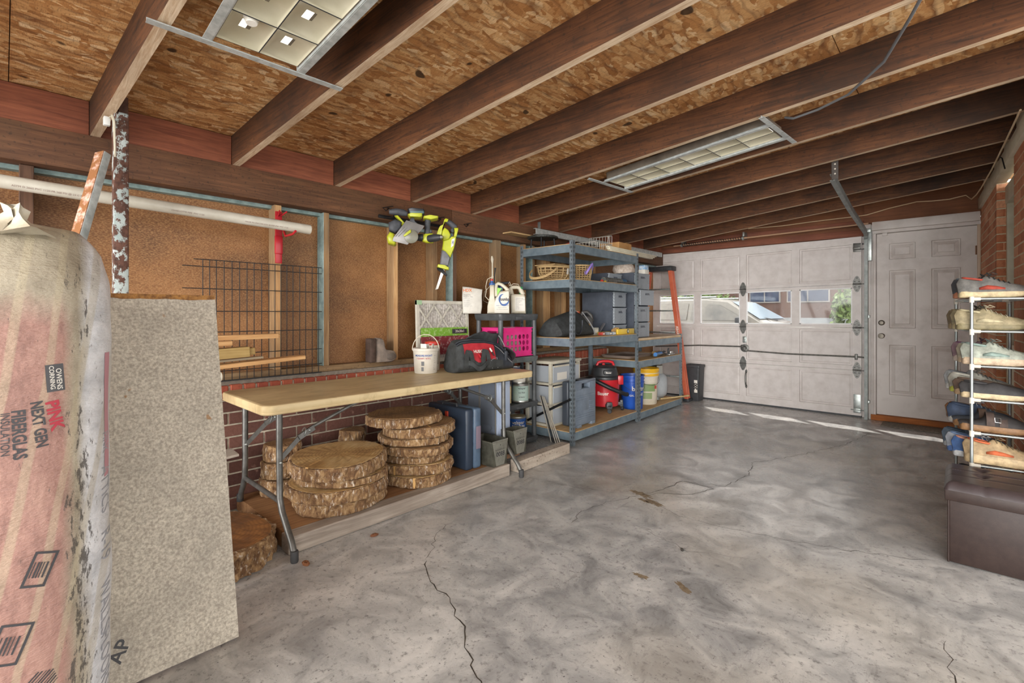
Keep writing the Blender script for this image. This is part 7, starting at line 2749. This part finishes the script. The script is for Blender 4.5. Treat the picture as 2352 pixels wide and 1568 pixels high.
# ================================================================ OTTOMAN AND SHOE RACK
m_lea = MAT('brown_leatherette', '2c201d', .5, spec=.35, col2='352824', vs=30, bmp=.18, bs=350, bd=.002)
m_lea2 = MAT('lid_leatherette', '352c2d', .36, col2='3f3638', vs=12, bmp=.12, bs=300, bd=.002)
ot = thing('storage_ottoman', 'dark brown leatherette storage ottoman with a tufted lid, in front of the shoe rack', 'ottoman', (-.043, 3.085, 0))
m = MB()
m.box(.012, .012, .004, .365, .398, .315, bev=.006)
m.obj('box_body', m_lea, ot)
m = MB()
m.box(-.004, -.004, .300, .383, .414, .355, bev=.006)
m.obj('lid_rim', m_lea, ot)
def lid(u, v):
 x, y = -.006 + .391 * u, -.006 + .422 * v
 e = min(u, 1 - u, v, 1 - v)
 z = .350 + .040 * min(1, e / .06) ** .5
 for cx, cy in ((.133, .21), (.26, .21), (.133, .33), (.26, .33), (.133, .09), (.26, .09)):
  if (cx, cy) in ((.133, .21), (.133, .33)):
   d = math.hypot(x - cx, y - cy)
   z -= .020 * math.exp(-(d / .022) ** 2)
 for yy in (.15, .27):
  z -= .004 * math.exp(-((y - yy) / .008) ** 2)
 z -= .004 * math.exp(-((x - .133) / .008) ** 2)
 return Vector((x, y, z))
m = MB()
m.sheet(lid, 44, 44)
m.obj('tufted_cushion', m_lea2, ot, smooth=70)
for y in (.148, .272):
 m = MB()
 for k in range(38):
  p = lid((.012 + .0098 * k + .006) / .391, (y + .006) / .422)
  m.box(p.x, p.y - .0006, p.z + .0002, p.x + .005, p.y + .0006, p.z + .001)
 m.obj('stitching', MAT('stitch_thread', '7d7377', .7), ot, smooth=0)
m = MB()
m.tube([(.010, .010, .004), (.010, .010, .30)], .004, 8)
m.obj('corner_piping', m_lea, ot, smooth=60)
RA = R(5.9)
RO = Vector((.055, 3.60, 0))
def RL(x, y, z=0):
 return (RO.x + x * math.cos(RA) - y * math.sin(RA), RO.y + x * math.sin(RA) + y * math.cos(RA), z)
rk = thing('shoe_rack', 'grey metal shoe rack with pale plastic joints, against the brick wall behind the ottoman', 'shoe rack', (RO.x, RO.y, 0), RA)
TI = [1.270, 1.094, .905, .722, .543, .368, .19]
RW, RD = .243, .613
m_rk = MAT('rack_steel', '8d9493', .35, .7, col2='a5abaa', vs=8)
m_jn = MAT('pale_joint', 'c9c4b8', .45)
for x in (0, RW):
 for y in (0, RD):
  m = MB()
  m.cyl((x, y, .0), (x, y, TI[0] + .008), .0075, n=14)
  m.obj('post', m_rk, rk, smooth=50)
for z in TI:
 for nm, a, b in (('rail', (0, 0), (0, RD)), ('rail', (RW, 0), (RW, RD)), ('rail', (0, 0), (RW, 0)), ('rail', (0, RD), (RW, RD)), ('rail', (RW / 2, 0), (RW / 2, RD))):
  m = MB()
  m.cyl((a[0], a[1], z), (b[0], b[1], z), .0065, n=10)
  m.obj(nm, m_rk, rk, smooth=50)
 for x in (0, RW):
  for y in (0, RD):
   m = MB()
   m.cyl((x, y, z - .020), (x, y, z + .012), .0105, n=12)
   m.cyl((x, y, z), (x + (.035 if x == 0 else -.035), y, z), .0095, n=12)
   m.obj('joint', m_jn, rk, smooth=50)
UPH = {'run': [(0, .050), (.03, .078), (.09, .083), (.2, .070), (.3, .066), (.38, .088), (.46, .082), (.58, .062), (.72, .046), (.86, .036), (.95, .026), (1, .010)],
       'slip': [(0, .040), (.03, .058), (.09, .060), (.2, .052), (.3, .048), (.38, .052), (.46, .060), (.58, .052), (.72, .042), (.86, .034), (.95, .024), (1, .010)],
       'clog': [(0, .012), (.03, .018), (.09, .022), (.2, .022), (.3, .030), (.38, .058), (.46, .066), (.58, .060), (.72, .048), (.86, .036), (.95, .024), (1, .010)]}
HW = [(0, .020), (.03, .030), (.09, .035), (.2, .036), (.3, .036), (.38, .037), (.46, .040), (.58, .045), (.72, .047), (.86, .042), (.95, .030), (1, .012)]
_mc = {}
def SM_(c, rough=.75):
 if c not in _mc:
  _mc[c] = MAT('shoe_' + c, ''.join('%02x' % int(int(c[i:i + 2], 16) * .74) for i in (0, 2, 4)), rough, col2=''.join('%02x' % min(255, int(int(c[i:i + 2], 16) * .95 + 4)) for i in (0, 2, 4)), vs=30, bmp=.2, bs=260, bd=.002)
 return _mc[c]
def shoe(label, tier, y, kind, up, sole, lace=None, acc=None, L=.275, st=.03, x0=-.05, tilt=0, rz=0, lining='2c2a2a'):
 p = RL(x0, y, TI[tier] + .0075)
 o = thing('shoe', label, 'shoe', p, group='shoes on the rack', rot=(0, R(tilt), RA + R(rz)))
 prof = UPH[kind]
 m = MB()
 rg = []
 n = 18
 for k, (f, z) in enumerate(((.94, 0), (1.04, .004), (1.06, st * .6), (1.0, st))):
  ring = []
  for t, hw in HW:
   ring.append((L * (t * (1.02 if k in (1, 2) else 1) - (.012 if k in (1, 2) and t < .1 else 0)), -hw * f, z + (.010 * (t - .8) / .2 if t > .8 and k < 2 else 0) + (.004 if t < .12 and k > 1 else 0)))
  for t, hw in HW[::-1]:
   ring.append((L * (t * (1.02 if k in (1, 2) else 1) - (.012 if k in (1, 2) and t < .1 else 0)), hw * f, z + (.010 * (t - .8) / .2 if t > .8 and k < 2 else 0) + (.004 if t < .12 and k > 1 else 0)))
  rg.append(ring)
 m.loft(rg)
 m.obj('sole', SM_(sole, .6), o, smooth=50)
 m = MB()
 rings = []
 for (t, h), (_, hw) in zip(prof, HW):
  ring = []
  for k in range(n):
   a = math.pi * k / (n - 1)
   ca, sa = math.cos(a), math.sin(a)
   top = .45 if t < .4 else .35
   yy = hw * .97 * math.copysign(abs(ca) ** .7, ca)
   ring.append((L * t - .004 * (t == 0) - (.008 * sa if t < .05 else 0), yy * (1 - (1 - top) * sa ** 2 * .5), st - .004 + (h + .004) * sa ** .8))
  rings.append(ring)
 m.loft(rings, closed=False)
 m.poly(rings[0], [list(range(n))])
 m.poly(rings[-1], [list(range(n))])
 m.obj('upper', SM_(up), o, smooth=60)
 if kind != 'clog':
  # dark opening of the shoe with its padded collar
  m = MB()
  zc = st + (.062 if kind == 'run' else .047)
  C_ = [(L * (.205 + .155 * math.cos(a)), .026 * math.sin(a), zc + .008 * math.cos(a) * (-1 if kind == 'run' else -.6) + .010) for a in [2 * math.pi * k / 22 for k in range(22)]]
  m.tube(C_, .0055, 6, loop=True)
  m.obj('collar', SM_(acc or up), o, smooth=60)
  m = MB()
  m.poly([(x, y_ * .9, z + .001) for x, y_, z in C_], [list(range(22))])
  m.obj('lining', SM_(lining), o, smooth=0)
 if lace:
  for k in range(5):
   t = .42 + .07 * k
   h = [a[1] + (b[1] - a[1]) * (t - a[0]) / (b[0] - a[0]) for a, b in zip(prof, prof[1:]) if a[0] <= t <= b[0]][0]
   m = MB()
   m.tube([(L * t + .004, -.024, st + h * .86), (L * t, -.010, st + h + .003), (L * t + .002, .010, st + h + .003), (L * t + .004, .024, st + h * .86)], .0028, 5)
   m.obj('lace', SM_(lace), o, smooth=60)
  m = MB()
  b = Vector((L * .43, 0, st + prof[6][1] + .010))
  m.tube([b, b + Vector((.012, -.02, .012)), b + Vector((.03, -.026, .002)), b + Vector((.012, -.012, -.002)), b, b + Vector((-.006, .018, .014)), b + Vector((.012, .028, .004)), b], .0025, 5)
  m.obj('lace_bow', SM_(lace), o, smooth=60)
 if acc and kind == 'run':
  for s_ in (-1, 1):
   m = MB()
   m.loft([[(L * t, s_ * (hw * 1.0 + .0015) * (1 - .12 * q), st + .012 + hh * q) for q in (0, 1)] for t, hw, hh in ((.28, .037, .012), (.40, .039, .024), (.52, .043, .018), (.64, .046, .008))], closed=False)
   m.obj('side_flash', SM_(acc), o, smooth=60, thick=.002)
 if kind == 'clog':
  for t in (.42, .60) if acc else (.5,):
   m = MB()
   m.loft([[(L * t + dx, .047 * math.cos(a), st + .004 + (.064 - .02 * (t > .5)) * math.sin(a) + dz) for dx, dz in ((-.016, .0), (.016, -.002), (.016, .003), (-.016, .004))] for a in [math.pi * k / 12 for k in range(13)]])
   m.obj('strap', SM_(acc or up), o, smooth=50)
  m = MB()
  m.tube([(L * .48, -.043, st + .025), (L * .56, -.045, st + .025), (L * .56, -.040, st + .048), (L * .48, -.038, st + .048)], .002, 5, loop=True)
  m.obj('buckle', m_steel, o)
 return o
shoe('black and grey running shoe with a red flash, nearest on the top tier', 0, .055, 'run', '6d6a66', 'c8b48c', '3a3836', 'a8402e', x0=-.045, lining='1f1e1e')
shoe('dark running shoe with an orange tipped heel, behind the red flash shoe', 0, .165, 'run', '43454a', 'b8795a', '2c2c2e', '6f7f88', x0=-.055)
shoe('tan hiking trainer with pale laces, nearest on the second tier', 1, .055, 'run', 'a39574', '857a58', 'b9ad93', 'c4b894', x0=-.055)
shoe('olive trainer heel second on the second tier', 1, .165, 'run', '9a8f70', 'b8aa84', '6d6a5a', '8a8468', x0=-.06)
shoe('brown trainer heel third on the second tier', 1, .28, 'run', '7a6a50', 'a08e6c', '54503f', '9c8c66', x0=-.065)
shoe('black trainer farthest in on the second tier', 1, .42, 'run', '4a4844', '8f8672', '2f2f2f', None, x0=-.05)
shoe('pale grey green running shoe on a thick cream sole, nearest on the third tier', 2, .055, 'run', 'a9aea0', 'd0b79a', '7c8076', '8fa39a', x0=-.03, st=.036)
shoe('cream soled running shoe second on the third tier', 2, .165, 'run', 'b0a894', 'cdb89c', '8a9a94', '9db0aa', x0=-.035)
shoe('mauve running shoe third on the third tier', 2, .28, 'run', '8b6f78', 'c0b0a4', '4a3548', '6b4560', x0=-.045)
shoe('brown quilted slipper far back on the third tier', 2, .44, 'slip', '5a4038', '3a2c28', x0=-.02)
shoe('charcoal slip-on shoe with a cream sole, nearest on the fourth tier', 3, .055, 'slip', '3c3a3b', 'd3bd96', x0=-.035, st=.028)
shoe('brown heeled loafer second on the fourth tier', 3, .165, 'slip', '6a5648', 'b89a78', x0=-.05)
shoe('grey trainer with a lime sole, third on the fourth tier', 3, .28, 'run', 'a39f94', 'b9bd4a', '777', None, x0=-.06) if False else shoe('grey trainer with a lime sole, third on the fourth tier', 3, .28, 'run', 'a39f94', 'b9bd4a', '77756e', 'c3bfb2', x0=-.06)
shoe('white and grey trainer farthest in on the fourth tier', 3, .42, 'run', 'b5b8ba', 'd5d5d2', '6f7377', '8c9094', x0=-.065)
shoe('brown cork sandal with dark straps, nearest on the fifth tier', 4, .055, 'clog', '2e2a2a', '8a6440', acc='4a3a33', x0=-.04, st=.034)
shoe('tan leather sandal second on the fifth tier', 4, .165, 'clog', '3b4048', '9a7148', acc='5a4435', x0=-.055, st=.034)
shoe('navy canvas sneaker with a white sole, third on the fifth tier', 4, .285, 'run', '33415a', 'c9c9c4', '8f959c', None, x0=-.065, st=.03)
shoe('tan loafer heel farthest in on the fifth tier', 4, .42, 'slip', 'a8784f', '8a5f3c', x0=-.06)
shoe('large tan running shoe with an orange stripe and ribbed sole, nearest on the sixth tier', 5, .058, 'run', 'b59a74', 'cfb48a', '8a7a5c', 'd0683c', x0=-.02, L=.285, st=.045)
shoe('blue and white running shoe second on the sixth tier', 5, .170, 'run', '4a6ea8', 'd8dadc', 'dcdcdc', 'e0a08a', x0=-.055)
shoe('white and blue trainer third on the sixth tier', 5, .285, 'run', 'b4bcc8', '5b7fc0', 'd0d4da', '7f9ac4', x0=-.07)
shoe('grey blue trainer farthest in on the sixth tier', 5, .42, 'run', '66788a', 'b9bfc4', '9aa4ac', '4c5c6c', x0=-.075)
shoe('dark sneaker with a white sole, nearest on the lowest tier', 6, .10, 'run', '2d3138', 'd0d2d0', 'c9cccc', None, x0=-.03)
shoe('black and white sneaker second on the lowest tier', 6, .24, 'run', '31353c', 'c9ccca', 'c0c4c4', None, x0=-.035)
for k, (nm, lab, x, y, r, c) in enumerate((('dry_leaf', 'crumpled brown leaf on the floor in front of the near table leg', -2.26, .985, .020, '7a4e30'), ('dry_leaf', 'small brown leaf scrap on the floor beside the timber curb', -2.28, 1.36, .016, '6e452c'), ('pebble', 'single dark crumb on the floor in the middle of the room', -1.01, 2.33, .010, '2e2a26'))):
 o = thing(nm, lab, 'leaf' if k < 2 else 'pebble', (x, y, .0008), k * 1.3)
 m = MB()
 rr = random.Random(k)
 m.loft([[(r * f * (1.6 if k < 2 else 1) * math.cos(a) * rr.uniform(.7, 1), r * f * math.sin(a) * rr.uniform(.6, 1), z + .004 * rr.random() * (z > 0)) for a in [2 * math.pi * j / 12 for j in range(12)]] for f, z in ((.8, 0), (1, .004), (.6, .010), (.1, .008))])
 m.obj('blade' if k < 2 else 'stone', MAT('litter_' + c, c, .9), o, smooth=0)
# ================================================================ OUTSIDE, SEEN THROUGH THE DOOR'S WINDOWS
m_drv = MAT('driveway_concrete', '5a5854', .9, col2='6b6863', vs=3)
mb = MB()
mb.box(-16, DY + .15, -.20, 12, 30, -.05)
tag(mb.obj('driveway_ground', m_drv, smooth=0), kind='structure')
vn = thing('white_van', 'white car parked outside the garage door, its roof and windshield showing through the windows', 'car', (-4.2, 9.75, -.05))
m_vw = MAT('car_white', '8b8880', .25, coat=.5)
m_vg = MAT('car_glass', '5d5c58', .08, spec=.9, col2='7f7b72', vs=3)
PRF = [(-2.0, .45), (-2.0, .95), (-1.85, 1.10), (-1.45, 1.46), (-1.2, 1.52), (.75, 1.53), (1.15, 1.48), (1.75, 1.10), (2.55, .98), (2.75, .85), (2.78, .45)]
m = MB()
m.loft([[(x, y, z if z < 1.2 else z - abs(y) * .0) for x, z in [(a * s_x, .35 + (b - .35) * s_z) for a, b in PRF]] for y, s_x, s_z in ((-.85, .98, .97), (-.80, 1, 1), (.80, 1, 1), (.85, .98, .97))])
for v in m.bm.verts:
 if v.co.z > 1.12:
  v.co.y *= 1 - .22 * (v.co.z - 1.12) / .42
m.obj('body', m_vw, vn, smooth=30)
for y, s_ in ((-.853, 1),):
 for pts in ([(-1.65, 1.12), (-1.38, 1.40), (-.55, 1.43), (-.55, 1.12)], [(-.48, 1.12), (-.48, 1.43), (.42, 1.43), (.42, 1.12)], [(.50, 1.12), (.50, 1.43), (1.00, 1.40), (1.50, 1.12)]):
  m = MB()
  m.poly([(x, -(.853 - .17 * (z - 1.12) / .42), z) for x, z in pts], [(0, 1, 2, 3)])
  m.obj('side_window', m_vg, vn, smooth=0)
m = MB()
m.poly([(1.20, -.66, 1.462), (1.20, .66, 1.462), (1.70, .80, 1.15), (1.70, -.80, 1.15)], [(0, 1, 2, 3)])
m.obj('windshield', MAT('windshield_glass', '9db0bf', .08, spec=.9), vn, smooth=0)
m = MB()
m.box(1.35, -1.03, 1.06, 1.50, -.85, 1.18, bev=.03)
m.obj('side_mirror', m_black, vn)
m = MB()
m.tube([(1.62, -.55, 1.175), (1.80, -.1, 1.12)], .012, 6)
m.obj('wiper', m_black, vn)
m = MB()
m.tube([(-1.2, -.62, 1.55), (.9, -.62, 1.55)], .018, 8)
m.tube([(-1.2, .62, 1.55), (.9, .62, 1.55)], .018, 8)
m.obj('roof_rail', m_galv, vn)
for x in (-1.3, 1.9):
 for y in (-.80, .62):
  m = MB()
  m.lathe([(.001, 0), (.20, 0), (.32, .02), (.33, .10), (.32, .18), (.001, .18)], 26, Matrix.Translation((x, y - .06, .332)) @ Matrix.Rotation(R(-90), 4, 'X'))
  m.obj('wheel', m_black, vn, smooth=40)
hs = thing('brick_house', 'brick house with dark windows across the driveway, seen through the garage door windows', 'house', (0, 0, -.05))
m_hb = MAT('house_brick', '3d2921', .9, col2='513a30', vs=30, stretch=(1, 1, 3))
m = MB()
m.box(-12, 18.5, 0, 5, 24, 3.4)
m.obj('walls', m_hb, hs, smooth=0)
for x0, x1 in ((-8.2, -6.9), (-5.5, -4.5), (-4.3, -3.05), (-.6, .6)):
 m = MB()
 m.box(x0, 18.44, 1.62, x1, 18.5, 2.8)
 f_ = m.obj('window_frame', MAT('window_frame_paint', '77736e', .6), hs, smooth=0)
 m = MB()
 m.box(x0 + .04, 18.42, 1.66, (x0 + x1) / 2 - .02, 18.44, 2.76)
 m.box((x0 + x1) / 2 + .02, 18.42, 1.66, x1 - .04, 18.44, 2.76)
 m.obj('window_glass', MAT('dark_glass', '1d2a40', .12, spec=.5), f_, smooth=0)
m = MB()
m.poly([(-12.5, 18.0, 3.35), (5.5, 18.0, 3.35), (5.5, 21.2, 5.2), (-12.5, 21.2, 5.2), (-12.5, 24.5, 3.35), (5.5, 24.5, 3.35)], [(0, 1, 2, 3), (3, 2, 5, 4), (0, 3, 4), (1, 5, 2)])
m.obj('roof', MAT('grey_shingle', '5d5a58', .9), hs, smooth=0, thick=.06)
wl = thing('garden_wall', 'low white wall in front of the brick house outside', 'garden wall', (0, 0, -.05))
m = MB()
m.box(-6.5, 16.8, 0, 4, 17.0, 1.11)
m.obj('wall_body', MAT('rendered_white', '75797c', .85, col2='868a8c', vs=2), wl, smooth=0)
m_leaf = MAT('leaf_green', '34491f', .7, col2='5f7338', vs=3)
def bush(label, loc, r, n, seed):
 rnd = random.Random(seed)
 o = thing('hedge_bush', label, 'bush', loc)
 m = MB()
 for _ in range(n):
  d = Vector((rnd.gauss(0, 1), rnd.gauss(0, 1), rnd.gauss(0, 1))).normalized() * rnd.uniform(.6, 1)
  c = Vector((d.x * r[0], d.y * r[1], r[2] + d.z * r[2]))
  u = Vector((rnd.gauss(0, 1), rnd.gauss(0, 1), rnd.gauss(0, 1))).normalized() * .09
  v = u.orthogonal().normalized() * .045
  m.poly([c - u, c + v, c + u, c - v], [(0, 1, 2, 3)])
 m.obj('foliage', m_leaf, o, smooth=0)
 m = MB()
 m.cyl((0, 0, 0), (0, 0, r[2] * 1.2), .06, .03, n=8)
 m.obj('stem', m_stud_dark, o)
bush('tall green bush beside the brick house, above the white car roof', (-6.4, 15.5, -.05), (1.6, .7, 1.15), 1500, 3)
bush('green bush at the end of the low white wall outside', (-1.95, 14.6, -.05), (.45, .45, 1.05), 1200, 4)
bush('small green bush seen behind the orange ladder', (-6.9, 11.6, -.05), (.5, .5, .75), 500, 5)
